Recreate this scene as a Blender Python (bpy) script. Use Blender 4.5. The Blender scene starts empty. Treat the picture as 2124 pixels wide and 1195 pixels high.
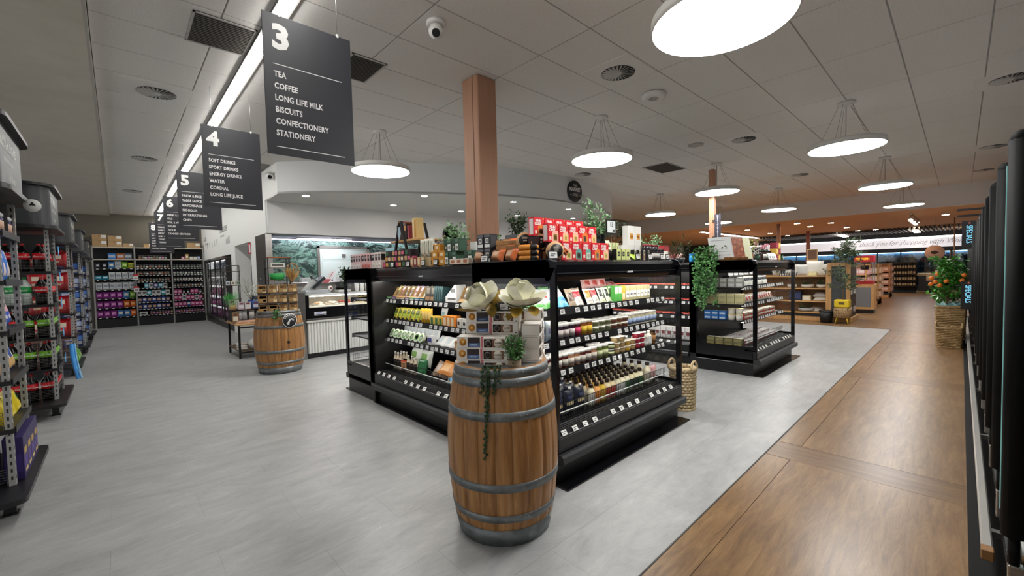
import bpy, math, random
from mathutils import Vector, Matrix
random.seed(7)
R = math.radians
sc = bpy.context.scene
C = sc.collection
# ---------------------------------------------------------------- camera
def vec(a): return Vector(a)
YAW, PITCH, ROLL, FPX = R(46.88), R(2.25), R(-1.4), 873.0
fw = Vector((math.cos(YAW)*math.cos(PITCH), math.sin(YAW)*math.cos(PITCH), -math.sin(PITCH)))
r0 = Vector((math.sin(YAW), -math.cos(YAW), 0)); u0 = r0.cross(fw)
rt = r0*math.cos(ROLL)+u0*math.sin(ROLL); up = -r0*math.sin(ROLL)+u0*math.cos(ROLL)
cd = bpy.data.cameras.new('camera'); cam = bpy.data.objects.new('camera', cd); C.objects.link(cam)
cd.sensor_width = 36.0; cd.sensor_fit = 'HORIZONTAL'; cd.lens = 36.0*FPX/2124.0
cd.clip_start = 0.05; cd.clip_end = 200
M = Matrix((rt, up, -fw)).transposed().to_4x4(); M.translation = (0, 0, 1.6)
cam.matrix_world = M
sc.camera = cam
# ---------------------------------------------------------------- world, exposure
w = bpy.data.worlds.new('ambient_fill'); sc.world = w; w.use_nodes = True
w.node_tree.nodes['Background'].inputs[0].default_value = (0.98, 0.99, 1.0, 1)
w.node_tree.nodes['Background'].inputs[1].default_value = 0.7  # even ambient fill, added; it enters through unseen sides left open
vs = sc.view_settings
vs.view_transform = 'Standard'; vs.look = 'None'; vs.gamma = 1.0; vs.use_curve_mapping = False
vs.exposure = 0.38
LAMP_E, STRIP_E, CASE_E, DOWN_E = 26.0, 26.0, 28.0, 130.0
UP_E = 0.3         # faint up-light of the pendant lamps
ZC = 3.97          # ceiling height
# ---------------------------------------------------------------- materials
def lin(c):
    return c/12.92 if c <= .04045 else ((c+.055)/1.055)**2.4
def rgb(h):
    h = h.lstrip('#'); return tuple(lin(int(h[i:i+2], 16)/255) for i in (0, 2, 4))+(1,)
MATS = {}
def mat(hexc, rough=.5, metal=0., emit=0., alpha=1., trans=0., coat=0., spec=.5, name=None):
    key = (hexc, rough, metal, emit, alpha, trans, coat, spec)
    if key in MATS: return MATS[key]
    m = bpy.data.materials.new(name or 'paint_'+hexc); m.use_nodes = True
    b = m.node_tree.nodes['Principled BSDF']; I = b.inputs
    I['Base Color'].default_value = rgb(hexc); I['Roughness'].default_value = rough; I['Metallic'].default_value = metal
    I['Specular IOR Level'].default_value = spec
    if emit: I['Emission Color'].default_value = rgb(hexc); I['Emission Strength'].default_value = emit
    if alpha < 1: I['Alpha'].default_value = alpha
    if trans: I['Transmission Weight'].default_value = trans
    if coat: I['Coat Weight'].default_value = coat
    m.diffuse_color = rgb(hexc)
    MATS[key] = m
    return m
def nodes(name):
    m = bpy.data.materials.new(name); m.use_nodes = True
    nt = m.node_tree; return m, nt, nt.nodes['Principled BSDF'], nt.nodes.new, nt.links.new
def ramp(nt, stops):
    n = nt.nodes.new('ShaderNodeValToRGB'); e = n.color_ramp.elements
    e[0].position, e[0].color = stops[0][0], rgb(stops[0][1])
    e[1].position, e[1].color = stops[-1][0], rgb(stops[-1][1])
    for p, c in stops[1:-1]:
        q = e.new(p); q.color = rgb(c)
    return n
def noise_mat(name, stops, scale=(1,1,1), nscale=4, detail=6, rough=.5, distort=0., bump=0., coord='Object', perobj=0., metal=0., nrough=.6, spec=.5):
    m, nt, b, N, L = nodes(name)
    tc = N('ShaderNodeTexCoord'); mp = N('ShaderNodeMapping'); mp.inputs['Scale'].default_value = scale
    if coord == 'Position':
        gn = N('ShaderNodeNewGeometry'); L(gn.outputs['Position'], mp.inputs[0])
    else: L(tc.outputs[coord], mp.inputs[0])
    vecout = mp.outputs[0]
    if perobj:
        oi = N('ShaderNodeObjectInfo'); ad = N('ShaderNodeVectorMath'); ad.operation = 'ADD'
        mu = N('ShaderNodeMath'); mu.operation = 'MULTIPLY'; mu.inputs[1].default_value = perobj
        L(oi.outputs['Random'], mu.inputs[0]); L(mp.outputs[0], ad.inputs[0]); L(mu.outputs[0], ad.inputs[1]); vecout = ad.outputs[0]
    nz = N('ShaderNodeTexNoise'); nz.inputs['Scale'].default_value = nscale; nz.inputs['Detail'].default_value = detail
    nz.inputs['Roughness'].default_value = nrough; nz.inputs['Distortion'].default_value = distort
    L(vecout, nz.inputs['Vector'])
    rp = ramp(nt, stops); L(nz.outputs['Fac'], rp.inputs[0]); L(rp.outputs[0], b.inputs['Base Color'])
    b.inputs['Roughness'].default_value = rough; b.inputs['Metallic'].default_value = metal; b.inputs['Specular IOR Level'].default_value = spec
    if bump:
        bp = N('ShaderNodeBump'); bp.inputs['Strength'].default_value = bump; bp.inputs['Distance'].default_value = .01
        L(nz.outputs['Fac'], bp.inputs['Height']); L(bp.outputs[0], b.inputs['Normal'])
    return m
def glass_mat(name, tint='ffffff', alpha=.12, rough=.03):
    m, nt, b, N, L = nodes(name)
    nt.nodes.remove(b)
    t = N('ShaderNodeBsdfTransparent'); t.inputs[0].default_value = rgb(tint)
    g = N('ShaderNodeBsdfGlossy'); g.inputs['Roughness'].default_value = rough; g.inputs[0].default_value = (.9, .95, .95, 1)
    f = N('ShaderNodeFresnel'); f.inputs[0].default_value = 1.35
    ad = N('ShaderNodeMath'); ad.operation = 'ADD'; ad.inputs[1].default_value = alpha*.3
    L(f.outputs[0], ad.inputs[0])
    ge = N('ShaderNodeNewGeometry'); iv = N('ShaderNodeMath'); iv.operation = 'SUBTRACT'; iv.inputs[0].default_value = 1.0; L(ge.outputs['Backfacing'], iv.inputs[1])
    mu = N('ShaderNodeMath'); mu.operation = 'MULTIPLY'; L(ad.outputs[0], mu.inputs[0]); L(iv.outputs[0], mu.inputs[1]); ad = mu
    mx = N('ShaderNodeMixShader'); L(ad.outputs[0], mx.inputs[0]); L(t.outputs[0], mx.inputs[1]); L(g.outputs[0], mx.inputs[2])
    L(mx.outputs[0], nt.nodes['Material Output'].inputs[0])
    return m
VINYL = noise_mat('grey_vinyl', [(.25, '868787'), (.42, '9b9c9c'), (.58, 'aaabaa'), (.75, 'c0c0bf')], nscale=2.2, detail=14, rough=.34, perobj=0., nrough=.78, scale=(1, 2.6, 1), coord='Position', distort=.4)
WOODF = noise_mat('wood_floor', [(.2, '4a3623'), (.42, '72563a'), (.6, '8d6e4a'), (.8, 'a78a63')], scale=(1.1, 8, 1), nscale=2.4, detail=13, rough=.3, distort=.5, perobj=17, nrough=.76)
WOODX = noise_mat('wood_floor_cross', [(.2, '44321f'), (.42, '674d33'), (.6, '7e6142'), (.8, '957956')], scale=(8, 1.1, 1), nscale=2.4, detail=13, rough=.3, distort=.5, perobj=17, nrough=.76)
JOINT = mat('2b2019', .8)
CEILT = noise_mat('ceiling_tile', [(.3, 'd9d6d1'), (.7, 'e4e1dc')], nscale=60, detail=2, rough=.9, spec=.1)
WHITE = mat('e6e6e2', .7, name='white_wall_paint')
CREAM = mat('e2e3e3', .75, name='warm_white_paint')
TAUPE = noise_mat('taupe_bulkhead', [(.3, 'cbc4b6'), (.7, 'd4cdc0')], nscale=3, rough=.85)
BLACK = mat('141416', .38, name='black_powder_coat')
BLACKG = mat('0d0d10', .16, name='black_gloss')
DARKG = mat('2a2b2e', .45, name='charcoal_metal')
STEEL = noise_mat('brushed_steel', [(.3, '9b9894'), (.7, 'aeaba6')], scale=(1, 1, 40), nscale=3, rough=.28, metal=1.)
GALV = noise_mat('galvanised_steel', [(.25, '5f6466'), (.55, '7d8283'), (.8, '979b9a')], nscale=14, detail=5, rough=.5, metal=.75)
GREYP = mat('9b9a97', .5, name='grey_post_paint')
GLASS = glass_mat('clear_glass')
GLASSD = glass_mat('dark_tint_glass', tint='9fb0b4', alpha=.35)
TICKET = mat('e9e9e6', .6, name='ticket_card')
OAKB = noise_mat('barrel_oak', [(.2, '6f4722'), (.42, '946536'), (.6, 'ab7b47'), (.82, 'c29862')], scale=(9, 9, .8), nscale=3, detail=8, rough=.42, distort=.6, perobj=21, bump=.12)
OAKL = noise_mat('light_oak', [(.25, 'b9884f'), (.55, 'cf9f66'), (.8, 'ddb47e')], scale=(10, 10, .9), nscale=3, detail=6, rough=.5, perobj=7)
PILLAR = noise_mat('tan_column', [(.3, 'a5795e'), (.7, 'ad8166')], scale=(6, 6, .4), nscale=4, detail=3, rough=.45)
LEAF = noise_mat('leaf_green', [(.3, '2f5a2a'), (.6, '4f8a40'), (.8, '7fb566')], nscale=20, rough=.55, perobj=5)
LEAFD = noise_mat('leaf_dark', [(.3, '1d3319'), (.6, '33502a'), (.8, '4c6b3c')], nscale=20, rough=.55, perobj=5)
LEAFO = noise_mat('leaf_olive', [(.3, '3a4a32'), (.6, '5a6b4c'), (.8, '7c8c6a')], nscale=20, rough=.6, perobj=5)
LEAFM = noise_mat('leaf_mint', [(.3, '6d9a6a'), (.6, '9cc294'), (.8, 'cfe3c4')], nscale=20, rough=.55, perobj=5)
WICK = noise_mat('wicker_cane', [(.25, '6d5332'), (.5, '9c7d50'), (.8, 'c3a878')], nscale=30, rough=.6, perobj=5)
KRAFT = noise_mat('kraft_card', [(.3, '8f7049'), (.7, 'a58658')], nscale=12, rough=.7)
KRAFTL = noise_mat('corrugated_card', [(.3, 'b08d62'), (.7, 'c19f73')], nscale=8, rough=.8)
# ---------------------------------------------------------------- mesh builder
class MB:
    def __init__(s): s.v = []; s.f = []; s.m = []; s.s = []
    def face(s, idx, mi=0, smooth=False): s.f.append(tuple(idx)); s.m.append(mi); s.s.append(smooth)
    def box(s, x0, x1, y0, y1, z0, z1, mi=0, T=None):
        n = len(s.v)
        p = [(x, y, z) for x in (x0, x1) for y in (y0, y1) for z in (z0, z1)]
        s.v += [tuple(T @ Vector(q)) for q in p] if T else p
        for q in ((0,1,3,2), (4,6,7,5), (0,4,5,1), (2,3,7,6), (0,2,6,4), (1,5,7,3)): s.face([n+i for i in q], mi)
        return s
    def cbox(s, x0, x1, y0, y1, z0, z1, c=.005, mi=0, T=None):
        # box with chamfered edges
        n = len(s.v); P = []
        for ix, (x, sx) in enumerate(((x0, 1), (x1, -1))):
            for iy, (y, sy) in enumerate(((y0, 1), (y1, -1))):
                for iz, (z, sz) in enumerate(((z0, 1), (z1, -1))):
                    P += [(x, y+sy*c, z+sz*c), (x+sx*c, y, z+sz*c), (x+sx*c, y+sy*c, z)]
        s.v += [tuple(T @ Vector(q)) for q in P] if T else P
        k = lambda ix, iy, iz, a: n+((ix*2+iy)*2+iz)*3+a
        for i, fl in ((0, 0), (1, 1)):
            q = [k(i,0,0,0), k(i,0,1,0), k(i,1,1,0), k(i,1,0,0)]; s.face(q if not fl else q[::-1], mi)
            q = [k(0,i,0,1), k(1,i,0,1), k(1,i,1,1), k(0,i,1,1)]; s.face(q if not fl else q[::-1], mi)
            q = [k(0,0,i,2), k(0,1,i,2), k(1,1,i,2), k(1,0,i,2)]; s.face(q if not fl else q[::-1], mi)
        for a in (0, 1):
            for b in (0, 1):
                s.face([k(a,b,0,0), k(a,b,0,1), k(a,b,1,1), k(a,b,1,0)], mi)
                s.face([k(a,0,b,0), k(a,1,b,0), k(a,1,b,2), k(a,0,b,2)], mi)
                s.face([k(0,a,b,1), k(1,a,b,1), k(1,a,b,2), k(0,a,b,2)], mi)
                for c_ in (0, 1): s.face([k(a,b,c_,0), k(a,b,c_,1), k(a,b,c_,2)], mi)
        return s
    def quad(s, a, b, c, d, mi=0):
        n = len(s.v); s.v += [tuple(a), tuple(b), tuple(c), tuple(d)]; s.face((n, n+1, n+2, n+3), mi); return s
    def tube(s, p0, p1, r0, r1=None, n=10, mi=0, cap=True, smooth=True):
        r1 = r0 if r1 is None else r1
        a, b = Vector(p0), Vector(p1); d = (b-a)
        if d.length < 1e-7: return s
        d.normalize(); u = d.orthogonal().normalized(); v = d.cross(u); k = len(s.v)
        for q, r in ((a, r0), (b, r1)):
            for i in range(n):
                t = 2*math.pi*i/n; s.v.append(tuple(q+u*math.cos(t)*r+v*math.sin(t)*r))
        for i in range(n):
            j = (i+1) % n; s.face((k+i, k+j, k+n+j, k+n+i), mi, smooth)
        if cap: s.face([k+i for i in range(n)][::-1], mi); s.face([k+n+i for i in range(n)], mi)
        return s
    def path(s, pts, r, n=6, mi=0, r1=None):
        # swept tube along points
        P = [Vector(p) for p in pts]; k = len(s.v); m = len(P)
        u = None
        for i, p in enumerate(P):
            d = (P[min(i+1, m-1)]-P[max(i-1, 0)]).normalized()
            if u is None: u = d.orthogonal().normalized()
            u = (u-d*u.dot(d)).normalized(); v = d.cross(u)
            rr = r if r1 is None else r+(r1-r)*i/(m-1)
            for j in range(n):
                t = 2*math.pi*j/n; s.v.append(tuple(p+u*math.cos(t)*rr+v*math.sin(t)*rr))
        for i in range(m-1):
            for j in range(n):
                q = (j+1) % n; s.face((k+i*n+j, k+i*n+q, k+(i+1)*n+q, k+(i+1)*n+j), mi, True)
        s.face([k+j for j in range(n)][::-1], mi); s.face([k+(m-1)*n+j for j in range(n)], mi)
        return s
    def lathe(s, prof, n=16, c=(0, 0, 0), mi=0, smooth=True, a0=0., a1=None, caps=True):
        # prof: list of (r, z) or (r, z, mi)
        k = len(s.v); full = a1 is None; m = len(prof); cols = n if full else n+1
        a1 = a0+2*math.pi if full else a1
        for i in range(cols):
            t = a0+(a1-a0)*i/n
            for p in prof: s.v.append((c[0]+p[0]*math.cos(t), c[1]+p[0]*math.sin(t), c[2]+p[1]))
        for i in range(n):
            j = (i+1) % cols
            for q in range(m-1):
                mm = prof[q][2] if len(prof[q]) > 2 else mi
                s.face((k+i*m+q, k+j*m+q, k+j*m+q+1, k+i*m+q+1), mm, smooth)
        if full and caps:
            if prof[0][0] > 1e-6: s.face([k+i*m for i in range(n)][::-1], prof[0][2] if len(prof[0]) > 2 else mi)
            if prof[-1][0] > 1e-6: s.face([k+i*m+m-1 for i in range(n)], prof[-2][2] if len(prof[-2]) > 2 else mi)
        return s
    def prism(s, poly, h0, h1, axis='z', mi=0, T=None, smooth=False):
        # poly counter-clockwise in the plane, extruded along axis
        k = len(s.v); n = len(poly)
        def P(a, b, h): return {'z': (a, b, h), 'y': (a, h, b), 'x': (h, a, b)}[axis]
        p = [P(a, b, h0) for a, b in poly]+[P(a, b, h1) for a, b in poly]
        s.v += [tuple(T @ Vector(q)) for q in p] if T else p
        s.face([k+i for i in range(n)][::-1], mi); s.face([k+n+i for i in range(n)], mi)
        for i in range(n):
            j = (i+1) % n; s.face((k+i, k+j, k+n+j, k+n+i), mi, smooth)
        return s
    def ball(s, c, r, nu=8, nv=6, mi=0, sq=(1, 1, 1)):
        k = len(s.v)
        s.v.append((c[0], c[1], c[2]-r*sq[2]))
        for j in range(1, nv):
            b = -math.pi/2+math.pi*j/nv
            for i in range(nu):
                a = 2*math.pi*i/nu
                s.v.append((c[0]+r*sq[0]*math.cos(a)*math.cos(b), c[1]+r*sq[1]*math.sin(a)*math.cos(b), c[2]+r*sq[2]*math.sin(b)))
        s.v.append((c[0], c[1], c[2]+r*sq[2])); e = len(s.v)-1
        for i in range(nu):
            q = (i+1) % nu
            s.face((k, k+1+q, k+1+i), mi, True); s.face((e, k+1+(nv-2)*nu+i, k+1+(nv-2)*nu+q), mi, True)
            for j in range(nv-2):
                s.face((k+1+j*nu+i, k+1+j*nu+q, k+1+(j+1)*nu+q, k+1+(j+1)*nu+i), mi, True)
        return s
    def leaf(s, p, d, L, wd, mi=0, nrm=None):
        # folded leaf: 4 triangles, slightly cupped
        p = Vector(p); d = Vector(d).normalized()
        sd = d.cross(Vector(nrm) if nrm else Vector((random.uniform(-1, 1), random.uniform(-1, 1), random.uniform(-1, 1))))
        if sd.length < 1e-3: sd = d.orthogonal()
        sd.normalize(); n = sd.cross(d); k = len(s.v)
        s.v += [tuple(q) for q in (p, p+d*L*.5+sd*wd/2+n*wd*.12, p+d*L, p+d*L*.5-sd*wd/2+n*wd*.12, p+d*L*.5)]
        for f in ((0, 1, 4), (1, 2, 4), (2, 3, 4), (3, 0, 4)): s.face([k+i for i in f], mi)
        return s
    def mesh(s, name, mats):
        me = bpy.data.meshes.new(name); me.from_pydata(s.v, [], s.f)
        for m in (mats if isinstance(mats, (list, tuple)) else [mats]): me.materials.append(m)
        me.polygons.foreach_set('material_index', s.m); me.polygons.foreach_set('use_smooth', s.s)
        me.update(); return me
    def build(s, name, mats, parent=None, loc=None, rz=0):
        return obj(name, s.mesh(name, mats), parent, loc, rz)
def obj(name, me, parent=None, loc=None, rz=0):
    o = bpy.data.objects.new(name, me); C.objects.link(o)
    if parent: o.parent = parent
    if loc: o.location = loc
    if rz: o.rotation_euler = (0, 0, rz)
    return o
def short(label):
    w_ = label.split()
    for drop in ('the', 'a', 'an', 'its', 'of', 'with', 'and', 'standing', 'from', 'on', 'at', 'in', 'by'):
        if len(w_) <= 16: break
        w_ = [w_[0]]+[q for q in w_[1:] if q != drop]
    return ' '.join(w_[:16])
def tag(o, label, cat, group=None):
    o['label'] = short(label); o['category'] = cat
    if group: o['group'] = group
    return o
def thing(name, label, cat, loc=(0, 0, 0), rz=0, group=None):
    o = bpy.data.objects.new(name, None); C.objects.link(o); o.location = loc; o.rotation_euler = (0, 0, rz)
    o.empty_display_size = .1
    return tag(o, label, cat, group)
def struct(o): o['kind'] = 'structure'; return o
def stuff(o): o['kind'] = 'stuff'; return o
# ---------------------------------------------------------------- lettering
TXT = {}
def text_mesh(s, bold=.0, depth=.001, align='LEFT', space=1.0, shear=0.):
    key = (s, bold, depth, align, space, shear)
    if key in TXT: return TXT[key]
    cu = bpy.data.curves.new('lettering', 'FONT'); cu.body = s; cu.size = 1.0; cu.offset = bold; cu.extrude = 0
    cu.align_x = align; cu.space_character = space; cu.resolution_u = 2; cu.shear = shear
    o = bpy.data.objects.new('lettering', cu); C.objects.link(o)
    bpy.context.view_layer.update()
    me = bpy.data.meshes.new_from_object(o.evaluated_get(bpy.context.evaluated_depsgraph_get()))
    bpy.data.objects.remove(o); bpy.data.curves.remove(cu)
    TXT[key] = me
    return me
def text(s, size, m, parent, loc, face='-y', bold=.02, align='LEFT', sx=1.0, space=1.0, shear=0., name='lettering', roll=0., tilt=0.):
    me = text_mesh(s, bold, .001, align, space, shear).copy(); me.materials.clear(); me.materials.append(m)
    o = bpy.data.objects.new(name, me); C.objects.link(o)
    rz = {'-y': 0, '+x': R(90), '+y': R(180), '-x': R(-90)}[face] if isinstance(face, str) else face
    mt = Matrix.Translation(loc) @ Matrix.Rotation(rz, 4, 'Z') @ Matrix.Rotation(R(90)-tilt, 4, 'X') @ Matrix.Rotation(roll, 4, 'Z') @ Matrix.Diagonal((size*sx, size, size, 1))
    if parent: o.parent = parent
    o.matrix_local = mt
    return o
# ================================================================ floor
fl = MB().box(-7, 34, -1.0, 20.6, -.06, -.004).build('floor', mat('838382', .6)); struct(fl)
tw, td, gap = .92, .46, .0004
tiles = []
for i in range(-8, 15):
    for j in range(0, 43):
        x0 = -.1+i*tw+(tw/2 if j % 2 else 0); y0 = 1.131+j*td
        x1, y1 = min(x0+tw, 13.35), min(y0+td, 20.6)
        if x0 < 13.3 and y0 < 20.5: tiles.append((math.hypot((x0+x1)/2-1.5, (y0+y1)/2-2), x0, x1, y0, y1))
tiles.sort()
TM = MB().box(-tw/2+gap, tw/2-gap, -td/2+gap, td/2-gap, -.004, 0).mesh('vinyl_tile', VINYL)
rest = MB(); cnt = 0
for d, x0, x1, y0, y1 in tiles:
    if x1-x0 > tw-.01 and y1-y0 > td-.01 and cnt < 300:
        obj('vinyl_tile', TM, fl, ((x0+x1)/2, (y0+y1)/2, 0)); cnt += 1
    else: rest.box(x0+gap, x1-gap, y0+gap, y1-gap, -.004, 0)
stuff(rest.build('vinyl_tiles', VINYL, fl))
MB().box(-7, 13.4, -1, 1.128, -.0045, -.003).box(13.34, 34, -1, 20.6, -.0045, -.003).build('joint_bed', JOINT, fl)
def plank(name, x0, x1, y0, y1, m):
    g = .003 if name != 'floor_plank' else .00015
    mb_ = MB(); (mb_.box(-(x1-x0)/2+g, (x1-x0)/2-g, -(y1-y0)/2+g, (y1-y0)/2-g, -.003, .0005) if name == 'floor_plank' else mb_.cbox(-(x1-x0)/2+g, (x1-x0)/2-g, -(y1-y0)/2+g, (y1-y0)/2-g, -.003, .0005, .001)).build(name, m, fl, ((x0+x1)/2, (y0+y1)/2, 0))
xs = [-6.3]+[.42+3.54*k for k in range(-1, 4)]+[13.38]
crosses = [.42+3.54*k for k in range(-1, 4)]
prev = -6.3
for xc in crosses+[13.02]:
    plank('border_plank', prev, xc+(.0 if xc > 13 else 0), .94, 1.122, WOODF)
    for q in range(10): plank('floor_plank', prev, xc, -1.0+q*.194, -1.0+(q+1)*.194, WOODF)
    plank('cross_plank', xc, xc+.36, -1.0, 1.122, WOODX); prev = xc+.36
for kx in range(6):
    X0 = 13.38+kx*3.44
    for ky in range(8):
        Y0 = -1.0+ky*2.12
        if kx < 2 and ky < 2:
            for q in range(8): plank('floor_plank', X0, X0+3.2, Y0+q*.265, Y0+(q+1)*.265, WOODF)
        else: plank('floor_panel', X0, X0+3.2, Y0, Y0+2.12, WOODF)
        plank('cross_plank', X0+3.2, X0+3.44, Y0, Y0+2.12, WOODX)
# dark rubber strip below the freezers
tag(MB().cbox(2.2, 17.5, -.75, -.045, 0, .012, .003).build('floor_plinth', mat('0a0a0b', .65, spec=.2)), 'low black plinth the freezer doors stand on', 'plinth')
# ================================================================ ceiling
ce = MB().box(-.1, 19.3, -1.1, 20.6, ZC+.03, ZC+.08).build('ceiling', mat('8f8d89', .9)); struct(ce)
GX, GY, SX, SY = .797, -.184, 1.355, .6775
ct = []
bulkpts = [(2.49, 9.67), (2.95, 9.21), (3.41, 8.87), (4.23, 8.33), (5.08, 7.82), (5.75, 7.48), (6.43, 7.18), (7.5, 6.93), (8.7, 6.9), (10.0, 7.1), (11.2, 7.5), (12.3, 8.1), (13.0, 8.8), (13.3, 9.6), (13.35, 10.7)]
def in_bulk(x, y):
    if x < 2.47: return False
    for (ax, ay), (bx, by) in zip(bulkpts, bulkpts[1:]):
        if ax <= x <= bx: return y > ay+(by-ay)*(x-ax)/(bx-ax)+.75
    return False
for i in range(-1, 15):
    for j in range(-2, 32):
        x0, y0 = max(GX+i*SX, -.09), max(GY+j*SY, -1.05); x1, y1 = min(GX+(i+1)*SX, 19.25), min(GY+(j+1)*SY, 20.55)
        if x1-x0 < .1 or y1-y0 < .1 or (x0 > 2.6 and y0 > 10.9): continue
        cx, cy = (x0+x1)/2, (y0+y1)/2
        if in_bulk(cx, cy): continue
        if cx < 2.0 and cx < .02*cy-1.4: continue
        ct.append((math.hypot(cx, cy), x0, x1, y0, y1))
ct.sort()
GRILLES = {(0, 7): 1, (1, 7): 1, (6, 7): 1}
CTM = MB().cbox(-SX/2+.006, SX/2-.006, -SY/2+.006, SY/2-.006, 0, .018, .003).mesh('ceiling_tile', CEILT)
rest = MB(); cnt = 0
skip = [(1.02, 5.05), (2.2, 4.95), (9.95, 4.98)]
for d, x0, x1, y0, y1 in ct:
    cx, cy = (x0+x1)/2, (y0+y1)/2
    if cnt < 300 and x1-x0 > SX-.01 and y1-y0 > SY-.01:
        obj('ceiling_tile', CTM, ce, (cx, cy, ZC)); cnt += 1
    elif cnt < 300 and d < 12: MB().cbox(-(x1-x0)/2+.006, (x1-x0)/2-.006, -(y1-y0)/2+.006, (y1-y0)/2-.006, 0, .018, .003).build('ceiling_tile', CEILT, ce, (cx, cy, ZC)); cnt += 1
    else: rest.box(x0+.006, x1-.006, y0+.006, y1-.006, ZC, ZC+.018)
if rest.v: stuff(rest.build('ceiling_tiles', CEILT, ce))
# tee bars of the ceiling grid, recessed in the joints
tb = MB()
for i in range(0, 14): tb.box(GX+i*SX-.005, GX+i*SX+.005, -1.1, 20.5, ZC+.004, ZC+.03)
for j in range(-1, 31): tb.box(-.09, 19.2, GY+j*SY-.005, GY+j*SY+.005, ZC+.005, ZC+.03)
tb.build('grid_bars', mat('9c9a96', .6), ce)
struct(MB().box(-7, -.115, -1.1, 20.6, ZC-.06, ZC+.08).build('ceiling_plaster', TAUPE))
struct(MB().box(-.115, -.09, -1.1, 20.6, ZC-.07, ZC+.03).build('trim_1', mat('b9b5ab', .6)))
# lowered warm ceiling beyond
TAN = mat('dfb48a', .8, name='warm_tan_paint')
struct(MB().box(19.2, 19.35, -.8, 15.6, 3.325, ZC+.03).build('wall_step', CREAM))
low = struct(MB().box(19.355, 34, -.8, 15.6, 3.33, 3.38).build('ceiling_low', TAN))
for k in range(34):
    pass
# ================================================================ walls
WX = 2.5
wr = MB()
wr.box(WX, WX+.15, 9.68, 10.75, 3.335, ZC+.03)
wr.box(WX, WX+.15, 10.75, 11.75, 2.605, ZC+.03)
wr.box(WX, WX+.15, 11.75, 12.3, 0, ZC+.03)
wr.box(WX, WX+.15, 12.3, 14.25, 2.52, ZC+.03)
wr.box(WX, WX+.15, 14.25, 14.85, 0, ZC+.03)
wr.box(WX, WX+.15, 14.85, 20.6, 2.32, ZC+.03)
wr.box(WX+.15, WX+1.6, 14.25, 14.4, 0, 2.52); wr.box(WX+.15, WX+1.6, 12.15, 12.3, 0, 2.52)
wr.box(WX+1.5, WX+1.65, 12.3, 14.25, 0, 2.52)
wr.box(WX+.15, WX+1.65, 12.15, 14.4, 2.52, 2.6)
struct(wr.build('wall_right', WHITE))
struct(MB().box(-7, WX+.2, 20.55, 20.7, -.05, ZC+.03).build('wall_back', mat('6d685d', .85)))
struct(MB().box(-3, 34, -.95, -.8, -.05, ZC+.03).build('wall_freezer_side', mat('c9ccd0', .8)))
struct(MB().box(34, 34.2, -.95, 16, -.05, 3.4).build('wall_far', mat('3a3a3c', .7)))
struct(MB().box(13.35, 34, 15.6, 15.8, -.05, ZC+.03).build('wall_far_side', mat('d8cab6', .8)))
struct(MB().box(13.3, 13.5, 10.7, 15.6, -.05, ZC+.03).build('wall_deli_side', CREAM))
# deli bulkhead: curved fascia and soffit
def smooth_pts(P, n=5):
    out = []
    for i in range(len(P)-1):
        p0, p1, p2, p3 = P[max(i-1, 0)], P[i], P[i+1], P[min(i+2, len(P)-1)]
        for k in range(n):
            t = k/n
            out.append(tuple(.5*((2*p1[a])+(-p0[a]+p2[a])*t+(2*p0[a]-5*p1[a]+4*p2[a]-p3[a])*t*t+(-p0[a]+3*p1[a]-3*p2[a]+p3[a])*t**3) for a in (0, 1)))
    out.append(P[-1]); return out
arc = smooth_pts(bulkpts)
bk = MB(); n = len(arc)
for z in (3.32, ZC+.03): bk.v += [(x, y, z) for x, y in arc]
for i in range(n-1): bk.face((i, i+1, n+i+1, n+i), 0, True)
sp = MB().prism([(x, y) for x, y in arc]+[(2.52, 10.72)], 3.32, 3.36)
struct(bk.build('wall_bulkhead', CREAM)); struct(sp.build('ceiling_deli', mat('d9d8d4', .75)))
hd = MB().box(2.53, 13.4, 10.7, 10.85, 2.6, 3.34).box(2.53, 9.5, 10.85, 11.9, 2.6, 2.66)
struct(hd.build('wall_deli_header', CREAM))
struct(MB().box(2.65, 9.5, 10.72, 11.7, 2.575, 2.6).build('trim_2', mat('6b6a70', .5)))
# marble wall
m, nt, b, N, L = nodes('green_marble')
tc = N('ShaderNodeTexCoord'); n1 = N('ShaderNodeTexNoise'); n1.inputs['Scale'].default_value = 2.0; n1.inputs['Detail'].default_value = 12; n1.inputs['Roughness'].default_value = .75; n1.inputs['Distortion'].default_value = .9
wv = N('ShaderNodeTexNoise'); wv.inputs['Scale'].default_value = .55; wv.inputs['Detail'].default_value = 12; wv.inputs['Distortion'].default_value = 1.2; wv.inputs['Roughness'].default_value = .62
mp = N('ShaderNodeMapping'); mp.inputs['Rotation'].default_value = (0, R(35), 0); mp.inputs['Scale'].default_value = (1, 1, 1.9)
L(tc.outputs['Object'], mp.inputs[0]); L(mp.outputs[0], wv.inputs[0]); L(mp.outputs[0], n1.inputs[0])
r1 = ramp(nt, [(.3, '101818'), (.45, '22332f'), (.53, '6f9484'), (.57, '2c443c'), (.66, '182422'), (.72, '54756a'), (.8, '1c2a28')]); L(n1.outputs['Fac'], r1.inputs[0])
r2 = ramp(nt, [(.486, '000000'), (.5, '9a9a9a'), (.514, '000000')]); L(wv.outputs['Fac'], r2.inputs[0])
mx = N('ShaderNodeMix'); mx.data_type = 'RGBA'; L(r2.outputs[0], mx.inputs['Factor']); L(r1.outputs[0], mx.inputs['A']); mx.inputs['B'].default_value = rgb('b9cdc4')
L(mx.outputs['Result'], b.inputs['Base Color']); b.inputs['Roughness'].default_value = .22
MARBLE = m
mw = MB().box(2.6, 9.5, 11.72, 11.85, 0, 2.62).build('wall_marble', mat('101312', .6)); struct(mw)
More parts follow.
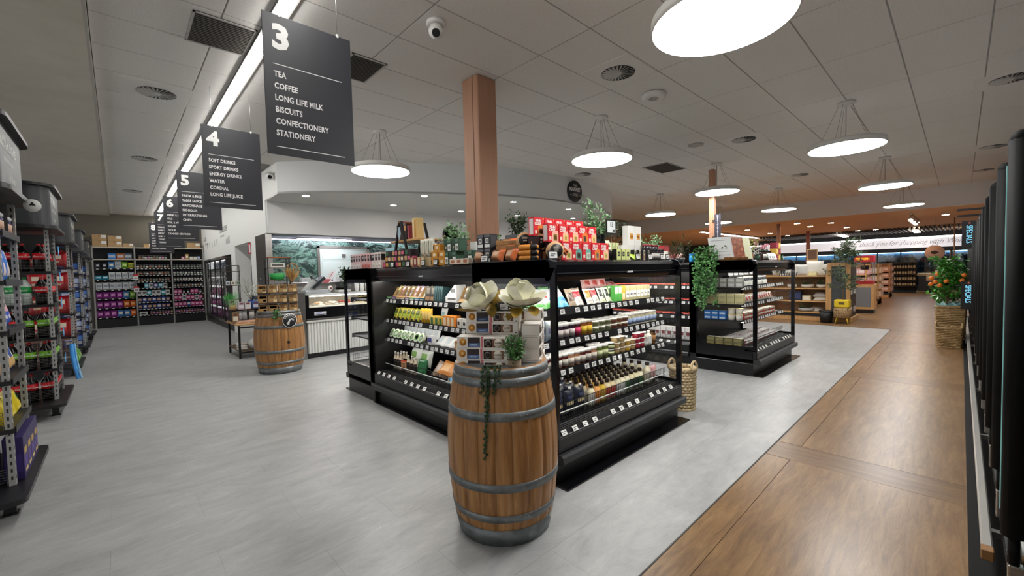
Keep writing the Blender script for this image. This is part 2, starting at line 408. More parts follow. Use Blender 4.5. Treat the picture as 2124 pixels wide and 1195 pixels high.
for k in range(6):
    for z0, z1 in ((0.02, 1.28), (1.283, 2.57)):
        MB().cbox(2.62+k*1.15, 2.62+(k+1)*1.15-.003, 11.7, 11.72, z0, z1, .001).build('marble_panel', MARBLE, mw)
# steel cladding at the end of the deli wall
tag(MB().cbox(2.485, 2.62, 10.78, 11.73, 0, 2.6, .004).build('steel_cladding', STEEL), 'tall brushed steel panel closing the side of the deli recess', 'cladding')
# columns
def column(x, y, wd, z1, label, m=PILLAR):
    t = thing('column', label, 'column', (x, y, 0))
    h = wd/2
    MB().cbox(-h, h, -h, h, 0, z1, .012).build('shaft', m, t)
    MB().box(-h-.004, -h+.002, -.2*wd, -.17*wd, 1.6, z1).build('seam', mat('7a543c', .6), t)
    return t
column(3.38, 4.12, .30, ZC, 'tan square column rising through the nearest chiller island')
column(10.75, 4.2, .13, ZC, 'tan column behind the second chiller island with the delicatessen sign')
column(20.5, 5.3, .13, 3.33, 'thin brown column far back left of the gift shelving', mat('96694e', .5))
column(26.5, 5.5, .17, 3.33, 'dark red-brown column against the long white fascia far back', mat('8a5242', .5))
# ================================================================ pendant lamps
LAMPM = mat('fffefc', .5, emit=LAMP_E, name='lamp_diffuser_glow')
LR = .47
lampbody = MB().lathe([(LR-.012, .004), (LR, .0), (LR, .075), (LR-.01, .08), (.0, .082)], 40).mesh('rim', mat('d8d6d0', .5))
lampdif = MB().lathe([(0, .001), (LR-.014, .0)], 40).mesh('diffuser', LAMPM)
lampup = MB().lathe([(.20, .0835), (.40, .0835)], 40, caps=False).mesh('up_light_ring', mat('fffcf7', .5, emit=UP_E, name='lamp_up_glow'))
canm = MB().lathe([(0, -.045), (.10, -.045), (.11, -.035), (.11, 0)], 20).mesh('canopy', mat('d0cec9', .6))
lamps = [(3.17, 1.17, 'largest round pendant lamp, nearest, cut by the top edge of the photo'), (7.96, 1.19, 'round pendant lamp second in the row above the wooden aisle'),
 (12.73, 1.2, 'round pendant lamp third in the row above the wooden aisle'), (17.49, 1.22, 'round pendant lamp farthest in the row above the wooden aisle'),
 (5.61, 3.87, 'round pendant lamp hanging right of the near tan column'), (10.19, 3.88, 'round pendant lamp crossing in front of the far tan column'),
 (15.07, 3.9, 'round pendant lamp hanging right of the far tan column'), (3.27, 6.6, 'round pendant lamp behind the lower edge of the aisle 3 sign'),
 (12.84, 6.64, 'small round pendant lamp right of the curved deli bulkhead'), (17.34, 6.55, 'small round pendant lamp half hidden by the far tan column'), (8.0, 6.2, None)]
for x, y, lb in lamps:
    if lb is None: continue
    t = thing('pendant_lamp', lb, 'lamp', (x, y, 3.3), group='round pendant lamps')
    obj('rim', lampbody, t); obj('diffuser', lampdif, t); obj('up_light_ring', lampup, t); obj('ceiling_canopy', canm, t, (0, 0, ZC-3.3))
    wm = MB()
    for k in range(5):
        a = 2*math.pi*k/5+.4
        wm.tube((.09*math.cos(a), .09*math.sin(a), ZC-3.34), (.33*math.cos(a), .33*math.sin(a), .08), .0022, n=4)
    wm.build('suspension_wires', mat('77756f', .5, .6), t)
    MB().tube((.0, 0, ZC-3.34), (0, 0, .08), .004, n=5).build('power_cord', mat('55524d', .6), t)
# ================================================================ ceiling fittings
def diffuser(x, y, lb, r=.2):
    t = thing('air_diffuser', lb, 'air vent', (x, y, ZC-.004), group='round ceiling air diffusers')
    MB().cbox(-.33, .33, -.33, .33, 0, .01, .002).build('plate', mat('dedbd6', .8), t)
    MB().lathe([(0, -.003), (r, -.003), (r, 0)], 28).build('dark_throat', mat('3a3937', .8), t)
    b = MB()
    for k in range(24):
        a = 2*math.pi*k/24
        T = Matrix.Rotation(a, 4, 'Z') @ Matrix.Translation((r*.62, 0, -.006)) @ Matrix.Rotation(R(28), 4, 'X')
        b.box(-r*.38, r*.36, -.011, .011, -.0015, .0015, T=T)
    b.lathe([(0, -.014), (r*.22, -.012), (r*.26, -.004)], 16)
    b.build('swirl_blades', mat('bdbbb6', .6), t)
for x, y, lb in [(.47, 7.0, 'round swirl air diffuser left of the strip light, nearest one'), (.49, 10.9, 'round swirl air diffuser left of the strip light, middle one'), (.4, 15.0, 'round swirl air diffuser left of the strip light, farthest one'),
    (4.53, 2.87, 'round swirl air diffuser in a square plate left of the biggest lamp'), (8.7, 2.82, 'round swirl air diffuser beside the smoke detector and dark grille'), (8.55, 6.45, 'round swirl air diffuser in front of the curved deli bulkhead'),
    (8.66, -.42, 'round swirl air diffuser by the freezer wall, nearest one'), (13.5, -.43, 'round swirl air diffuser by the freezer wall, middle one'), (16.8, -.37, 'round swirl air diffuser by the freezer wall, farthest one'), (13.3, 2.95, 'round swirl air diffuser far back among the lamps')]: diffuser(x, y, lb)
def grille(x, y, w_, d_, lb, slats=18):
    t = thing('return_grille', lb, 'air vent', (x, y, ZC-.006), group='dark return air grilles')
    MB().box(-w_/2, w_/2, -d_/2, d_/2, 0, .006).build('dark_backing', mat('2c2a28', .8), t)
    MB().box(-w_/2, w_/2, -d_/2, -d_/2+.02, -.006, 0).box(-w_/2, w_/2, d_/2-.02, d_/2, -.006, 0).box(-w_/2, -w_/2+.02, -d_/2, d_/2, -.006, 0).box(w_/2-.02, w_/2, -d_/2, d_/2, -.006, 0).build('frame', mat('b5b3ae', .7), t)
    me = MB().box(-w_/2+.02, w_/2-.02, -.004, .004, -.006, 0, T=Matrix.Rotation(R(30), 4, 'X')).mesh('slat', mat('6d6963', .6))
    for k in range(slats): obj('slat', me, t, (0, -d_/2+.03+(d_-.06)*k/(slats-1), 0))
grille(.84, 4.95, .5, .62, 'dark ribbed return grille beside the strip light left of the aisle 3 sign')
grille(2.13, 4.75, .4, .6, 'dark ribbed return grille partly hidden right behind the aisle 3 sign')
grille(9.6, 4.85, .95, .62, 'dark rectangular return grille right of the deli bulkhead', 14)
# strip light
t = thing('strip_light', 'long continuous white strip light on the ceiling above the aisle signs', 'strip light', (1.17, 0, 0))
MB().box(-.07, .07, 1.0, 20.2, ZC-.03, ZC).build('channel', mat('6c6a66', .6), t)
MB().box(-.045, .045, 1.0, 20.2, ZC-.05, ZC-.031).build('tube', mat('fffdf9', .5, emit=STRIP_E), t)
# dome security camera
def dome(x, y, z, lb, s=1.):
    t = thing('security_camera', lb, 'camera', (x, y, z))
    MB().lathe([(0, 0), (.075*s, 0), (.078*s, -.025*s), (.065*s, -.03*s)], 20).build('base', mat('dddbd6', .4), t)
    MB().ball((0, 0, -.075*s), .062*s, 14, 10).build('eyeball', mat('e3e1dc', .35), t)
    d = (Vector((0, 0, 1.6))-Vector((x, y, z-.1))).normalized()
    p = Vector((0, 0, -.085*s))
    MB().tube(p+d*.035*s, p+d*.066*s, .036*s, .03*s, 14).build('lens', BLACKG, t)
dome(2.3, 3.42, ZC, 'white ball security camera on the ceiling right of the aisle 3 sign', 1.15)
dome(2.42, 9.9, 3.8, 'small white security camera on the wall corner behind the aisle signs', 1.2)
t = thing('smoke_detector', 'flat white smoke detector disc on the ceiling left of the lamp row', 'smoke detector', (5.45, 2.9, ZC))
MB().lathe([(0, -.06), (.12, -.06), (.16, -.045), (.165, -.01), (.15, 0)], 24).build('body', mat('dad8d4', .5), t)
MB().lathe([(.06, -.064), (.065, -.064), (.065, -.058)], 18).build('sensor_ring', mat('9a9894', .5), t)
MB().lathe([(0, -.068), (.012, -.066), (.014, -.06)], 8).build('indicator', mat('eeeeee', .3), t)
t = thing('ceiling_speaker', 'small round grey ceiling speaker beside the far air diffuser', 'speaker', (8.3, 3.55, ZC))
MB().lathe([(0, -.012), (.13, -.012), (.14, 0)], 20).build('grille', mat('88867f', .7), t)
MB().lathe([(.125, -.016), (.142, -.014), (.145, 0)], 20).build('ring', mat('aaa8a2', .6), t)
# deli downlights
for x, y, lb in [(3.02, 9.6, 'deli soffit downlight nearest the white wall corner'), (5.06, 8.18, 'deli soffit downlight left of the near column, close to the curved edge'), (5.1, 9.7, 'deli soffit downlight above the marble wall'), (7.1, 9.6, 'deli soffit downlight just left of the near column'),
    (9.4, 7.62, 'deli soffit downlight close to the curved edge near the market deli badge'), (7.25, 7.62, 'deli soffit downlight just right of the near column'), (9.1, 9.4, 'deli soffit downlight right of the near column, farther back'), (11.2, 8.9, 'deli soffit downlight farthest right behind the plants')]:
    t = thing('downlight', lb, 'downlight', (x, y, 3.32), group='deli downlights')
    MB().lathe([(.065, -.002), (.09, -.008), (.095, 0)], 20).build('trim_ring', mat('eeece8', .4), t)
    MB().lathe([(0, -.003), (.066, -.003)], 20).build('lamp_face', mat('fffbf5', .5, emit=DOWN_E), t)
# market deli badge on the curved bulkhead
t = thing('deli_badge', 'round black market deli badge on the curved bulkhead', 'sign', (8.72, 6.86, 3.63), R(-2))
MB().lathe([(0, -.02), (.27, -.02), (.275, -.01), (.275, .02), (0, .02)], 40).build('disc', mat('26242a', .5), t).rotation_euler = (R(90), 0, 0)
W_ = mat('e8e6e2', .6)
text('THE', .07, W_, t, (0, -.022, .12), align='CENTER', name='lettering')
text('MARKET', .135, W_, t, (0, -.022, -.0), align='CENTER', bold=.03, sx=.85, name='lettering')
text('DELI', .1, W_, t, (0, -.022, -.125), align='CENTER', bold=0, name='lettering')
[MB().box(a_, a_+.09, -.0225, -.021, -.1, -.096).build('rule_line', W_, t) for a_ in (-.2, .11)]
# ================================================================ aisle signs
SIGNB = mat('2c2d33', .45, name='sign_charcoal')
SIGNS = [('3', ['TEA', 'COFFEE', 'LONG LIFE MILK', 'BISCUITS', 'CONFECTIONERY', 'STATIONERY']),
 ('4', ['SOFT DRINKS', 'SPORT DRINKS', 'ENERGY DRINKS', 'WATER', 'CORDIAL', 'LONG LIFE JUICE']),
 ('5', ['PASTA & RICE', 'TABLE SAUCE', 'MAYONNAISE', 'NOODLES', 'INTERNATIONAL', 'CHIPS']),
 ('6', ['HERBS & SPICES', 'OILS', 'FOIL & WRAP', 'SUGAR', 'FLOUR', 'CANNED SEAFOOD']),
 ('7', ['FEMININE CARE', 'HAIR CARE', 'MEDICINAL', 'BABY CARE', 'TOILET PAPER', 'TISSUES']),
 ('8', ['PET CARE', 'LAUNDRY', 'CLEANING', 'BAGS', 'PAPER', 'CHILLED DRINKS'])]
for k, (num, lines) in enumerate(SIGNS):
    y = 3.40+2.96*k; x0, x1, z0, z1 = .825, 1.455, 2.49, 3.49
    t = thing('aisle_sign', 'charcoal hanging aisle sign with big white number '+num+', listing '+lines[0].lower(), 'sign', (0, y, 0), group='hanging aisle signs')
    MB().cbox(x0, x1, -.005, .005, z0, z1, .001).build('board', SIGNB, t)
    LW = mat('f2f2f0', .6)
    text(num, .235, LW, t, (x0+.055, -.0065, z1-.235), bold=.045, sx=1.05, name='numeral')
    MB().box(x0+.06, x1-.08, -.0068, -.0055, z1-.355, z1-.350).build('rule_line', LW, t); MB().box(x0+.06, x1-.08, -.0068, -.0055, z0+.055, z0+.060).build('rule_line', LW, t)
    for q, s in enumerate(lines): text(s, .057, LW, t, (x0+.062, -.0065, z1-.442-q*.084), bold=.03, sx=.76, space=1.06, name='lettering')
    for xx in (x0+.11, x1-.1):
        MB().tube((xx, 0, z1), (xx, 0, ZC), .0022, n=5).build('wire', mat('9a9a98', .4, .8), t)
        MB().box(xx-.008, xx+.008, -.009, .009, z1-.012, z1+.014).build('clip', mat('dcdcda', .4), t)
# ================================================================ product prototypes (base centre at origin, front towards -y)
class P:
    def __init__(s, name, me, kids=(), cat=None): s.name = name; s.me = me; s.kids = kids; s.cat = cat or name.replace('_', ' ').split()[-1]
def put(p, M4, label, group=None, name=None, cat=None):
    o = bpy.data.objects.new(name or p.name, p.me); C.objects.link(o); o.matrix_world = M4
    for k in p.kids:
        c = bpy.data.objects.new(k[0], k[1]); C.objects.link(c); c.parent = o
        if len(k) > 2: c.matrix_local = k[2]
    tag(o, label, cat or p.cat, group)
    return o
def TRS(x, y, z, rz=0., tilt=0., roll=0., s=1.):
    m = Matrix.Translation((x, y, z)) @ Matrix.Rotation(rz, 4, 'Z') @ Matrix.Rotation(tilt, 4, 'X') @ Matrix.Rotation(roll, 4, 'Y')
    return m @ Matrix.Scale(s, 4) if s != 1 else m
def carton(name, w, d, h, base, patches=(), side=None, top=None, cat='box', rough=.5, ch=.0015):
    b = MB().cbox(-w/2, w/2, -d/2, d/2, 0, h, ch); ms = [mat(base, rough)]
    def mi(hx):
        m = mat(hx, rough)
        if m not in ms: ms.append(m)
        return ms.index(m)
    for u0, u1, v0, v1, hx in patches:
        x0, x1, z0, z1 = -w/2+u0*w, -w/2+u1*w, v0*h, v1*h
        b.box(x0, x1, -d/2-.0006, -d/2, z0, z1, mi(hx))
    for u0, u1, v0, v1, hx in (side or ()):
        for sx in (-1, 1): b.box(min(sx*w/2, sx*(w/2+.0006)), max(sx*w/2, sx*(w/2+.0006)), -d/2+u0*d, -d/2+u1*d, v0*h, v1*h, mi(hx))
    if top: b.box(-w/2*.96, w/2*.96, -d/2*.96, d/2*.96, h, h+.0006, mi(top))
    return P(name, b.mesh(name, ms), cat=cat)
def jar(name, r, h, body, lid, label, lh=.16, n=14, cat='jar', neck=.9):
    b = MB().lathe([(r*.86, 0), (r*.98, h*.04), (r, h*.1), (r, h*.7), (r*neck, h*(1-lh)-.004), (r*neck, h*(1-lh))], n)
    ms = [mat(body, .15, spec=.6)]
    if label: b.lathe([(r*1.004, h*.14), (r*1.012, h*.14), (r*1.012, h*.62), (r*1.004, h*.62)], n, mi=1, a0=R(200), a1=R(340), smooth=True); ms.append(mat(label, .6))
    k = MB().lathe([(r*.97, h*(1-lh)), (r*1.0, h*(1-lh)+.002), (r*1.0, h-.002), (r*.95, h), (0, h)], n).mesh('lid', mat(lid, .35))
    return P(name, b.mesh(name, ms), [('lid', k)], cat)
def tub(name, r, h, body, lid, label=None, n=14, cat='tub'):
    b = MB().lathe([(r*.8, 0), (r*.82, .001), (r*.98, h*.86)], n); ms = [mat(body, .4)]
    if label: b.lathe([(r*.88, h*.2), (r*.975, h*.72)], n, mi=1, a0=R(205), a1=R(335)); ms.append(mat(label, .5)); b.v = b.v
    if label:
        for i in range(len(b.v)-2*(n+1), len(b.v)): x, y, z = b.v[i]; b.v[i] = (x*1.02, y*1.02, z)
    k = MB().lathe([(r*.98, h*.85), (r*1.03, h*.86), (r*1.03, h*.95), (r*.98, h), (0, h)], n).mesh('lid', mat(lid, .35))
    return P(name, b.mesh(name, ms), [('lid', k)], cat)
def bottle(name, r, h, body, cap, label, n=12, capf=.12, shoulder=.66, cat='bottle', neckr=.42, lab=(.12, .6), rough=.25):
    c0 = h*(1-capf)
    b = MB().lathe([(r*.85, 0), (r, h*.03), (r, h*shoulder*.92), (r*.9, h*shoulder), (r*neckr, c0-.006), (r*neckr, c0)], n); ms = [mat(body, rough)]
    if label: b.lathe([(r*1.01, h*lab[0]), (r*1.012, h*lab[1])], n, mi=1, a0=R(190), a1=R(350)); ms.append(mat(label, .5))
    k = MB().lathe([(r*neckr*1.12, c0-.004), (r*neckr*1.15, h-.003), (r*neckr, h), (0, h)], n).mesh('cap', mat(cap, .35))
    return P(name, b.mesh(name, ms), [('cap', k)], cat)
def pouch(name, w, h, t, base, patches=(), n=8, cat='packet', rough=.32, crimp=.06):
    b = MB(); ms = [mat(base, rough)]
    for sgn in (-1, 1):
        k = len(b.v)
        for j in range(n+1):
            for i in range(n+1):
                u, v = i/n, j/n
                f = max(0, (1-abs(2*u-1)**3))*max(0, 1-abs(2*v-1)**4)
                x = (u-.5)*w*(1-.07*math.sin(math.pi*v)-.03*math.sin(3*math.pi*v)**2); z = v*h-(.035*h*math.sin(math.pi*u)*(1 if v > .5 else -1)*(abs(2*v-1)**2))
                y = sgn*(t/2*f**.7+.0007)+.004*math.sin(7*u+5*v)*f
                b.v.append((x, y, z))
        for j in range(n):
            for i in range(n):
                u, v = (i+.5)/n, (j+.5)/n; mi = 0
                if sgn < 0:
                    for u0, u1, v0, v1, hx in patches:
                        if u0 <= u <= u1 and v0 <= v <= v1:
                            m = mat(hx, rough)
                            if m not in ms: ms.append(m)
                            mi = ms.index(m)
                a = (k+j*(n+1)+i, k+j*(n+1)+i+1, k+(j+1)*(n+1)+i+1, k+(j+1)*(n+1)+i)
                b.face(a if sgn < 0 else a[::-1], mi, True)
    return P(name, b.mesh(name, ms), cat=cat)
def wedge(name, w, d, h, base, face, cat='cheese'):
    b = MB().prism([(-w/2, -d/2), (w/2, -d/2), (0, d/2)], 0, h); ms = [mat(base, .4), mat(face, .45)]
    b.box(-w*.32, w*.32, -d/2-.0008, -d/2, h*.15, h*.85, 1)
    return P(name, b.mesh(name, ms), cat=cat)
def meat_tray(name, w, d, h, meat, cat='meat'):
    b = MB()
    b.prism([(-w/2*.9, -d/2*.9), (w/2*.9, -d/2*.9), (w/2*.9, d/2*.9), (-w/2*.9, d/2*.9)], 0, .003)
    for a, bb in (((-w/2, -w/2+.008), (-d/2, d/2)), ((w/2-.008, w/2), (-d/2, d/2)), ((-w/2, w/2), (-d/2, -d/2+.008)), ((-w/2, w/2), (d/2-.008, d/2))): b.box(a[0], a[1], bb[0], bb[1], .001, h*.6)
    k = MB(); rr = random.Random(w*1000)
    for i in range(3):
        for j in range(2): k.ball((-w*.28+i*w*.28, -d*.2+j*d*.38, h*.55), w*.19, 8, 5, sq=(1, 1.2*d/w, .5*h/w*3))
    return P(name, b.mesh(name, mat('1a1a1c', .3)), [('meat_pieces', k.mesh('meat_pieces', meat if not isinstance(meat, str) else mat(meat, .3)))], cat)
def roll(name, r, l, base, band, cat='bread'):
    b = MB(); k = 12
    prof = [(0, -l/2), (r*.6, -l/2+.003), (r, -l/2+.02), (r*1.02, 0), (r, l/2-.02), (r*.6, l/2-.003), (0, l/2)]
    b.lathe(prof, k)
    b.v = [(z, y, r+x) for x, y, z in b.v]
    kk = MB().lathe([(r*1.03, l*.12), (r*1.04, l*.12), (r*1.04, l*.44), (r*1.03, l*.44)], k)
    kk.v = [(z, y, r+x) for x, y, z in kk.v]
    return P(name, b.mesh(name, mat(base, .5)), [('wrapper_band', kk.mesh('wrapper_band', mat(band, .5)))], cat)
SP_ = MB().cbox(-.032, .032, -.002, .002, 0, .05, .001).mesh('holder', BLACK)
SC_ = MB().box(-.024, .024, -.0032, -.0021, .008, .042).box(-.015, .015, -.0036, -.0033, .028, .032, 1).box(-.018, .008, -.0036, -.0033, .018, .022, 1).mesh('ticket', [TICKET, mat('555555')])
def price_stand(M4, label, group=None, s=1.):
    o = bpy.data.objects.new('price_holder', SP_); C.objects.link(o); o.matrix_world = M4 @ Matrix.Scale(s, 4)
    c = bpy.data.objects.new('ticket', SC_); C.objects.link(c); c.parent = o
    return tag(o, label, 'price tag', group)
# ---------------------------------------------------------------- plants
def foliage(name, parent, c, rad, nl, L, wd, m, stems=6, base=None, mstem=None, sq=(1, 1, 1), droop=0., seed=1):
    rr = random.Random(seed); b = MB(); st = MB(); base = Vector(base or (0, 0, 0)); c = Vector(c)
    tips = []
    for k in range(stems):
        a = rr.uniform(0, 6.28); e = rr.uniform(.2, 1)
        tip = c+Vector((math.cos(a)*rad*sq[0]*e, math.sin(a)*rad*sq[1]*e, rr.uniform(-.3, .95)*rad*sq[2]))
        mid = (base+tip)/2+Vector((math.cos(a), math.sin(a), 0))*rad*.12
        st.path([base, mid, tip], max(.002, rad*.012), 4, r1=max(.001, rad*.006)); tips.append((base, mid, tip))
    for k in range(nl):
        b0, md, tp = tips[k % stems]
        t = rr.uniform(.35, 1.02); p = b0*(1-t)**2+md*2*t*(1-t)+tp*t*t
        p = p+Vector((rr.gauss(0, 1), rr.gauss(0, 1), rr.gauss(0, 1)))*rad*.16
        d = (p-c).normalized()*.6+Vector((rr.uniform(-1, 1), rr.uniform(-1, 1), rr.uniform(-.6, 1)-droop))
        b.leaf(p, d, L*rr.uniform(.7, 1.25), wd*rr.uniform(.8, 1.2), nrm=(rr.uniform(-.5, .5), rr.uniform(-.5, .5), 1))
    stuff(b.build('foliage', m, parent)); st.build('stems', mstem or mat('5b4a2e', .7), parent)
def potted(name, label, loc, potr, poth, potm, fr, fh, nl, L, wd, m, seed=1, cat='plant', square=False, group=None, sq=(1, 1, 1), stems=8):
    t = thing(name, label, cat, loc, group=group)
    if square: MB().prism([(-potr*.85, -potr*.85), (potr*.85, -potr*.85), (potr*.85, potr*.85), (-potr*.85, potr*.85)], 0, poth).build('pot', potm, t)
    else: MB().lathe([(potr*.8, 0), (potr, poth), (potr*.9, poth), (potr*.88, poth*.9), (0, poth*.9)], 18).build('pot', potm, t)
    foliage('foliage', t, (0, 0, poth+fh), fr, nl, L, wd, m, stems, base=(0, 0, poth*.9), seed=seed, sq=sq)
    return t
# ---------------------------------------------------------------- barrel
def make_barrel(loc, label, s=1., rz=0., group='wine barrels', sz=1.):
    t = thing('wine_barrel', label, 'barrel', loc, rz, group); t.scale = (s, s, s*sz)
    H, r0, r1 = .95, .288, .352
    rad = lambda z: r0+(r1-r0)*(1-((z-H/2)/(H/2))**2)
    n = 22; da = 2*math.pi/n; b = MB(); zs = [H*i/12 for i in range(13)]
    k = 0; cols = [-da/2+.0012, -da/6, da/6, da/2-.0012]
    for a in cols:
        for z in zs: b.v.append((rad(z)*math.cos(a), rad(z)*math.sin(a), z))
    m = len(zs)
    for i in range(3):
        for q in range(m-1): b.face((i*m+q, (i+1)*m+q, (i+1)*m+q+1, i*m+q+1), 0, True)
    k2 = len(b.v)
    for a in (-da/2+.0012, da/2-.0012):
        for z in zs: b.v.append(((rad(z)-.025)*math.cos(a), (rad(z)-.025)*math.sin(a), z))
    for q in range(m-1):
        b.face((q, q+1, k2+q+1, k2+q)); b.face((3*m+q+1, 3*m+q, k2+m+q, k2+m+q+1)); b.face((k2+q, k2+q+1, k2+m+q+1, k2+m+q))
    b.face((m-1, 2*m-1, 3*m-1, 4*m-1, k2+2*m-1, k2+m-1)); b.face((0, k2, k2+m, 3*m, 2*m, m))
    sm = b.mesh('stave', OAKB)
    for i in range(n): obj('stave', sm, t, None, da*i)
    MB().lathe([(rad(z)-.02, z) for z in zs], 24, smooth=True, caps=False).build('inner_shadow', mat('5a3c1e', .8), t)
    MB().lathe([(0, H-.045), (r0-.02, H-.045), (r0-.02, H-.06), (0, H-.06)], 24).build('barrel_head', OAKB, t)
    hoops = [(.0, .098), (.145, .185), (.316, .36), (.688, .732), (.858, .902), (.908, .949)]
    for z0, z1 in hoops:
        MB().lathe([(rad(z0)-.004, z0), (rad(z0)+.004, z0), (rad(z1)+.004, z1), (rad(z1)-.004, z1)], 48).build('hoop', GALV, t)
    rv = MB()
    for z0, z1 in hoops[1:]:
        z = (z0+z1)/2
        for da_ in (-.06, .06):
            a = R(-110)+da_; rv.ball(((rad(z)+.004)*math.cos(a), (rad(z)+.004)*math.sin(a), z), .006, 6, 4)
    stuff(rv.build('rivets', GALV, t))
    return t
def strand(b, pts, n, L, rr):
    P_ = [Vector(p) for p in pts]
    for k in range(n):
        t = k/n*(len(P_)-1); i = min(int(t), len(P_)-2); f = t-i
        p = P_[i]*(1-f)+P_[i+1]*f
        b.ball((p.x+rr.gauss(0, L*.7), p.y+rr.gauss(0, L*.7), p.z), L*rr.uniform(.6, 1), 5, 3, sq=(1, 1, 1.2))
# ================================================================ refrigerated display cases
TKM = MB().cbox(-.028, .028, -.0015, .0015, -.02, .02, .0006).box(-.02, .02, -.0022, -.0016, .004, .009, 1).box(-.02, .004, -.0022, -.0016, -.010, -.004, 1).mesh('price_ticket', [TICKET, mat('4a4a4c')])
GRILL = mat('4a4a4a', .45, .6)
def make_case(label, loc, rz, w, d, shelves=(1.28, 1.03, .79), ends=(1, 1), light=True, tickets=True, group='black chiller cases', endwall=(0, 0), skirt=.08, tgap=.105):
    t = thing('chiller_case', label, 'display case', loc, rz, group)
    B = lambda nm, mb, m, p=t: mb.build(nm, m, p)
    B('floor_skirt', MB().cbox(-.0, w, -skirt, .05, 0, .014, .004), BLACKG)
    B('plinth', MB().cbox(.0, w, .05, d, .0, .18, .006), BLACK)
    B('bumper_rail', MB().prism([(-.045, .185), (-.03, .17), (.05, .17), (.05, .245), (-.03, .245), (-.045, .23)], -.0, w, 'x'), DARKG)
    B('front_panel', MB().cbox(0, w, .0, .07, .245, .36, .008), BLACK)
    B('ledge', MB().prism([(.005, .36), (.16, .36), (.16, .385), (.005, .365)], 0, w, 'x'), DARKG)
    g = MB(); nx = int(w/.025)
    for i in range(nx): g.box(.01+i*(w-.02)/nx, .014+i*(w-.02)/nx, .06, .145, .377, .386, T=None)
    for j in range(4): g.box(.01, w-.01, .06+j*.025, .064+j*.025, .377, .387)
    stuff(B('air_grille', g, GRILL))
    lr = B('ledge_rail', MB().box(0, w, .0, .004, .355, .405, T=Matrix.Translation((0, .012, .0)) @ Matrix.Translation((0, 0, .36)) @ Matrix.Rotation(R(-35), 4, 'X') @ Matrix.Translation((0, 0, -.36))), BLACK)
    if tickets:
        nt_ = int(w/.13)
        for i in range(nt_):
            if (i*7) % 5 == 3: continue
            o = obj('price_ticket', TKM, lr, (.09+i*(w-.18)/max(1, nt_-1), .0185, .3835)); o.rotation_euler = (R(-35), 0, 0)
    B('low_glass', MB().box(.01, w-.01, .15, .155, .385, .47), GLASS)
    B('glass_edge', MB().box(.01, w-.01, .149, .156, .47, .475), mat('d8dcd8', .3))
    B('deck', MB().box(.01, w-.01, .16, d-.1, .36, .395), BLACK)
    g = MB(); nx = int(w/.03)
    for i in range(nx+1): g.box(.02+i*(w-.04)/nx-.0015, .02+i*(w-.04)/nx+.0015, .185, .188, .395, .52)
    for z in (.40, .46, .52): g.box(.02, w-.02, .183, .19, z-.002, z+.002)
    stuff(B('wire_guard', g, BLACK))
    B('back_panel', MB().box(0, w, d-.1, d, .18, 1.62), BLACK)
    B('canopy', MB().prism([(.05, 1.55), (.06, 1.522), (.09, 1.52), (.10, 1.545), (d, 1.545), (d, 1.68), (.09, 1.68), (.06, 1.665), (.05, 1.64)], 0, w, 'x'), BLACKG)
    B('canopy_seam', MB().box(.02, w-.02, .046, .05, 1.575, 1.58), mat('3a3b40', .3))
    if light:
        B('canopy_light', MB().box(.04, w-.04, .16, .19, 1.53, 1.545), mat('fffaf2', .5, emit=CASE_E))
        for k in range(1): B('badge', MB().cbox(w*.52, w*.52+.09, .044, .05, 1.565, 1.58, .001), mat('cfcfcf', .3))
    for zi, z in enumerate(shelves):
        sh = B('shelf', MB().box(.015, w-.015, .2, d-.1, z-.018, z), BLACK)
        pr = Matrix.Translation((0, .175, z-.01)) @ Matrix.Rotation(R(-12), 4, 'X')
        o = B('price_rail', MB().box(.015, w-.015, 0, .004, -.03, .03, T=pr), BLACK, sh)
        if light:
            B('shelf_light', MB().box(.05, w-.05, .21, .225, z-.024, z-.0185), mat('fffaf2', .5, emit=CASE_E*.6), sh)
        if tickets:
            nt_ = int(w/tgap)
            for i in range(nt_):
                if (i*5+zi*3) % 11 == 4: continue
                q = obj('price_ticket', TKM, sh, (.07+i*(w-.14)/max(1, nt_-1)+random.uniform(-.012, .012), .1725, z-.011)); q.rotation_euler = (R(-12), 0, 0)
    for side, on in ((0, ends[0]), (1, ends[1])):
        if not on: continue
        x0 = 0 if side == 0 else w-.025; x1 = x0+.025
        fr = MB()
        fr.box(x0, x1, .0, .055, .36, 1.62); fr.box(x0, x1, d-.13, d, .24, 1.68); fr.box(x0, x1, .055, d-.13, .24, .42)
        fr.prism([(.0, 1.62), (.055, 1.52), (.1, 1.5), (d-.1, 1.5), (d-.1, 1.685), (.06, 1.685), (.02, 1.665)], x0, x1, 'x')
        f = B('end_panel', fr, BLACKG)
        B('end_glass', MB().box(x0+.008, x1-.008, .05, d-.12, .41, 1.51), GLASS, f)
    return t
# ================================================================ islands A and B
def island(x0, y0, tags):
    # x0: west face, y0: front face; 2 m wide, 3.87 m long
    make_case(tags[0], (x0, y0, 0), 0, 2.0, .97)
    make_case(tags[1], (x0, y0+3.02, 0), R(-90), 2.04, .98, ends=(0, 0), tgap=.1, skirt=.02)
    make_case(tags[2], (x0+2.0, y0+3.88, 0), R(180), 2.0, .85, tickets=False)
    make_case(tags[3], (x0+2.0, y0+.98, 0), R(90), 2.04, .98, ends=(0, 0), tickets=False, light=False)
island(2.3, 2.0, ['near end chiller case facing the wooden aisle, with rows of juice bottles at its foot', 'long side chiller case left of the foreground barrel, stocked with cheese and packets', 'far end chiller case of the near island, seen through its glass end', 'chiller case on the far side of the near island'])
island(6.62, 1.98, ['second island end chiller case right of the hanging ivy, stocked with tubs', 'side chiller case with red meat trays behind the near island', 'far end chiller case of the second island', 'far side chiller case of the second island'])
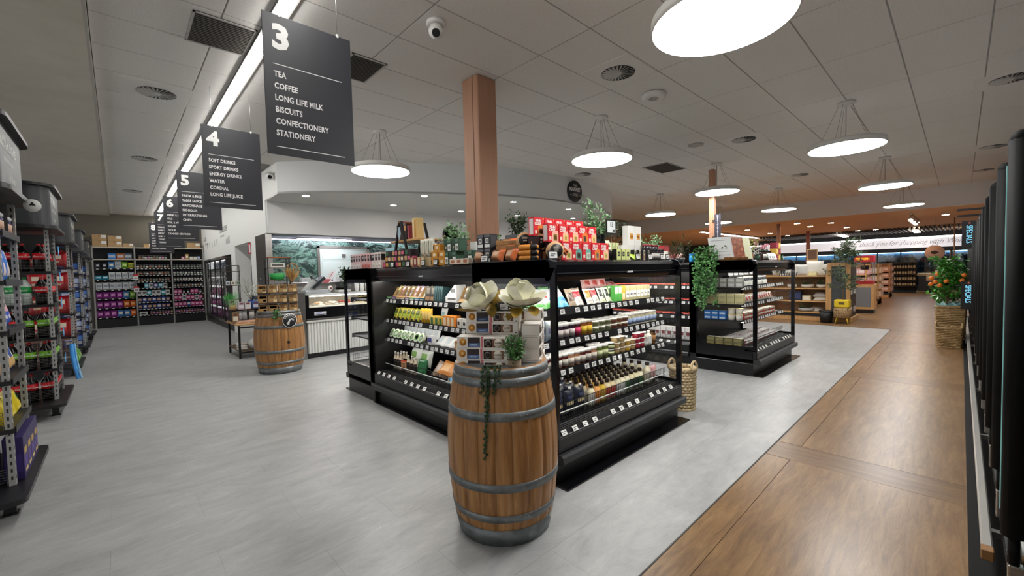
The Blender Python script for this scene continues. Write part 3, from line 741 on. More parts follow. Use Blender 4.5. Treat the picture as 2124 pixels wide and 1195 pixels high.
# ---------------------------------------------------------------- product kinds
PK = {}
def K(key, fn, *a, **k):
    if key not in PK: PK[key] = fn(*a, **k)
    return PK[key]
FA = Matrix.Translation((2.3, 2.0, 0))                                   # front case A
WA = Matrix.Translation((2.3, 5.02, 0)) @ Matrix.Rotation(R(-90), 4, 'Z')  # west case A
FB = Matrix.Translation((6.62, 1.98, 0)); WB = Matrix.Translation((6.62, 5.0, 0)) @ Matrix.Rotation(R(-90), 4, 'Z')
ORD = ['first', 'second', 'third', 'fourth', 'fifth', 'sixth', 'seventh', 'eighth', 'ninth', 'tenth', 'eleventh', 'twelfth', 'thirteenth', 'fourteenth', 'fifteenth', 'sixteenth']
def ordl(label, i, cnt, dp=0, deep=1, st=0, stack=1):
    e = ''
    if cnt > 1: e += ', '+ORD[i]+' from left' if i < 16 else ', far right'
    if stack > 1: e += [' bottom', ' middle', ' top'][0 if st == 0 else (2 if st == stack-1 else 1)] if stack < 4 else ' layer '+ORD[st]
    if deep > 1: e += (', front row' if dp == 0 else ', back row') if deep == 2 else ', row '+ORD[dp]
    return label+e
def run(T, z, y, x, items):
    # items: (proto, pitch, count, label, group, opts)
    for it in items:
        p, pitch, cnt, label, group = it[:5]; o = it[5] if len(it) > 5 else {}
        if p is None: x += pitch*cnt; continue
        stack, deep = o.get('stack', 1), o.get('deep', 1)
        for i in range(cnt):
            for st in range(stack):
                for dp in range(deep):
                    put(p, T @ TRS(x+pitch*(i+.5)+random.uniform(-.003, .003), y+o.get('dy', 0)+dp*o.get('dd', .08), z+st*o.get('sh', .05)+dp*o.get('dz', 0), o.get('rz', 0)+random.uniform(-.05, .05), o.get('tilt', 0)), ordl(label, i, cnt, dp, deep, st, stack), group, cat=o.get('cat'))
        x += pitch*cnt
    return x
tagL = lambda s: s
# ---- front case A, shelf 1
z = 1.282
blue = K('blue', pouch, 'chilled_packet', .11, .2, .03, '5fb0dc', [(0, 1, .55, 1, 'e9eef0'), (.15, .85, .2, .4, '2f7fc0')])
grnw = K('grnw', pouch, 'chilled_packet', .11, .2, .03, 'e6ebe2', [(0, 1, .0, .3, '4fae4a'), (.2, .8, .5, .8, 'c0402e')])
red1 = K('red1', pouch, 'salami_packet', .10, .155, .025, 'e8e2dc', [(0, 1, .5, .9, 'c22330'), (.2, .8, .1, .4, 'b9b2a8')])
ora1 = K('ora1', pouch, 'salami_packet', .10, .155, .025, 'eee6da', [(.1, .9, .4, .9, 'd9822a'), (.2, .8, .1, .3, 'c0b8a8')])
cow = K('cow', pouch, 'cheese_packet', .10, .155, .025, 'd5e0c0', [(.1, .6, .4, .9, '20241f'), (.5, .9, .2, .5, '2d332b')])
grn = K('grn', carton, 'juice_carton', .06, .05, .15, '58b050', [(.1, .9, .5, .95, 'd9e8c4')])
yel = K('yel', carton, 'juice_carton', .06, .05, .15, 'd9a93c', [(.1, .9, .1, .5, 'efe2b8')])
wjar = K('wjar', carton, 'glass_jar', .062, .06, .14, 'bdb488', [(.05, .95, .2, .68, 'f0f0ee'), (.2, .8, .38, .48, '555555')], top='e8e4d0', cat='jar')
kdk = K('kraftpk', pouch, 'nut_packet', .10, .17, .03, 'a99a86', [(.1, .9, .3, .8, '5b4436')])
run(FA, z, .33, .05, [(grnw, .105, 3, 'green and white chilled packet leaning on the top front shelf by the post', 'leaning packets', {'tilt': R(-38), 'deep': 2, 'dd': .1}), (blue, .10, 2, 'light blue chilled packet leaning on the top shelf of the near end case', 'leaning blue packets', {'tilt': R(-38), 'deep': 2, 'dd': .1}),
 (kdk, .1, 1, 'brown nut packet between the blue and the red packets on the top front shelf', None, {'tilt': R(-25)}), (red1, .105, 1, 'red and white salami packet left of the orange one on the top front shelf', None, {'tilt': R(-25)}), (kdk, .05, 1, 'brown nut packet tucked behind the orange packet on the top front shelf', None, {'tilt': R(-25), 'dy': .05}),
 (ora1, .105, 1, 'orange and white salami packet on the top front shelf', None, {'tilt': R(-25)}), (red1, .1, 1, 'red and white salami packet right of the orange one on the top front shelf', None, {'tilt': R(-25)}), (cow, .1, 2, 'black spotted pale green cheese packet on the top front shelf', 'cheese packets', {'tilt': R(-22)}),
 (grn, .066, 2, 'bright green carton on the top front shelf', 'small cartons', {'deep': 2}), (yel, .066, 1, 'yellow carton on the top front shelf', None), (wjar, .068, 7, 'square jar with a white label at the right of the top front shelf', 'square white-label jars', {'deep': 2, 'dd': .07})])
gp = K('gpouch', pouch, 'salad_pouch', .13, .17, .05, '7fc474', [(.1, .9, .15, .6, '3f9b3a'), (.2, .8, .65, .9, 'd9e8cf')])
run(FA, 1.284, .58, .42, [(gp, .15, 2, 'green pouch standing at the back of the top front shelf', 'green pouches')])
hp = K('ham', pouch, 'ham_packet', .18, .14, .03, 'd8a8a4', [(.3, .7, .3, .6, 'c4483e'), (.1, .9, .7, .9, 'e6cfc9')])
run(FA, 1.40, .6, 1.12, [(hp, .13, 3, 'pink ham packet high at the back of the near end case', 'pink ham packets', {'tilt': R(-15)}), (hp, .13, 2, 'pink ham packet slumped at the back right of the near end case', 'slumped ham packets', {'tilt': R(-60)})])
tag(MB().box(1.05, 1.95, .5, .85, 1.385, 1.392).box(1.05, 1.95, .5, .505, 1.385, 1.42).build('wire_rack', BLACK, loc=(2.3, 2.0, 0)), 'black wire rack carrying the pink ham packets', 'rack')
# ---- shelf 2
z = 1.032
pj = K('plum', jar, 'relish_jar', .036, .125, '3a2436', 'efefec', 'cfc4c0'); pk = K('pinkj', jar, 'sauce_jar', .036, .125, '5a1f2a', 'f0f0ee', 'd93a6a'); oj = K('orj', jar, 'sauce_jar', .038, .13, 'a8642c', 'e9e6de', 'e8c23a')
wt = K('wtub', tub, 'dip_tub', .046, .052, 'cdc6a0', 'efeeea', '5f6a48'); wt2 = K('wtub2', tub, 'dip_tub', .046, .052, 'c7b28a', 'efeeea', '6a3a2e'); yo = K('yo', jar, 'yoghurt_jar', .036, .12, 'eae3c4', 'f2f1ec', '9fb2d4', lh=.12)
run(FA, z, .26, .04, [(K('lbp', pouch, 'oat_pouch', .12, .17, .05, 'c4d4e0', [(.1, .9, .35, .6, '8a8ab8'), (.1, .9, .7, .95, 'e6ecf0')]), .125, 2, 'pale blue oat pouch behind the near glass end, second shelf', 'pale oat pouches'), (pj, .078, 3, 'dark plum jar with white lid on the second front shelf', 'plum relish jars', {'deep': 2}), (pk, .08, 1, 'jar with a hot pink label on the second front shelf', None), (oj, .082, 2, 'orange sauce jar with a yellow label on the second front shelf', 'orange sauce jars', {'deep': 2}),
 (wt, .096, 3, 'pale green dip tub stacked on the second front shelf', 'pale dip tubs', {'stack': 2, 'sh': .053, 'deep': 2, 'dd': .1}), (wt2, .096, 3, 'brown dip tub stacked on the second front shelf', 'brown dip tubs', {'stack': 2, 'sh': .053, 'deep': 2, 'dd': .1}), (yo, .082, 7, 'cream yoghurt jar with blue label at the right of the second front shelf', 'yoghurt jars', {'deep': 2})])
# ---- shelf 3
z = .792
rj = K('redj', jar, 'pickle_jar', .037, .115, '6a2a22', 'f2f2ef', 'e2dcd2'); pe = K('peach', jar, 'pickle_jar', .037, .115, 'c08a66', 'f2f2ef', 'e6ddd0'); gj = K('grj', jar, 'olive_jar', .04, .12, '6b7a2c', 'f0f0ee', 'cfd6a8'); dj = K('dkj', jar, 'pesto_jar', .045, .06, '2f3a22', 'eeeeea', 'c9cf9a')
rt_ = K('redtub', tub, 'beetroot_tub', .042, .05, 'a8283c', 'f0e8e8'); bt = K('brtub', tub, 'hummus_tub', .046, .052, 'b59a6a', 'ece6d4'); ot = K('ortub', tub, 'hummus_tub', .046, .052, 'd0a445', 'ece6d4'); wb = K('wbot', bottle, 'milk_bottle', .035, .15, 'f0eee4', 'e8e8e4', 'f4f4f0'); brj = K('brj', jar, 'coffee_jar', .036, .15, '8a6038', '3a2a1c', 'c08a52')
run(FA, z, .26, .03, [(rj, .08, 3, 'red pickle jar behind the near glass end, third shelf', 'red pickle jars behind the glass end', {'deep': 2}), (rj, .08, 2, 'red pickle jar with white lid at the left of the third front shelf', 'red pickle jars', {'deep': 2}), (pe, .08, 2, 'peach coloured pickle jar with white lid on the third front shelf', 'peach pickle jars', {'deep': 2}), (rj, .08, 2, 'red pickle jar with white lid beside the green olive jars', 'red pickle jars beside olives', {'deep': 2}), (pe, .08, 1, 'peach pickle jar next to the green olive jar', None), (gj, .088, 2, 'green olive jar with white lid on the third front shelf', 'green olive jars', {'deep': 2, 'dd': .09}),
 (dj, .096, 1, 'short dark green jar stacked on the third front shelf', 'short dark jars', {'stack': 2, 'sh': .061}), (bt, .096, 2, 'brown hummus tub in a stack of three on the third front shelf', 'brown hummus tubs', {'stack': 3, 'sh': .053}), (ot, .096, 1, 'orange hummus tub in a stack on the third front shelf', 'orange hummus tubs', {'stack': 2, 'sh': .053}), (bt, .096, 1, 'brown hummus tub beside the red stack on the third front shelf', 'brown tubs by the red ones', {'stack': 2, 'sh': .053}), (rt_, .088, 2, 'deep red tub in a stack of three on the third front shelf', 'deep red tubs', {'stack': 3, 'sh': .051}), (wb, .076, 2, 'white bottle near the right of the third front shelf', 'white bottles'), (brj, .08, 1, 'brown jar at the right end of the third front shelf', None)])
tag(MB().lathe([(0, 0), (.035, 0), (.035, .003), (0, .003)], 20).build('round_ticket', TICKET, loc=(3.36, 2.15, .77)), 'round white shelf ticket hanging on the third front shelf rail', 'price tag').rotation_euler = (R(80), 0, R(20))
# ---- deck: bottles
z = .397
jb = {}
for key, body, lab in (('a', 'ece3c0', 'd8d6d2'), ('b', 'e5a866', 'd98a3c'), ('c', 'd9b84a', 'e6c04a'), ('d', 'ead9b0', 'c8584a'), ('e', 'ede6c8', 'cfd3d0'), ('f', 'ebe2c4', '4a7a52'), ('g', 'eadfb8', '3a4a42')):
    jb[key] = bottle('juice_bottle', .037, .19, body, '241713', lab, shoulder=.7, neckr=.5, capf=.14)
cols = 'abcddeefggf'
desc = {'a': 'cream juice bottle with grey label', 'b': 'orange juice bottle with brown cap', 'c': 'golden yellow juice bottle with brown cap', 'd': 'juice bottle with coral red label', 'e': 'pale juice bottle with white label', 'f': 'juice bottle with green label', 'g': 'juice bottle with dark green label'}
for i, c_ in enumerate(cols):
    for dp in range(5):
        put(jb[c_], FA @ TRS(.72+i*.083, .235+dp*.083, z+dp*.002, random.uniform(-.2, .2)), desc[c_]+', '+ORD[i]+' column, row '+ORD[dp], 'brown-capped juice bottles')
navy = K('navy', pouch, 'yoghurt_pouch', .14, .2, .06, '1f2333', [(.1, .9, .35, .55, 'c8b98a'), (.3, .7, .6, .8, '39405c')]); cap_ = MB().lathe([(.012, 0), (.014, .02), (0, .02)], 10).mesh('cap', mat('efefef', .4))
navy.kids = [('cap', cap_, Matrix.Translation((.03, 0, .195)))]
crm = K('crm', pouch, 'yoghurt_pouch', .12, .2, .05, 'eadcc6', [(.5, .9, .7, .9, 'e0653a'), (.1, .6, .2, .5, 'b8864a'), (.1, .5, .6, .9, '2a2320')]); crm.kids = [('cap', cap_, Matrix.Translation((-.02, 0, .195)))]
run(FA, z, .24, .06, [(crm, .14, 1, 'cream yoghurt pouch with an orange dot beside the near corner post', None, {'tilt': R(-6)}), (navy, .15, 3, 'navy yoghurt pouch with white cap, front row', 'navy pouches, front', {'tilt': R(-6)})])
run(FA, z, .35, .06, [(navy, .15, 4, 'navy yoghurt pouch with white cap behind the front pouches', 'navy pouches, behind', {'tilt': R(-8), 'deep': 3, 'dd': .1, 'dz': .012})])
tall = K('tallb', bottle, 'milk_bottle', .04, .22, 'ece2c6', '2a1a14', 'cfc6b8', neckr=.5)
run(FA, z, .24, 1.665, [(tall, .085, 1, 'taller cream bottle with dark cap right of the juice bottles', 'taller cream bottles', {'deep': 4, 'dd': .09})])
pinkbag = K('pinkbag', pouch, 'snack_bag', .14, .16, .07, 'd9a0a0', [(.2, .8, .3, .7, 'e6c4c0')])
run(FA, z, .27, 1.81, [(pinkbag, .1, 1, 'soft pink bag at the right end of the bottle row', None)])
clr = K('clr', pouch, 'plastic_bag', .14, .17, .06, 'b9c0c2', [(.2, .6, .4, .8, 'd9dfe0')], rough=.15)
run(FA, z+.012, .33, 1.79, [(clr, .16, 1, 'crumpled clear plastic bag at the right end of the lower deck', None, {'tilt': R(-14), 'dy': .1})])
# ================================================================ west case A
z = 1.282
def kt(n, a, b, c):
    # packet in a slanted kraft tray
    p = pouch('cracker_packet', .105, .2, .028, a, [(.1, .9, .15, .6, b), (.15, .85, .7, .92, c)])
    tr = MB().box(-.056, -.053, -.03, .04, 0, .17).box(.053, .056, -.03, .04, 0, .17).box(-.056, .056, -.032, -.03, 0, .035).box(-.056, .056, .04, .042, 0, .19)
    p.kids = [('kraft_tray', tr.mesh('kraft_tray', KRAFT))]
    return p
k1 = K('kt1', kt, 1, '8a7a64', '3a2a20', 'e0d6c0'); k2 = K('kt2', kt, 2, 'b8a2b8', '6a4a3a', 'efe6ee'); k3 = K('kt3', kt, 3, 'cfc98a', '5a5438', 'efeccc')
dkp = K('dkp', carton, 'biscuit_box', .11, .03, .17, '2a2620', [(.1, .9, .05, .3, '8a6a4a'), (.2, .8, .5, .9, '6a6458')]); tealp = K('tealp', carton, 'biscuit_box', .03, .1, .17, '1f3a3c', [(.1, .9, .1, .9, '27484a')])
wtri = P('display_box', MB().prism([(-.1, 0), (.1, 0), (.1, .19), (.07, .19), (-.1, .06)], -.003, .003, 'y').box(.0, .08, -.0036, -.003, .11, .15, 1).box(-.06, .08, -.0036, -.003, .03, .05, 1).box(-.1, .1, .0, .12, 0, .004).box(.096, .1, 0, .12, 0, .19).mesh('display_box', [mat('d8d8d8', .6), mat('6a6a6a')]), cat='box')
glid = K('glid', jar, 'relish_jar', .042, .19, '5a3a28', '7cc23a', '3f7a3a', lh=.3)
run(WA, z, .30, .0, [(k3, .11, 1, 'yellow-banded cracker packet in a kraft tray, far left of the top side shelf', None, {'tilt': R(-32)}), (k2, .11, 1, 'lilac cracker packet in a kraft tray, second from the far left of the top side shelf', None, {'tilt': R(-32)}), (k1, .11, 2, 'dark cracker packet in a kraft tray on the top side shelf', 'dark kraft tray packets', {'tilt': R(-32)}), (k2, .11, 2, 'lilac cracker packet in a kraft tray beside the dark boxes on the top side shelf', 'lilac kraft tray packets', {'tilt': R(-32)}), (k3, .11, 1, 'yellow-banded cracker packet in a kraft tray beside the dark boxes', None, {'tilt': R(-32)}),
 (dkp, .115, 2, 'dark biscuit box with a photo print on the top side shelf', 'dark biscuit boxes', {'tilt': R(-8)}), (tealp, .036, 5, 'thin dark teal biscuit box standing in a row on the top side shelf', 'thin teal boxes', {'tilt': R(-8)}), (wtri, .21, 1, 'pale grey slanted display box on the top side shelf', None), (None, .06, 1, '', ''), (k1, .12, 2, 'dark cracker packet in a kraft tray near the barrel end of the top side shelf', 'kraft tray packets near the barrel', {'tilt': R(-28)}), (glid, .09, 2, 'relish jar with bright green lid at the barrel end of the top side shelf', 'green lid jars')])
tagb = K('bluefront', carton, 'tray_front', .115, .012, .045, '3f9ac8', [(.1, .9, .3, .7, '8fd0ea')], cat='box')
for i, (hx, nm) in enumerate((('5aa858', 'green'), ('6a3a7a', 'purple'), ('b8935c', 'kraft'), ('b8935c', 'kraft'), ('5a2f7a', 'purple'), ('58a858', 'green'), ('4a9ac8', 'light blue'), ('1f6a7a', 'teal'))):
    o = K('tf'+hx, carton, 'tray_front', .108, .008, .042, hx, [(.15, .85, .35, .65, 'e6e2da')], cat='box')
    put(o, WA @ TRS(.055+i*.112, .212, 1.282), nm+' printed tray front on the top side shelf, '+ORD[i]+' from the far end', 'tray fronts')
# shelf 2
z = 1.032
yg = K('yg', pouch, 'cheese_packet', .10, .15, .03, 'd5c84a', [(.1, .9, .55, .9, '5a6a2c'), (.15, .85, .2, .45, '9fb84a'), (.2, .8, .0, .15, '3a4a5a')]); yp = K('yp', pouch, 'cheese_packet', .08, .17, .03, 'eeb83a', [(.1, .9, .3, .8, 'f4d27a')]); wp = K('wp', pouch, 'cheese_packet', .14, .17, .03, 'e4e8e6', [(.2, .8, .4, .7, '8fb8c0')])
wg = K('wg', wedge, 'cheese_wedge', .07, .11, .1, 'efc85a', '3f7a4a'); wgo = K('wgo', wedge, 'cheese_wedge', .07, .11, .12, 'f0953a', 'f4e0c0'); wc = K('wc', carton, 'cheese_carton', .075, .06, .1, 'e9e7e0', [(.15, .6, .35, .7, '2a2a2a')])
yt = K('yt', tub, 'dip_tub', .042, .05, '3a3226', 'e3c96a', 'c8a03a'); dr = K('dr', jar, 'relish_jar', .036, .15, '4a1f1a', '2a1a16', '7a3a2a')
run(WA, z, .28, .0, [(yg, .105, 7, 'yellow-green cheese packet in a row on the second side shelf', 'yellow-green cheese packets', {'tilt': R(-22), 'deep': 2, 'dd': .06}), (yp, .06, 3, 'upright yellow cheese packet on the second side shelf', 'upright yellow packets', {'rz': R(25)}), (wp, .10, 1, 'large white cheese packet behind the wedges on the second side shelf', None, {'dy': .12, 'tilt': R(-12)}), (wg, .085, 3, 'pale cheese wedge with green label on the second side shelf', 'pale cheese wedges', {'dy': -.03}), (wgo, .07, 3, 'orange cheese wedge on the second side shelf', 'orange cheese wedges', {'dy': -.03}), (wc, .095, 2, 'small white cheese carton right of the wedges', 'small white cartons', {'dy': -.03}), (yt, .09, 2, 'dark dip tub with yellow lid stacked on the second side shelf', 'yellow lid tubs', {'stack': 3, 'sh': .052}), (dr, .08, 4, 'dark red relish jar at the barrel end of the second side shelf', 'dark red relish jars', {'deep': 2})])
# shelf 3
z = .792
gc = K('gc', tub, 'soft_cheese', .058, .04, 'e4ead6', 'dfe8d0', '7fae5a', cat='cheese'); wq = K('wq', pouch, 'white_packet', .16, .15, .035, 'eceeec', [(.2, .8, .3, .7, 'cfd8da')]); og = K('og', carton, 'fudge_packet', .1, .08, .1, 'c9935a', [(.2, .8, .2, .75, 'e8d08a'), (.1, .9, .8, .95, 'a86a3a')], cat='packet'); bw = K('bw', carton, 'white_carton', .09, .06, .1, 'e8e8ea', [(.1, .9, .3, .8, '4a4a9a')])
gc.kids = list(gc.kids)+[('round_label', MB().lathe([(0, .0408), (.026, .0408)], 14).mesh('round_label', mat('f0f2e8', .5))), ('green_ring', MB().lathe([(.028, .0408), (.042, .0408)], 14, caps=False).mesh('green_ring', mat('5f9a4a', .5)))]
for i in range(8):
    put(gc, WA @ TRS(.07+i*.1, .26, z+.05, random.uniform(-.2, .2), R(62)), ordl('round pale green soft cheese tilted on the third side shelf', i, 8), 'round soft cheeses')
    put(wq, WA @ TRS(.07+i*.1, .42, z+.02, 0, R(-15)), ordl('white packet behind the round soft cheeses', i, 8), 'white packets behind')
run(WA, z, .28, .86, [(bw, .1, 1, 'white carton with purple print on the third side shelf', None), (wq, .15, 3, 'crumpled white packet in the middle of the third side shelf', 'crumpled white packets', {'tilt': R(-50)}), (og, .108, 4, 'golden brown fudge packet on the third side shelf', 'fudge packets'), (bw, .1, 2, 'white carton with purple print at the barrel end of the third side shelf', 'white purple cartons', {'stack': 1})])
# deck
z = .397
bb = K('bb', bottle, 'dressing_bottle', .03, .21, 'd9c8b0', 'efeae0', '2a2018', neckr=.4, shoulder=.6); lf = K('lf', pouch, 'salad_bag', .24, .22, .1, 'dfe4dc', [(.3, .7, .4, .8, '7fa85a')]); gb = K('gb', pouch, 'salad_bag', .18, .2, .08, '1f6a3a', [(.2, .8, .1, .4, '3f9a5a')]); bp = K('bp', pouch, 'bread_packet', .26, .2, .05, 'b9a294', [(.2, .8, .2, .8, 'cfc0b4')]); rp_ = K('rp', pouch, 'snack_packet', .16, .13, .06, 'a83a2a', [(.2, .8, .4, .9, 'd9a878')]); ob = K('ob', pouch, 'bread_packet', .26, .2, .05, 'd9904a', [(.2, .8, .3, .7, 'e8b880')])
run(WA, z, .27, .02, [(bb, .07, 3, 'brown and white dressing bottle at the far end of the lower deck', 'dressing bottles, far end', {'deep': 2}), (rp_, .10, 2, 'red snack packet in the wire guard of the side case', 'red snack packets'), ])
run(WA, z+.05, .42, .16, [(lf, .24, 2, 'large white salad bag with leaf print on the lower deck', 'white salad bags', {'tilt': R(-15)})])
run(WA, z, .26, .36, [(bb, .085, 3, 'brown and white dressing bottle beside the green bag', 'dressing bottles by the green bag'), (gb, .16, 1, 'bright green salad bag on the lower deck of the side case', None, {'tilt': R(-12)})])
run(WA, z+.03, .30, .84, [(bp, .24, 3, 'pinkish brown flat bread packet lying on the lower deck', 'flat bread packets', {'tilt': R(-42)}), ])
run(WA, z+.075, .27, 1.0, [(ob, .24, 2, 'orange flat bread packet on top of the pile on the lower deck', 'orange bread packets', {'tilt': R(-50)})])
run(WA, z+.01, .25, 1.2, [(K('wbp', pouch, 'bread_packet', .2, .12, .05, 'd4dcdf', [(.2, .8, .3, .7, '5a9ac0')]), .2, 3, 'white and blue packet at the front of the lower deck', 'white blue packets', {'tilt': R(-40)})])
# ================================================================ foreground barrel and what stands on it
make_barrel((1.77, 2.01, 0), 'big oak wine barrel with grey hoops in the foreground', 1.0, sz=1.095)
BT = Matrix.Translation((1.77, 2.01, .99)) @ Matrix.Rotation(R(-52), 4, 'Z')
def waf(kind):
    if kind == 'blue':
        return carton('wafer_box', .168, .11, .0708, 'f0eae2', [(.40, .86, .08, .92, '2a1d1c'), (.44, .84, .1, .42, '6a8fd0'), (.5, .75, .2, .32, 'cfe0f4'), (.9, .99, .02, .98, 'd9727a')], side=[(.15, .85, .2, .8, 'efe9e0')], rough=.45)
    return carton('wafer_box', .168, .11, .0708, 'f2ece4', [(.04, .80, .14, .86, '7a5236'), (.04, .34, .14, .86, '241c1a'), (.90, .95, .08, .2, '3a3030')], side=[(.1, .9, .85, .9, 'b8a898')], rough=.45)
def disc_on(r, x, z, d, m, n=18):
    b = MB().lathe([(0, -.0008), (r, -.0008), (r, 0)], n); b.v = [(x+a, -d/2-.0006+c*.9, z*1.1+bb*1.06) for a, bb, c in b.v]; return b
wb_ = waf('blue'); wm_ = waf('mocha')
wb_.kids = [('honey_print', disc_on(.022, -.047, .034, .11, None).mesh('honey_print', mat('d08a2c', .5))), ('honey_centre', disc_on(.008, -.045, .034, .1118, None).mesh('honey_centre', mat('f0cf8a', .5)))]
wt_ = text_mesh('WAFERS', .02, .001, 'CENTER').copy(); wt_.materials.append(mat('3a302a', .6))
wm_.kids = [('cream_disc', disc_on(.027, .013, .032, .11, None).mesh('cream_disc', mat('e6dccb', .5))), ('lettering', wt_, Matrix.Translation((.013, -.0585, .033)) @ Matrix.Rotation(R(90), 4, 'X') @ Matrix.Scale(.0125, 4)), ('ring_print', disc_on(.018, -.052, .032, .1104, None).mesh('ring_print', mat('bdb4aa', .5))), ('ring_centre', disc_on(.0155, -.052, .032, .112, None).mesh('ring_centre', mat('241c1a', .5)))]
H_ = .072
def wstack(p, x, y, n, z0, rz, lb):
    for k in range(n):
        put(p, BT @ TRS(x+random.uniform(-.003, .003), y, z0+k*H_, rz+random.uniform(-.03, .03)), ordl(lb, 0, 1)+(', layer '+ORD[k] if n > 1 else ''), 'wafer boxes on the barrel')
wstack(wb_, -.172, -.065, 3, 0, R(2), 'wafer box with blue label, front left stack on the barrel')
wstack(wm_, .004, -.10, 3, 0, R(-2), 'mocha wafer box, front middle stack on the barrel')
wstack(wb_, -.14, .055, 5, 0, R(2), 'wafer box with blue label, back left stack on the barrel')
wstack(wm_, .04, .03, 5, 0, R(-2), 'mocha wafer box, back middle stack on the barrel')
wstack(wm_, .10, .15, 5, 0, R(-2), 'mocha wafer box, rearmost stack on the barrel')
wstack(wm_, .205, .0, 4, 0, R(88), 'wafer box end-on, right stack on the barrel, near')
wstack(wm_, .205, .17, 5, 0, R(90), 'wafer box end-on, right stack on the barrel, far')
# small pot plant
q = BT @ Vector((.115, -.17, 0))
t = potted('potted_plant', 'small bushy green plant in a beige pot at the barrel rim', (q.x, q.y, .99), .042, .085, mat('a08a72', .7), .075, .07, 420, .03, .013, LEAF, 3, stems=16)
# trailing string of leaves
t = thing('trailing_plant', 'long green string plant hanging down the front of the barrel', 'plant', (1.77, 2.01, 0))
rr = random.Random(5)
def bpt(ang, z, off=.01):
    r_ = (.288+.064*(1-((z/1.095-.475)/.475)**2))+off
    return (r_*math.cos(ang), r_*math.sin(ang), z)
for ang, zb, nn in ((R(-147), .50, 105), (R(-145), .76, 56), (R(-138), .88, 34), (R(-152), .86, 38), (R(-133), .93, 18)):
    b = MB(); pts = [(.23*math.cos(ang), .23*math.sin(ang), 1.01), (.275*math.cos(ang), .275*math.sin(ang), 1.06), bpt(ang, 1.02, .018)]
    z = .96
    while z > zb: pts.append(bpt(ang+rr.uniform(-.012, .012), z, .013)); z -= .06
    strand(b, pts, nn, .0075, rr); b.path(pts, .0015, 4)
    stuff(b.build('leaf_strand', LEAFD, t))
b = MB()
for k in range(40): b.ball((.235*math.cos(R(-145))+rr.gauss(0, .025), .235*math.sin(R(-145))+rr.gauss(0, .025), 1.01+rr.uniform(0, .03)), .009, 5, 3)
stuff(b.build('leaf_clump', LEAFD, t))
# magnolias
PET = noise_mat('magnolia_petal', [(.3, 'e6e4c4'), (.6, 'f3f1de'), (.8, 'f8f7ee')], nscale=6, rough=.6); PET.node_tree.nodes['Principled BSDF'].inputs['Subsurface Weight'].default_value = .35; PET.node_tree.nodes['Principled BSDF'].inputs['Subsurface Radius'].default_value = (.05, .05, .04); LGOLD = noise_mat('magnolia_leaf_back', [(.3, '6b5212'), (.6, '957619'), (.8, 'ad8f34')], nscale=9, rough=.5)
def petal(L, W, cup, n=6):
    b = MB()
    for i in range(n+1):
        t = i/n; wd = W*math.sin(math.pi*min(1, t*.92+.06))**.75
        for j in range(n+1):
            s_ = (j/n-.5)*2
            x = s_*wd/2; y = L*t*math.cos(cup*t*.8); z = L*t*math.sin(cup*t)*.9+.22*W*(s_*s_)*math.sin(math.pi*t)
            b.v.append((x, y, z))
    for i in range(n):
        for j in range(n): b.face((i*(n+1)+j, i*(n+1)+j+1, (i+1)*(n+1)+j+1, (i+1)*(n+1)+j), 0, True)
    return b
def flower(label, c, s, yaw, pitch, seed):
    t = thing('magnolia_flower', label, 'flower', c); rr = random.Random(seed)
    A = Matrix.Rotation(yaw, 4, 'Z') @ Matrix.Rotation(pitch, 4, 'X')
    pm = petal(.13*s, .11*s, 1.2).mesh('petal', PET); pm2 = petal(.15*s, .12*s, .75).mesh('petal', PET)
    for k in range(15):
        o = obj('petal', pm if k < 8 else pm2, t)
        o.matrix_local = A @ Matrix.Rotation(2*math.pi*k/(4 if k < 8 else 7)+(.7 if 4 <= k < 8 else 0)+rr.uniform(-.25, .25), 4, 'Z') @ Matrix.Rotation(R(34 if k < 4 else 16 if k < 8 else -10)+rr.uniform(-.2, .2), 4, 'X') @ Matrix.Rotation(rr.uniform(-.3, .3), 4, 'Y') @ Matrix.Scale(rr.uniform(.85, 1.1), 4)
    b = MB().ball((0, 0, .02*s), .016*s, 8, 6, sq=(1, 1, 1.6)); b.v = [tuple(A @ Vector(v)) for v in b.v]; b.build('flower_centre', mat('b9a23a', .6), t)
    return t
cA = BT @ Vector((-.11, .04, .40)); cB = BT @ Vector((.13, .06, .405))
fA = flower('left cream magnolia flower above the wafer boxes on the barrel', cA, 1.12, R(-85), R(28), 3)
fB = flower('right cream magnolia flower above the wafer boxes on the barrel', cB, 1.18, R(-35), R(24), 8)
lm = petal(.15, .085, .3).mesh('leaf', LGOLD); IB = BT.inverted()
# leaves set in the barrel frame: (flower, base offset from flower, yaw, pitch, roll, size)
for f, c, off, yw, pt, rl, s_ in ((fA, cA, (.05, -.06, .01), -160, -55, 0, .8), (fA, cA, (.09, -.04, -.06), 10, 68, 180, 1.15), (fA, cA, (.0, -.03, -.03), 95, -15, 0, 1.25), (fB, cB, (-.10, -.03, -.03), 30, 55, 160, 1.2), (fB, cB, (.0, -.09, -.02), 175, -40, 0, .85), (fB, cB, (.08, -.08, -.015), -165, -38, 0, .85), (fB, cB, (-.04, -.06, -.02), 160, -62, 0, .7)):
    o = obj('leaf', lm, f); o.matrix_local = Matrix.Translation(BT.to_3x3() @ Vector(off)) @ Matrix.Rotation(R(-52+yw), 4, 'Z') @ Matrix.Rotation(R(pt), 4, 'X') @ Matrix.Rotation(R(rl), 4, 'Y') @ Matrix.Scale(s_, 4)
for f, c in ((fA, cA), (fB, cB)):
    MB().path([(0, 0, -.005), ((1.80-c.x)*.6, (2.1-c.y)*.6, -.04), (1.80-c.x, 2.1-c.y, .99+.362-c.z)], .005, 6).build('stem', mat('5a4a22', .7), f)
t = thing('greenery_sprig', 'small mint green sprig lying on top of the wafer boxes', 'plant', tuple(BT @ Vector((.13, .10, .362))))
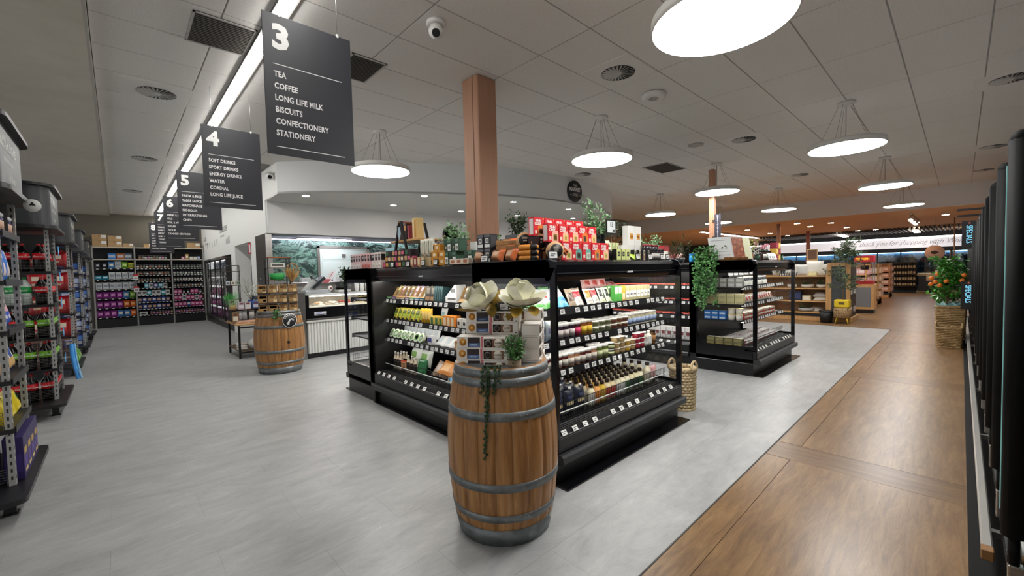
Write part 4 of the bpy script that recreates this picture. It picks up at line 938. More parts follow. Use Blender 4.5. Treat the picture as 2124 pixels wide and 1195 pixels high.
foliage('foliage', t, (0, 0, .03), .07, 120, .028, .015, LEAFM, 10, seed=4, sq=(1.3, .8, .5))
t = thing('greenery_sprig', 'dark feathery sprig beside the left magnolia on the wafer boxes', 'plant', tuple(BT @ Vector((-.03, .0, .362))))
foliage('foliage', t, (0, 0, .012), .06, 110, .022, .008, LEAFD, 10, seed=6, sq=(1.4, .8, .5))
price_stand(BT @ TRS(-.085, .0, .361, R(6)), 'black price holder on the blue label wafer stack', s=1.1)
price_stand(BT @ TRS(.03, -.01, .361, R(-4)), 'black price holder on the mocha wafer stack', s=1.1)
tag(MB().cbox(-.045, .045, -.001, .001, 0, .05, .0005).build('barrel_plate', mat('b5b0a2', .6), loc=(0, 0, 0)), 'small worn metal plate at the foot of the foreground barrel', 'plate').matrix_world = Matrix.Translation((1.77, 2.01, 0)) @ Matrix.Rotation(R(-62), 4, 'Z') @ Matrix.Translation((.313, 0, .085)) @ Matrix.Rotation(R(90), 4, 'Z') @ Matrix.Rotation(R(-14), 4, 'X')
# ================================================================ goods on top of island A
ZT = 1.682
def W(y, x=2.48, z=ZT, rz=0, tilt=0): return TRS(x, y, z, R(-90)+rz, tilt)      # faces the left aisle
def Fr(x, y=2.2, z=ZT, rz=0, tilt=0): return TRS(x, y, z, rz, tilt)
cat_b = lambda body, lower, spots: carton('drink_carton', .072, .072, .20, body, [(.15, .85, .5, .88, '1c1a1e'), (.25, .75, .68, .8, 'd9d4d0'), (.0, 1, .04, .30, lower), (.2, .4, .1, .24, spots), (.55, .8, .08, .2, spots)], cat='carton', side=[(.15, .85, .5, .88, '1c1a1e')])
d1 = cat_b('e4c6c6', 'f0e8e4', '2a2426'); d2 = cat_b('e0b4b2', 'd98078', '5a2020'); d3 = cat_b('e8d8d2', 'efe9de', '26242a')
for i in range(4): put(d1, W(5.78-i*.082, 2.42), ordl('pink drink carton in the leftmost four on the far island end', i, 4), 'pink drink cartons')
for i in range(3): put(d2, W(5.42-i*.082, 2.42), ordl('pink drink carton with coral print in the middle three', i, 3), 'coral drink cartons')
for i in range(3): put(d3, W(5.12-i*.088, 2.42), ordl('pale drink carton with dark print right of the coral ones', i, 3), 'pale drink cartons')
tag(MB().cbox(-.11, .11, -.002, .002, 0, .13, .001).box(-.1, .1, -.0026, -.002, .01, .12, 1).build('tilted_screen', [mat('b8c4c8', .3), mat('9fd0dc', .3)], loc=(2.95, 5.72, 1.86), rz=R(-70)), 'small pale blue card standing behind the pink cartons', 'card')
MB().tube((0, 0, -.178), (0, 0, 0), .006, n=6).build('stand', BLACK, C.objects['tilted_screen'])
# chocolate boxes and ladder stand
ch = [carton('chocolate_box', .14, .10, .068, '2a1a1a', [(.05, .45, .15, .85, c), (.55, .95, .2, .8, c2)], side=[(.2, .8, .2, .8, c2)]) for c, c2 in (('d9567a', 'd9a45a'), ('c9a06a', 'd96a8a'), ('3f6a4a', '241a1a'), ('d9a45a', 'e8d0b0'))]
nmc = ['hot pink', 'tan', 'dark green', 'golden']
for lv in range(3):
    for i in range(4):
        k = (i*2+lv*3) % 4 if lv < 2 else (2 if i in (0, 3) else 1)
        put(ch[k], W(4.83-i*.158-.02*(lv % 2), 2.46+lv*.02, ZT+lv*.069), nmc[k]+' chocolate box in the stack under the ladder stand, '+ORD[i]+' from left, layer '+ORD[lv], 'chocolate boxes')
t = thing('ladder_stand', 'black A-frame ladder stand with a wooden shelf on the island top', 'display stand', (2.62, 4.53, ZT))
for yy in (-.02,):
    b = MB()
    for s1 in (-1, 1):
        b.prism([(s1*.20-.012, 0), (s1*.20+.012, 0), (.012+s1*.02, .54), (-.012+s1*.02, .54)], -.17, -.145, 'x')
    b.build('near_frame', BLACK, t)
    b = MB()
    for s1 in (-1, 1): b.prism([(s1*.20-.012, 0), (s1*.20+.012, 0), (.012+s1*.02, .54), (-.012+s1*.02, .54)], .145, .17, 'x')
    b.build('far_frame', BLACK, t)
MB().tube((-.17, 0, .53), (.17, 0, .53), .014, n=8).build('wooden_handle', mat('7a4a2c', .6), t)
MB().cbox(-.14, .2, -.34, .30, .30, .322, .003).build('wooden_shelf', OAKL, t)
MB().prism([(0, -.09), (.035, -.01), (.012, .07), (-.012, .07), (-.035, -.01)], -.178, -.172, 'x').build('leaf_tag', mat('9fb8c4', .5), t, (0, 0, .40))
dbx = carton('gift_box', .24, .1, .2, '2c1c18', [(.08, .3, .55, .9, 'd9a06a'), (.68, .92, .6, .9, 'd9a06a'), (.1, .3, .1, .35, 'e0b898'), (.7, .9, .1, .35, '5a2a2a')], side=[(.1, .9, .7, .9, '8a8a8a'), (.1, .9, .3, .5, '8a8a8a')])
put(dbx, W(4.70, 2.62, ZT+.323), 'dark brown gift box on the ladder stand shelf')
put(carton('gift_box', .09, .1, .25, 'd9b878', [(.1, .4, .1, .9, 'efe0b8'), (.55, .9, .1, .9, 'c08a3a')]), W(4.40, 2.62, ZT+.323), 'tall gold gift box on the ladder stand shelf')
put(carton('gift_box', .03, .1, .18, '9a3a4a', [(.1, .9, .1, .9, 'c86a7a')]), W(4.545, 2.62, ZT+.323), 'thin maroon gift box beside the dark one on the ladder stand shelf')
# right of the ladder
crj = K('crj', pouch, 'biscuit_packet', .1, .2, .05, 'd4d2c0', [(.1, .35, .1, .9, '7a7a6a'), (.5, .8, .2, .85, 'c0beaa')])
for i in range(3): put(crj, W(4.13-i*.085, 2.52, ZT+.105, R(10)), ordl('cream biscuit packet behind the price cards', i, 3), 'cream biscuit packets')
for i in range(4): put(carton('fruit_bar', .06, .09, .10, ['c08a6a', '8a3a3a', 'd0a070', 'c9b48a'][i], [(.2, .8, .2, .8, 'e6d0b0')]), W(4.18-i*.075, 2.44), ['tan', 'maroon', 'sandy', 'beige'][i]+' fruit bar box below the cream biscuit packets')
obx = carton('honeycomb_box', .125, .09, .072, 'c98a2a', [(.35, .75, .3, .7, 'e8d8b8'), (.0, .12, .2, .8, '3a2a1a')])
for lv in range(3):
    for i in range(2 if lv < 2 else 1): put(obx, W(3.74-i*.135-(.05 if lv == 2 else 0), 2.45, ZT+lv*.073), 'orange honeycomb box, '+ORD[i]+' from left, layer '+ORD[lv]+' of the pyramid', 'orange honeycomb boxes')
gbx = carton('tea_box', .12, .10, .125, '2f4a38', [(.1, .42, .15, .65, '1c2a22'), (.2, .35, .25, .45, 'e0c8a0'), (.55, .95, .1, .6, 'e8e8e6'), (.62, .9, .2, .45, '3a3a3a'), (.5, .95, .75, .95, '5a7a66')], side=[(.1, .9, .1, .9, '3a5a46')])
for lv in range(2):
    for i in range(2): put(gbx, W(3.55-i*.13-(.05 if lv else 0), 2.46, ZT+lv*.126), 'dark green tea box, '+ORD[i]+' from left, layer '+ORD[lv]+' of the stack', 'dark green tea boxes')
put(gbx, W(3.17, 2.46), 'dark green tea box standing alone left of the tall black boxes')
put(carton('candle_box', .09, .09, .22, 'dcdcd8', [(.1, .9, .1, .9, 'e6e6e2')]), W(3.30, 2.62), 'tall plain white box behind the green tea boxes')
for i, (y, lb) in enumerate([(4.62, 'white price card left of the ladder foot'), (4.25, 'white price card right of the ladder foot'), (3.93, 'white price card by the fruit bars'), (3.69, 'white price card by the orange boxes')]):
    price_stand(W(y, 2.385, ZT, 0, R(-8)), lb, 'price cards on the island edge', s=1.25)
nc = carton('nougat_pack', .1, .06, .05, 'd9cbb8', [(.2, .8, .2, .8, 'a86a4a')])
for i in range(3): put(nc, W(3.34-i*.1, 2.385), ordl('small nougat pack at the front edge below the green boxes', i, 3), 'nougat packs')
t = potted('potted_plant', 'rusty green leafy plant behind the orange honeycomb boxes', (2.96, 4.70, ZT), .07, .12, mat('5a4632', .7), .17, .14, 300, .045, .02, noise_mat('leaf_rust', [(.3, '5a5a2a'), (.55, '8a7a4a'), (.8, 'b08a5a')], nscale=20, rough=.6, perobj=4), 11, sq=(1.5, 1.2, .9))
t = potted('potted_plant', 'mint green leafy plant behind the green tea boxes', (2.85, 3.88, ZT), .08, .16, mat('3a4a3e', .7), .17, .19, 340, .045, .026, LEAFM, 12, sq=(1.2, 1.2, .9))
t = thing('ivy_garland', 'dark green ivy garland trailing on the far corner of the near island', 'plant', (2.32, 5.86, 1.62))
foliage('foliage', t, (0, 0, -.16), .2, 260, .035, .026, LEAFD, 10, base=(0, 0, .03), seed=21, sq=(.25, .35, 1.1))
# ---- corner and front top
bbx = carton('coffee_box', .085, .085, .125, '2c2c30', [(.1, .9, .08, .3, 'e4e4e2'), (.25, .75, .38, .72, 'e0e0de'), (.35, .65, .45, .65, '4a4a4a'), (.05, .95, .8, .96, '6a6a6e')], side=[(.1, .9, .1, .9, '3f4044')])
for i in range(2):
    for lv in range(2): put(bbx, W(2.94-i*.095, 2.42, ZT+lv*.126), 'black coffee box, '+['left', 'right'][i]+' column, '+['lower', 'upper'][lv]+' one, on the corner of the near island', 'black coffee boxes')
bread = K('bread', pouch, 'bread_loaf', .17, .12, .08, '8a5a3a', [(.0, .22, 0, 1, '1c1614'), (.8, 1, 0, 1, 'd06a34'), (.3, .7, .3, .7, 'b98a62')], cat='bread')
for i, (y, x, z, rz, lb) in enumerate([(2.95, 2.37, ZT, .2, 'wrapped seed bread at the left corner behind a price card'), (2.73, 2.50, ZT+.10, .1, 'wrapped seed bread lying on the red box near the coffee boxes'), (2.72, 2.37, ZT, .0, 'wrapped seed bread right of the left corner price card'), (2.56, 2.38, ZT, -.2, 'wrapped seed bread behind the yellow rolls')]):
    put(bread, W(y, x, z, rz, R(-25)), lb, 'wrapped seed breads')
put(carton('gift_box', .2, .12, .1, 'a81c24', [(.1, .9, .2, .8, 'c42a30')]), W(2.74, 2.52), 'low red box under a wrapped bread on the corner')
t = thing('wooden_crate', 'small wooden crate on the corner top under the zinc planter', 'crate', (2.50, 2.66, ZT+.10), R(-55))
for zz in (0.004, .045):
    MB().cbox(-.12, .12, -.075, -.065, zz, zz+.036, .002).build('slat', OAKB, t); MB().cbox(-.12, .12, .065, .075, zz, zz+.036, .002).build('slat', OAKB, t)
MB().cbox(-.12, -.11, -.065, .065, 0, .085, .002).build('end_board', OAKB, t); MB().cbox(.11, .12, -.065, .065, 0, .085, .002).build('end_board', OAKB, t)
MB().box(-.11, .11, -.065, .065, 0, .01).build('base_board', OAKB, t)
put(carton('riser_block', .2, .12, .098, '8a5a36'), TRS(2.52, 2.665, ZT, R(-55)), 'brown riser block under the wooden crate', cat='block')
potted('zinc_planter', 'zinc planter with a bushy green plant behind the wrapped breads', (2.69, 2.79, ZT+.0), .09, .25, GALV, .11, .09, 380, .035, .018, LEAFD, 15, stems=14, square=True)
t = thing('greenery_sprig', 'mint green sprig between the coffee boxes and the crate', 'plant', (2.60, 2.98, ZT)); foliage('foliage', t, (0, 0, .16), .1, 130, .03, .02, LEAFM, 8, seed=16, sq=(.7, .7, 1.3))
def rnd(label, x, y, z, rz=0, s=1.):
    # round paper-wrapped cake with black band label, standing on edge
    t = thing('wrapped_cake', label, 'cake', (x, y, z), rz)
    b = MB().lathe([(0, -.03), (.05, -.032), (.062, -.02), (.065, 0), (.062, .02), (.05, .032), (0, .03)], 20); b.v = [(a*s, c*s, (bb+.065)*s) for a, bb, c in b.v]
    b.build('paper_wrap', noise_mat('cake_paper', [(.3, 'b98a5c'), (.7, 'd9ad80')], nscale=25, rough=.6) if 'cake_paper' not in bpy.data.materials else bpy.data.materials['cake_paper'], t)
    b = MB().lathe([(0, -.0335), (.047, -.0335), (.047, -.031)], 20); b.v = [(a*s, c*s, (bb+.065)*s) for a, bb, c in b.v]; b.build('black_label', mat('17120f', .5), t)
    MB().box(-.02*s, .018*s, -.0345*s, -.0336*s, .078*s, .092*s).box(-.014*s, .014*s, -.0345*s, -.0336*s, .06*s, .07*s).build('label_print', mat('b9aea0', .6), t)
    b = MB(); rr = random.Random(int(x*1000))
    for k in range(9): b.ball((.075*s+rr.uniform(-.012, .018), rr.uniform(-.02, .02), .055*s+rr.uniform(-.02, .03)), .014, 5, 4)
    b.build('twisted_end', mat('c86a3a', .6), t)
    return t
rnd('paper-wrapped round cake standing highest, beside the zinc planter', 2.50, 2.50, ZT+.10, R(-40), 1.1)
rnd('paper-wrapped round cake leaning in the middle of the corner pile', 2.53, 2.365, ZT+.075, R(-35), 1.15)
rnd('paper-wrapped round cake lowest, beside the red crispbread boxes', 2.50, 2.17, ZT, R(-30), 1.1)
put(carton('riser_block', .3, .1, .074, '8a5a36'), TRS(2.545, 2.45, ZT, R(-72)), 'brown riser block under the round cakes', cat='block')
rl = K('rl', roll, 'sweet_roll', .021, .17, 'd98a2e', '1a1412')
for k, z in enumerate((0, .043, .086)):
    put(rl, TRS(2.385, 2.345, ZT+z, R(-62)), 'golden roll with a black band, '+['lowest', 'middle', 'topmost'][k]+' of the three', 'golden rolls')
for (x, y, lb, rz) in [(2.328, 2.83, 'price card standing at the left corner of the near island', R(-80)), (2.40, 2.10, 'price card in front of the lowest round cake', R(-20))]:
    price_stand(TRS(x, y, ZT, rz, R(-8)), lb, s=1.4)
# red crispbread boxes
def fc(k):
    c = {'g': 'c9cf3a', 't': '6aa89a', 'o': 'e8843a'}[k]
    p = carton('crispbread_box', .125, .06, .15, 'd0202a', [(.38, .98, .03, .52, 'f2b8a0' if k == 'g' else c), (.45, .92, .5, .62, 'f2b8a0' if k == 'g' else c), (.5, .86, .08, .42, c if k == 'g' else 'efe2c8'), (.58, .8, .14, .34, '4a3a1a'), (.1, .3, .12, .3, 'e8d8c8'), (.88, .96, .9, .97, 'e8c880')], side=[(.15, .85, .08, .92, 'e4e0de')])
    t1 = text_mesh('FINN', .035, .001, 'LEFT').copy(); t1.materials.append(mat('f4efe8', .6)); t2 = text_mesh('CRISP', .035, .001, 'LEFT').copy(); t2.materials.append(mat('f4efe8', .6))
    p.kids = [('lettering', t1, Matrix.Translation((-.045, -.0318, .112)) @ Matrix.Rotation(R(90), 4, 'X') @ Matrix.Scale(.03, 4)), ('lettering', t2, Matrix.Translation((-.055, -.0318, .088)) @ Matrix.Rotation(R(90), 4, 'X') @ Matrix.Scale(.03, 4))]
    return p
FC = {k: fc(k) for k in 'gto'}; fnm = {'g': 'yellow-green', 't': 'teal', 'o': 'orange'}
put(carton('riser_block', .64, .07, .146, '2a1414'), TRS(2.86, 2.285, ZT), 'dark riser block under the middle tier of red boxes', cat='block')
put(carton('riser_block', .66, .09, .20, '2a1414'), TRS(2.79, 2.375, ZT), 'dark riser block under the top tier of red boxes', cat='block')
for tier, (x0, y, z, seq) in enumerate([(2.66, 2.21, ZT, 'gttog'), (2.585, 2.285, ZT+.147, 'gggog'), (2.515, 2.375, ZT+.201, 'otogo')]):
    for i, k in enumerate(seq): put(FC[k], TRS(x0+i*.131, y, z, random.uniform(-.03, .03)), 'red crispbread box with '+fnm[k]+' picture, '+ORD[i]+' from left, '+['bottom', 'middle', 'top'][tier]+' tier', 'red crispbread boxes')
gw = carton('soap_box', .07, .05, .10, 'cfd68a', [(.25, .75, .35, .75, '2a2a22'), (.35, .65, .45, .65, 'd6d8b0')], side=[(0, 1, 0, 1, '1a1a18')]); gw2 = carton('soap_box', .07, .05, .09, 'dfe2c0', [(.2, .8, .3, .7, '3a3a30')], side=[(0, 1, 0, 1, '1a1a18')]); gl = carton('soap_box', .05, .05, .17, 'd2d6a0', [(.1, .9, .1, .3, '2a2a22'), (.4, .6, .5, .8, '8a9040')])
for i in range(3): put(gw, TRS(3.36+i*.078, 2.17, ZT), ordl('pale green soap box in the front row by the red boxes', i, 3), 'soap boxes front')
put(gw2, TRS(3.33, 2.25, ZT+.09, 0, R(-15)), 'pale soap box tilted above the front soap row'); put(carton('riser_block', .3, .07, .088, '1f1f1a'), TRS(3.42, 2.255, ZT), 'dark riser block under the tilted soap boxes', cat='block')
for i in range(3): put(gl, TRS(3.45+i*.06, 2.32, ZT), ordl('tall pale green soap box in the back row', i, 3), 'tall soap boxes')
tw_ = carton('cracker_box', .115, .07, .20, 'ebe9e2', [(.25, .8, .32, .62, 'e0a04a'), (.35, .7, .4, .52, 'b8742a')], side=[(.1, .9, .1, .9, 'f0eee8')]); tl_ = carton('cracker_box', .115, .07, .15, 'e2e0da', [(.3, .7, .3, .6, 'cfcabe'), (.4, .6, .0, .2, '2a2420')])
for i in range(2): put(tw_, TRS(3.83+i*.128, 2.33, ZT+.151), 'tall white cracker box with an orange print, '+['left', 'right'][i]+' of the raised pair', 'tall white cracker boxes')
for i in range(3): put(tl_, TRS(3.70+i*.122, 2.33, ZT), ordl('white cracker box in the lower row under the tall pair', i, 3), 'lower white cracker boxes')
sm = carton('cocoa_box', .06, .04, .10, 'e0d8c0', [(.2, .8, .1, .5, 'a86a4a'), (.3, .7, .6, .9, '2a2420')], side=[(0, 1, 0, 1, '17130f')])
for i in range(4): put(sm, TRS(3.72+i*.085, 2.21, ZT, R(15)), ordl('small cream cocoa box at the front edge right of the soaps', i, 4), 'small cocoa boxes')
dk = bottle('syrup_bottle', .03, .165, '1c1214', '8a2430', '2a1c20', neckr=.6, capf=.1, shoulder=.8); blu = MB().lathe([(.031, .05), (.032, .085)], 12).mesh('blue_band', mat('2f6ab0', .5)); dk.kids = list(dk.kids)+[('blue_band', blu)]
for i in range(5): put(dk, TRS(4.00+i*.062, 2.25, ZT), ordl('dark bottle with maroon cap and blue band, right end of the island top', i, 5), 'dark banded bottles')
for i in range(4): put(K('dkjar', jar, 'pepper_jar', .026, .11, '221a1c', '17141a', 'b9b4ae'), TRS(4.03+i*.065, 2.18, ZT), ordl('small dark jar with pale label in front of the banded bottles', i, 4), 'small dark jars')
for (x, lb) in [(3.60, 'price card right of the soap boxes on the front edge'), (3.83, 'price card in front of the cocoa boxes'), (4.07, 'price card in front of the dark jars'), (4.19, 'price card at the right end of the front edge')]: price_stand(TRS(x, 2.09, ZT, 0, R(-8)), lb, s=1.2)
t = thing('price_sign', 'black framed price sign on a thin post before the tall plant', 'price sign', (3.56, 2.36, ZT))
MB().tube((0, 0, 0), (0, 0, .27), .005, n=6).build('post', BLACK, t); MB().cbox(-.08, .08, -.006, .006, .26, .40, .002).build('frame', BLACK, t)
MB().box(-.068, .068, -.0072, -.006, .275, .388).build('card', mat('d9dcdc', .4), t); text('13', .06, mat('2a2a2a'), t, (-.03, -.008, .335), bold=.02); MB().box(.02, .06, -.0078, -.0072, .285, .305).build('print', mat('3a3a3a'), t)
t = thing('price_sign', 'small yellow framed price sign behind the red boxes', 'price sign', (3.36, 2.62, ZT)); MB().tube((0, 0, 0), (0, 0, .12), .005, n=6).build('post', BLACK, t); MB().cbox(-.07, .07, -.006, .006, .12, .20, .002).build('frame', BLACK, t); MB().box(-.06, .06, -.0072, -.006, .13, .19).build('card', mat('d9b45a', .5), t)
t = potted('potted_plant', 'tall mint green plant in a dark ribbed pot behind the soap boxes', (3.62, 2.56, ZT), .085, .27, mat('17171a', .5), .2, .14, 420, .045, .026, LEAFM, 31, stems=14, sq=(1.1, 1.1, 1.0))
t = potted('potted_plant', 'dark thin-leaved plant at the right end of the near island top', (4.18, 2.6, ZT), .06, .12, mat('1f2022', .5), .14, .16, 110, .04, .028, LEAFD, 33, stems=12, sq=(1.2, 1.2, 1.1))
lime = pouch('lime_packet', .12, .08, .05, 'a8c43a', [(.2, .8, .3, .7, '7a9a2a')]); 
for i in range(2): put(lime, TRS(3.66+i*.08, 2.15, ZT+.0, R(20), R(-50)), ['left', 'right'][i]+' lime green packet on the front edge between the price cards', 'lime green packets')
# ================================================================ gondola ends on the left
def rrect(x0, x1, y0, y1, r, n=5, corners=(1, 1, 1, 1)):
    # corners order: (x1,y0) (x1,y1) (x0,y1) (x0,y0)
    out = []
    for (cx, cy, a0), on in zip(((x1-r, y0+r, -90), (x1-r, y1-r, 0), (x0+r, y1-r, 90), (x0+r, y0+r, 180)), corners):
        if on: out += [(cx+r*math.cos(R(a0+90*k/n)), cy+r*math.sin(R(a0+90*k/n))) for k in range(n+1)]
        else: out.append({-90: (x1, y0), 0: (x1, y1), 90: (x0, y1), 180: (x0, y0)}[a0])
    return out
HDR = mat('34363a', .42, name='header_charcoal')
postm = MB().box(-.017, .017, -.024, .024, 0, 2.06)
for k in range(38): postm.box(-.0176, .0176, -.006, .006, .04+k*.053, .066+k*.053, 1)
for k in range(38): postm.box(-.005, .005, -.0246, .0246, .04+k*.053, .066+k*.053, 1)
postm = postm.mesh('slotted_post', [GREYP, mat('2a2a2a', .8)])
HEAD = ['NUTS & MUNCHIES', 'SOFT DRINKS', 'CHIPS & SNACKS', 'BREAKFAST', 'CLEANING']
GL = ['nearest gondola end with yellow packs and purple boxes', 'second gondola end stacked with cola bottles', 'third gondola end with red chip bags', 'fourth gondola end with blue cartons', 'farthest gondola end before the back shelving']
SHELVES = [(.58, .92, 1.27, 1.62, 1.97), (.56, .94, 1.34, 1.74), (.66, 1.06, 1.46, 1.86), (.5, .82, 1.14, 1.46, 1.78), (.5, .82, 1.14, 1.46, 1.78)]
for k in range(5):
    y0 = 4.2+2.97*k
    t = thing('gondola_end', GL[k]+', at the left', 'shelving', (0, y0, 0), group='gondola ends')
    MB().prism(rrect(-1.7, -.5, 0, 1.3, .08, 6, (1, 1, 0, 0)), .145, .18).build('base_plate', BLACK, t)
    for fy in (.3, 1.0): 
        MB().cbox(-.64, -.58, fy-.03, fy+.03, 0.01, .145, .004).cbox(-.65, -.57, fy-.04, fy+.04, 0, .012, .003).build('foot', BLACK, t)
    for px_, py_ in ((-.6, .37), (-.6, 1.06), (-1.25, .37), (-1.25, 1.06)): obj('slotted_post', postm, t, (px_, py_, .18))
    MB().box(-1.68, -1.27, .68, .7, .18, 2.2).build('back_panel', mat('2b2b2d', .6), t)
    for z in SHELVES[k]:
        sh = MB().cbox(-1.24, -.575, .33, 1.1, z-.03, z, .003).build('shelf', BLACK, t)
        MB().box(-.572, -.566, .36, 1.07, z-.035, z+.012).build('price_rail', DARKG, sh)
    wb_ = MB()
    for z in (SHELVES[k]+(.18,)):
        for q in range(6): wb_.box(-1.2, -.62, .345, .349, z+.03+q*.018, z+.033+q*.018)
        for q in range(7): wb_.box(-1.2+q*.096, -1.197+q*.096, .343, .351, z, z+.125)
    stuff(wb_.build('wire_sides', mat('6a6a68', .4, .7), t))
    MB().box(-1.2, -.58, .7, .704, 1.9, 2.2).build('wire_back', mat('3a3a3a', .6), t)
    # header box
    h = MB().prism(rrect(-1.7, -.535, .06, 1.24, .18, 12, (1, 1, 0, 0)), 2.27, 2.72).build('header_box', HDR, t)
    MB().prism(rrect(-1.7, -.49, .01, 1.29, .2, 8, (1, 1, 0, 0)), 2.235, 2.27).build('lower_flange', BLACK, t)
    MB().prism(rrect(-1.7, -.49, .01, 1.29, .2, 8, (1, 1, 0, 0)), 2.72, 2.75).build('upper_flange', BLACK, t)
    TX = mat('d9dcd8', .6)
    text(HEAD[k], .1, TX, t, (-.532, .22, 2.55), '+x', bold=.03, sx=.78 if k else .7)
    text('taste of the region', .05, TX, t, (-.532, .32, 2.46), '+x', bold=0, shear=.3)
    text('Giftlines' if k == 0 else 'Fresh', .085, TX, t, (-.532, .45, 2.34), '+x', bold=0, shear=.3)
t = thing('round_badge', 'small round white badge hanging under the nearest header', 'badge', (-.465, 5.05, 2.215))
MB().lathe([(0, 0), (.05, 0), (.05, .003), (0, .003)], 20).build('disc', mat('dcdcd8', .5), t).rotation_euler = (R(90), 0, 0)
MB().prism([(-.02, .0), (.02, .0), (.0, .03)], -.0045, -.0035, 'y').build('print', BLACK, t)
def gput(p, k, x, y, z, rz, label, group, tilt=0): put(p, TRS(x, 4.2+2.97*k+y, z, rz, tilt), label, group)
E90 = R(90)
# ---- gondola 1
pur = carton('chocolate_carton', .17, .1, .31, '2c1c58', [(.1, .9, .25, .5, '4a2f86'), (.2, .8, .55, .7, 'c0a050'), (.3, .9, .12, .2, 'd9c080')], side=[(.1, .9, .2, .6, '3a2870')])
for i in range(4): gput(pur, 0, -.60, .52+i*.17, .181, E90, ordl('tall purple chocolate carton on the base of the nearest gondola', i, 4), 'purple chocolate cartons')
wcan = carton('purple_tin', .11, .11, .3, '2f2560', [(.1, .9, .3, .7, 'd9d6e0'), (.2, .8, .1, .2, '8a7ac0')])
for i in range(2): gput(wcan, 0, -.72-i*.13, .44, .181, 0, ['right', 'left'][i]+' white-banded purple tin at the near corner of the nearest gondola', 'white-banded purple tins')
yb = pouch('yellow_packet', .12, .2, .06, 'e0c81e', [(.2, .8, .5, .8, '3a8a2a'), (.1, .9, .1, .3, 'f0dc5a')])
for i in range(5): gput(yb, 0, -.625-.02*(i % 2), .47+i*.115, .582, E90, ordl('yellow snack packet on the lowest shelf of the nearest gondola', i, 5), 'yellow snack packets', R(-14))
bcb = pouch('nut_bag', .13, .2, .07, '2a50a8', [(.1, .9, .1, .45, 'd9b070'), (.2, .8, .5, .8, 'e8e2d0')])
for i in range(5): gput(bcb, 0, -.65, .47+i*.12, .922, E90, ordl('blue and cream nut bag on the second shelf of the nearest gondola', i, 5), 'blue nut bags', R(-10))
put(carton('kraft_tray', .16, .12, .14, 'b8854a', [(.2, .8, .3, .7, 'c9995c')]), TRS(-.76, 4.2+.45, .922), 'open kraft tray at the near end of the second gondola shelf')
pb = pouch('sweet_bag', .12, .22, .06, '3a62c8', [(.1, .9, .45, .8, 'e6b0b8'), (.3, .7, .2, .4, 'e8e0e8')])
for i in range(5): gput(pb, 0, -.65, .47+i*.12, 1.272, E90, ordl('blue and pink sweet bag on the third gondola shelf', i, 5), 'blue pink sweet bags', R(-10))
bl = pouch('marshmallow_bag', .15, .27, .07, '3a78d0', [(.2, .8, .15, .5, 'e6d4d0'), (.2, .8, .6, .85, 'cfe0f4')])
for i in range(4): gput(bl, 0, -.64, .46+i*.145, 1.622, E90, ordl('large light blue bag on the fourth gondola shelf', i, 4), 'large light blue bags', R(-6))
for i in range(2): gput(bl, 0, -.74-i*.15, .42, 1.622, 0, ['right', 'left'][i]+' light blue bag facing the near side of the fourth shelf', 'light blue bags near side', R(-4))
pc = K('pcan', jar, 'drink_can', .035, .15, '2a2258', 'b8b8bc', 'd0a890', cat='can')
for i in range(8): gput(pc, 0, -.63, .42+i*.082, 1.972, E90, ordl('purple drink can on the top shelf of the nearest gondola', i, 8), 'purple drink cans')
for i in range(3): gput(pc, 0, -.71-i*.08, .42, 1.972, 0, ordl('purple drink can along the near edge of the top shelf', i, 3), 'purple drink cans near edge')
# ---- gondola 2: cola bottles
def cola(lab, cap, body='120c0b', txt='Coca-Cola'):
    p = bottle('cola_bottle', .055, .33, body, cap, None, n=14, capf=.07, shoulder=.72, neckr=.27, rough=.12)
    lb = MB().lathe([(.0555, .14), (.0562, .14), (.0562, .215), (.0555, .215)], 14).mesh('wrap_label', mat(lab, .45))
    tm = text_mesh(txt, .015, .001, 'CENTER', 1., .25).copy(); tm.materials.append(mat('f4f0ec', .5))
    p.kids = list(p.kids)+[('wrap_label', lb), ('lettering', tm, Matrix.Translation((0, -.0585, .165)) @ Matrix.Rotation(R(90), 4, 'X') @ Matrix.Scale(.026, 4))]
    return p
red = cola('c8141e', 'c01a20'); lime = cola('6fae2c', 'c01a20'); spr = cola('1f9a4a', '1f8a3e', 'c4cfc8', 'Sprite')
kinds = {'r': (red, 'red label'), 'l': (lime, 'lime label'), 's': (spr, 'clear, green label')}
for row, (z, seq) in enumerate([(1.742, 'rrrr'), (1.342, 'rssr'), (.942, 'llrr'), (.562, 'llll'), (.181, 'rrrr')]):
    for i, c_ in enumerate(seq):
        p, nm = kinds[c_]
        gput(p, 1, -.675-i*.13, .44, z, random.uniform(-.2, .2), 'cola bottle, '+nm+', '+ORD[i]+' from post, '+['top', 'second', 'third', 'fourth', 'bottom'][row]+' row, near side', 'cola bottles near side')
    for i in range(4):
        p, nm = kinds[seq[0]]
        gput(p, 1, -.65, .58+i*.13, z, E90, 'cola bottle, '+nm+', '+ORD[i]+' behind post, '+['top', 'second', 'third', 'fourth', 'bottom'][row]+' row', 'cola bottles aisle side')
bl2 = carton('shelf_flag', .11, .004, .12, '3f9ad8', [(.1, .9, .3, .6, '9fd0f0')], cat='tag')
for i, z in enumerate((1.95, 1.62, 1.28, .9, .55)): gput(bl2, 1, -.545, .92, z, E90, 'light blue shelf flag on the cola gondola, '+ORD[i]+' from top', 'light blue shelf flags')
t = thing('hanging_bag', 'bunch of long blue bags hanging at the cola gondola corner', 'bag', (-.5, 4.2+2.97+1.0, .15))
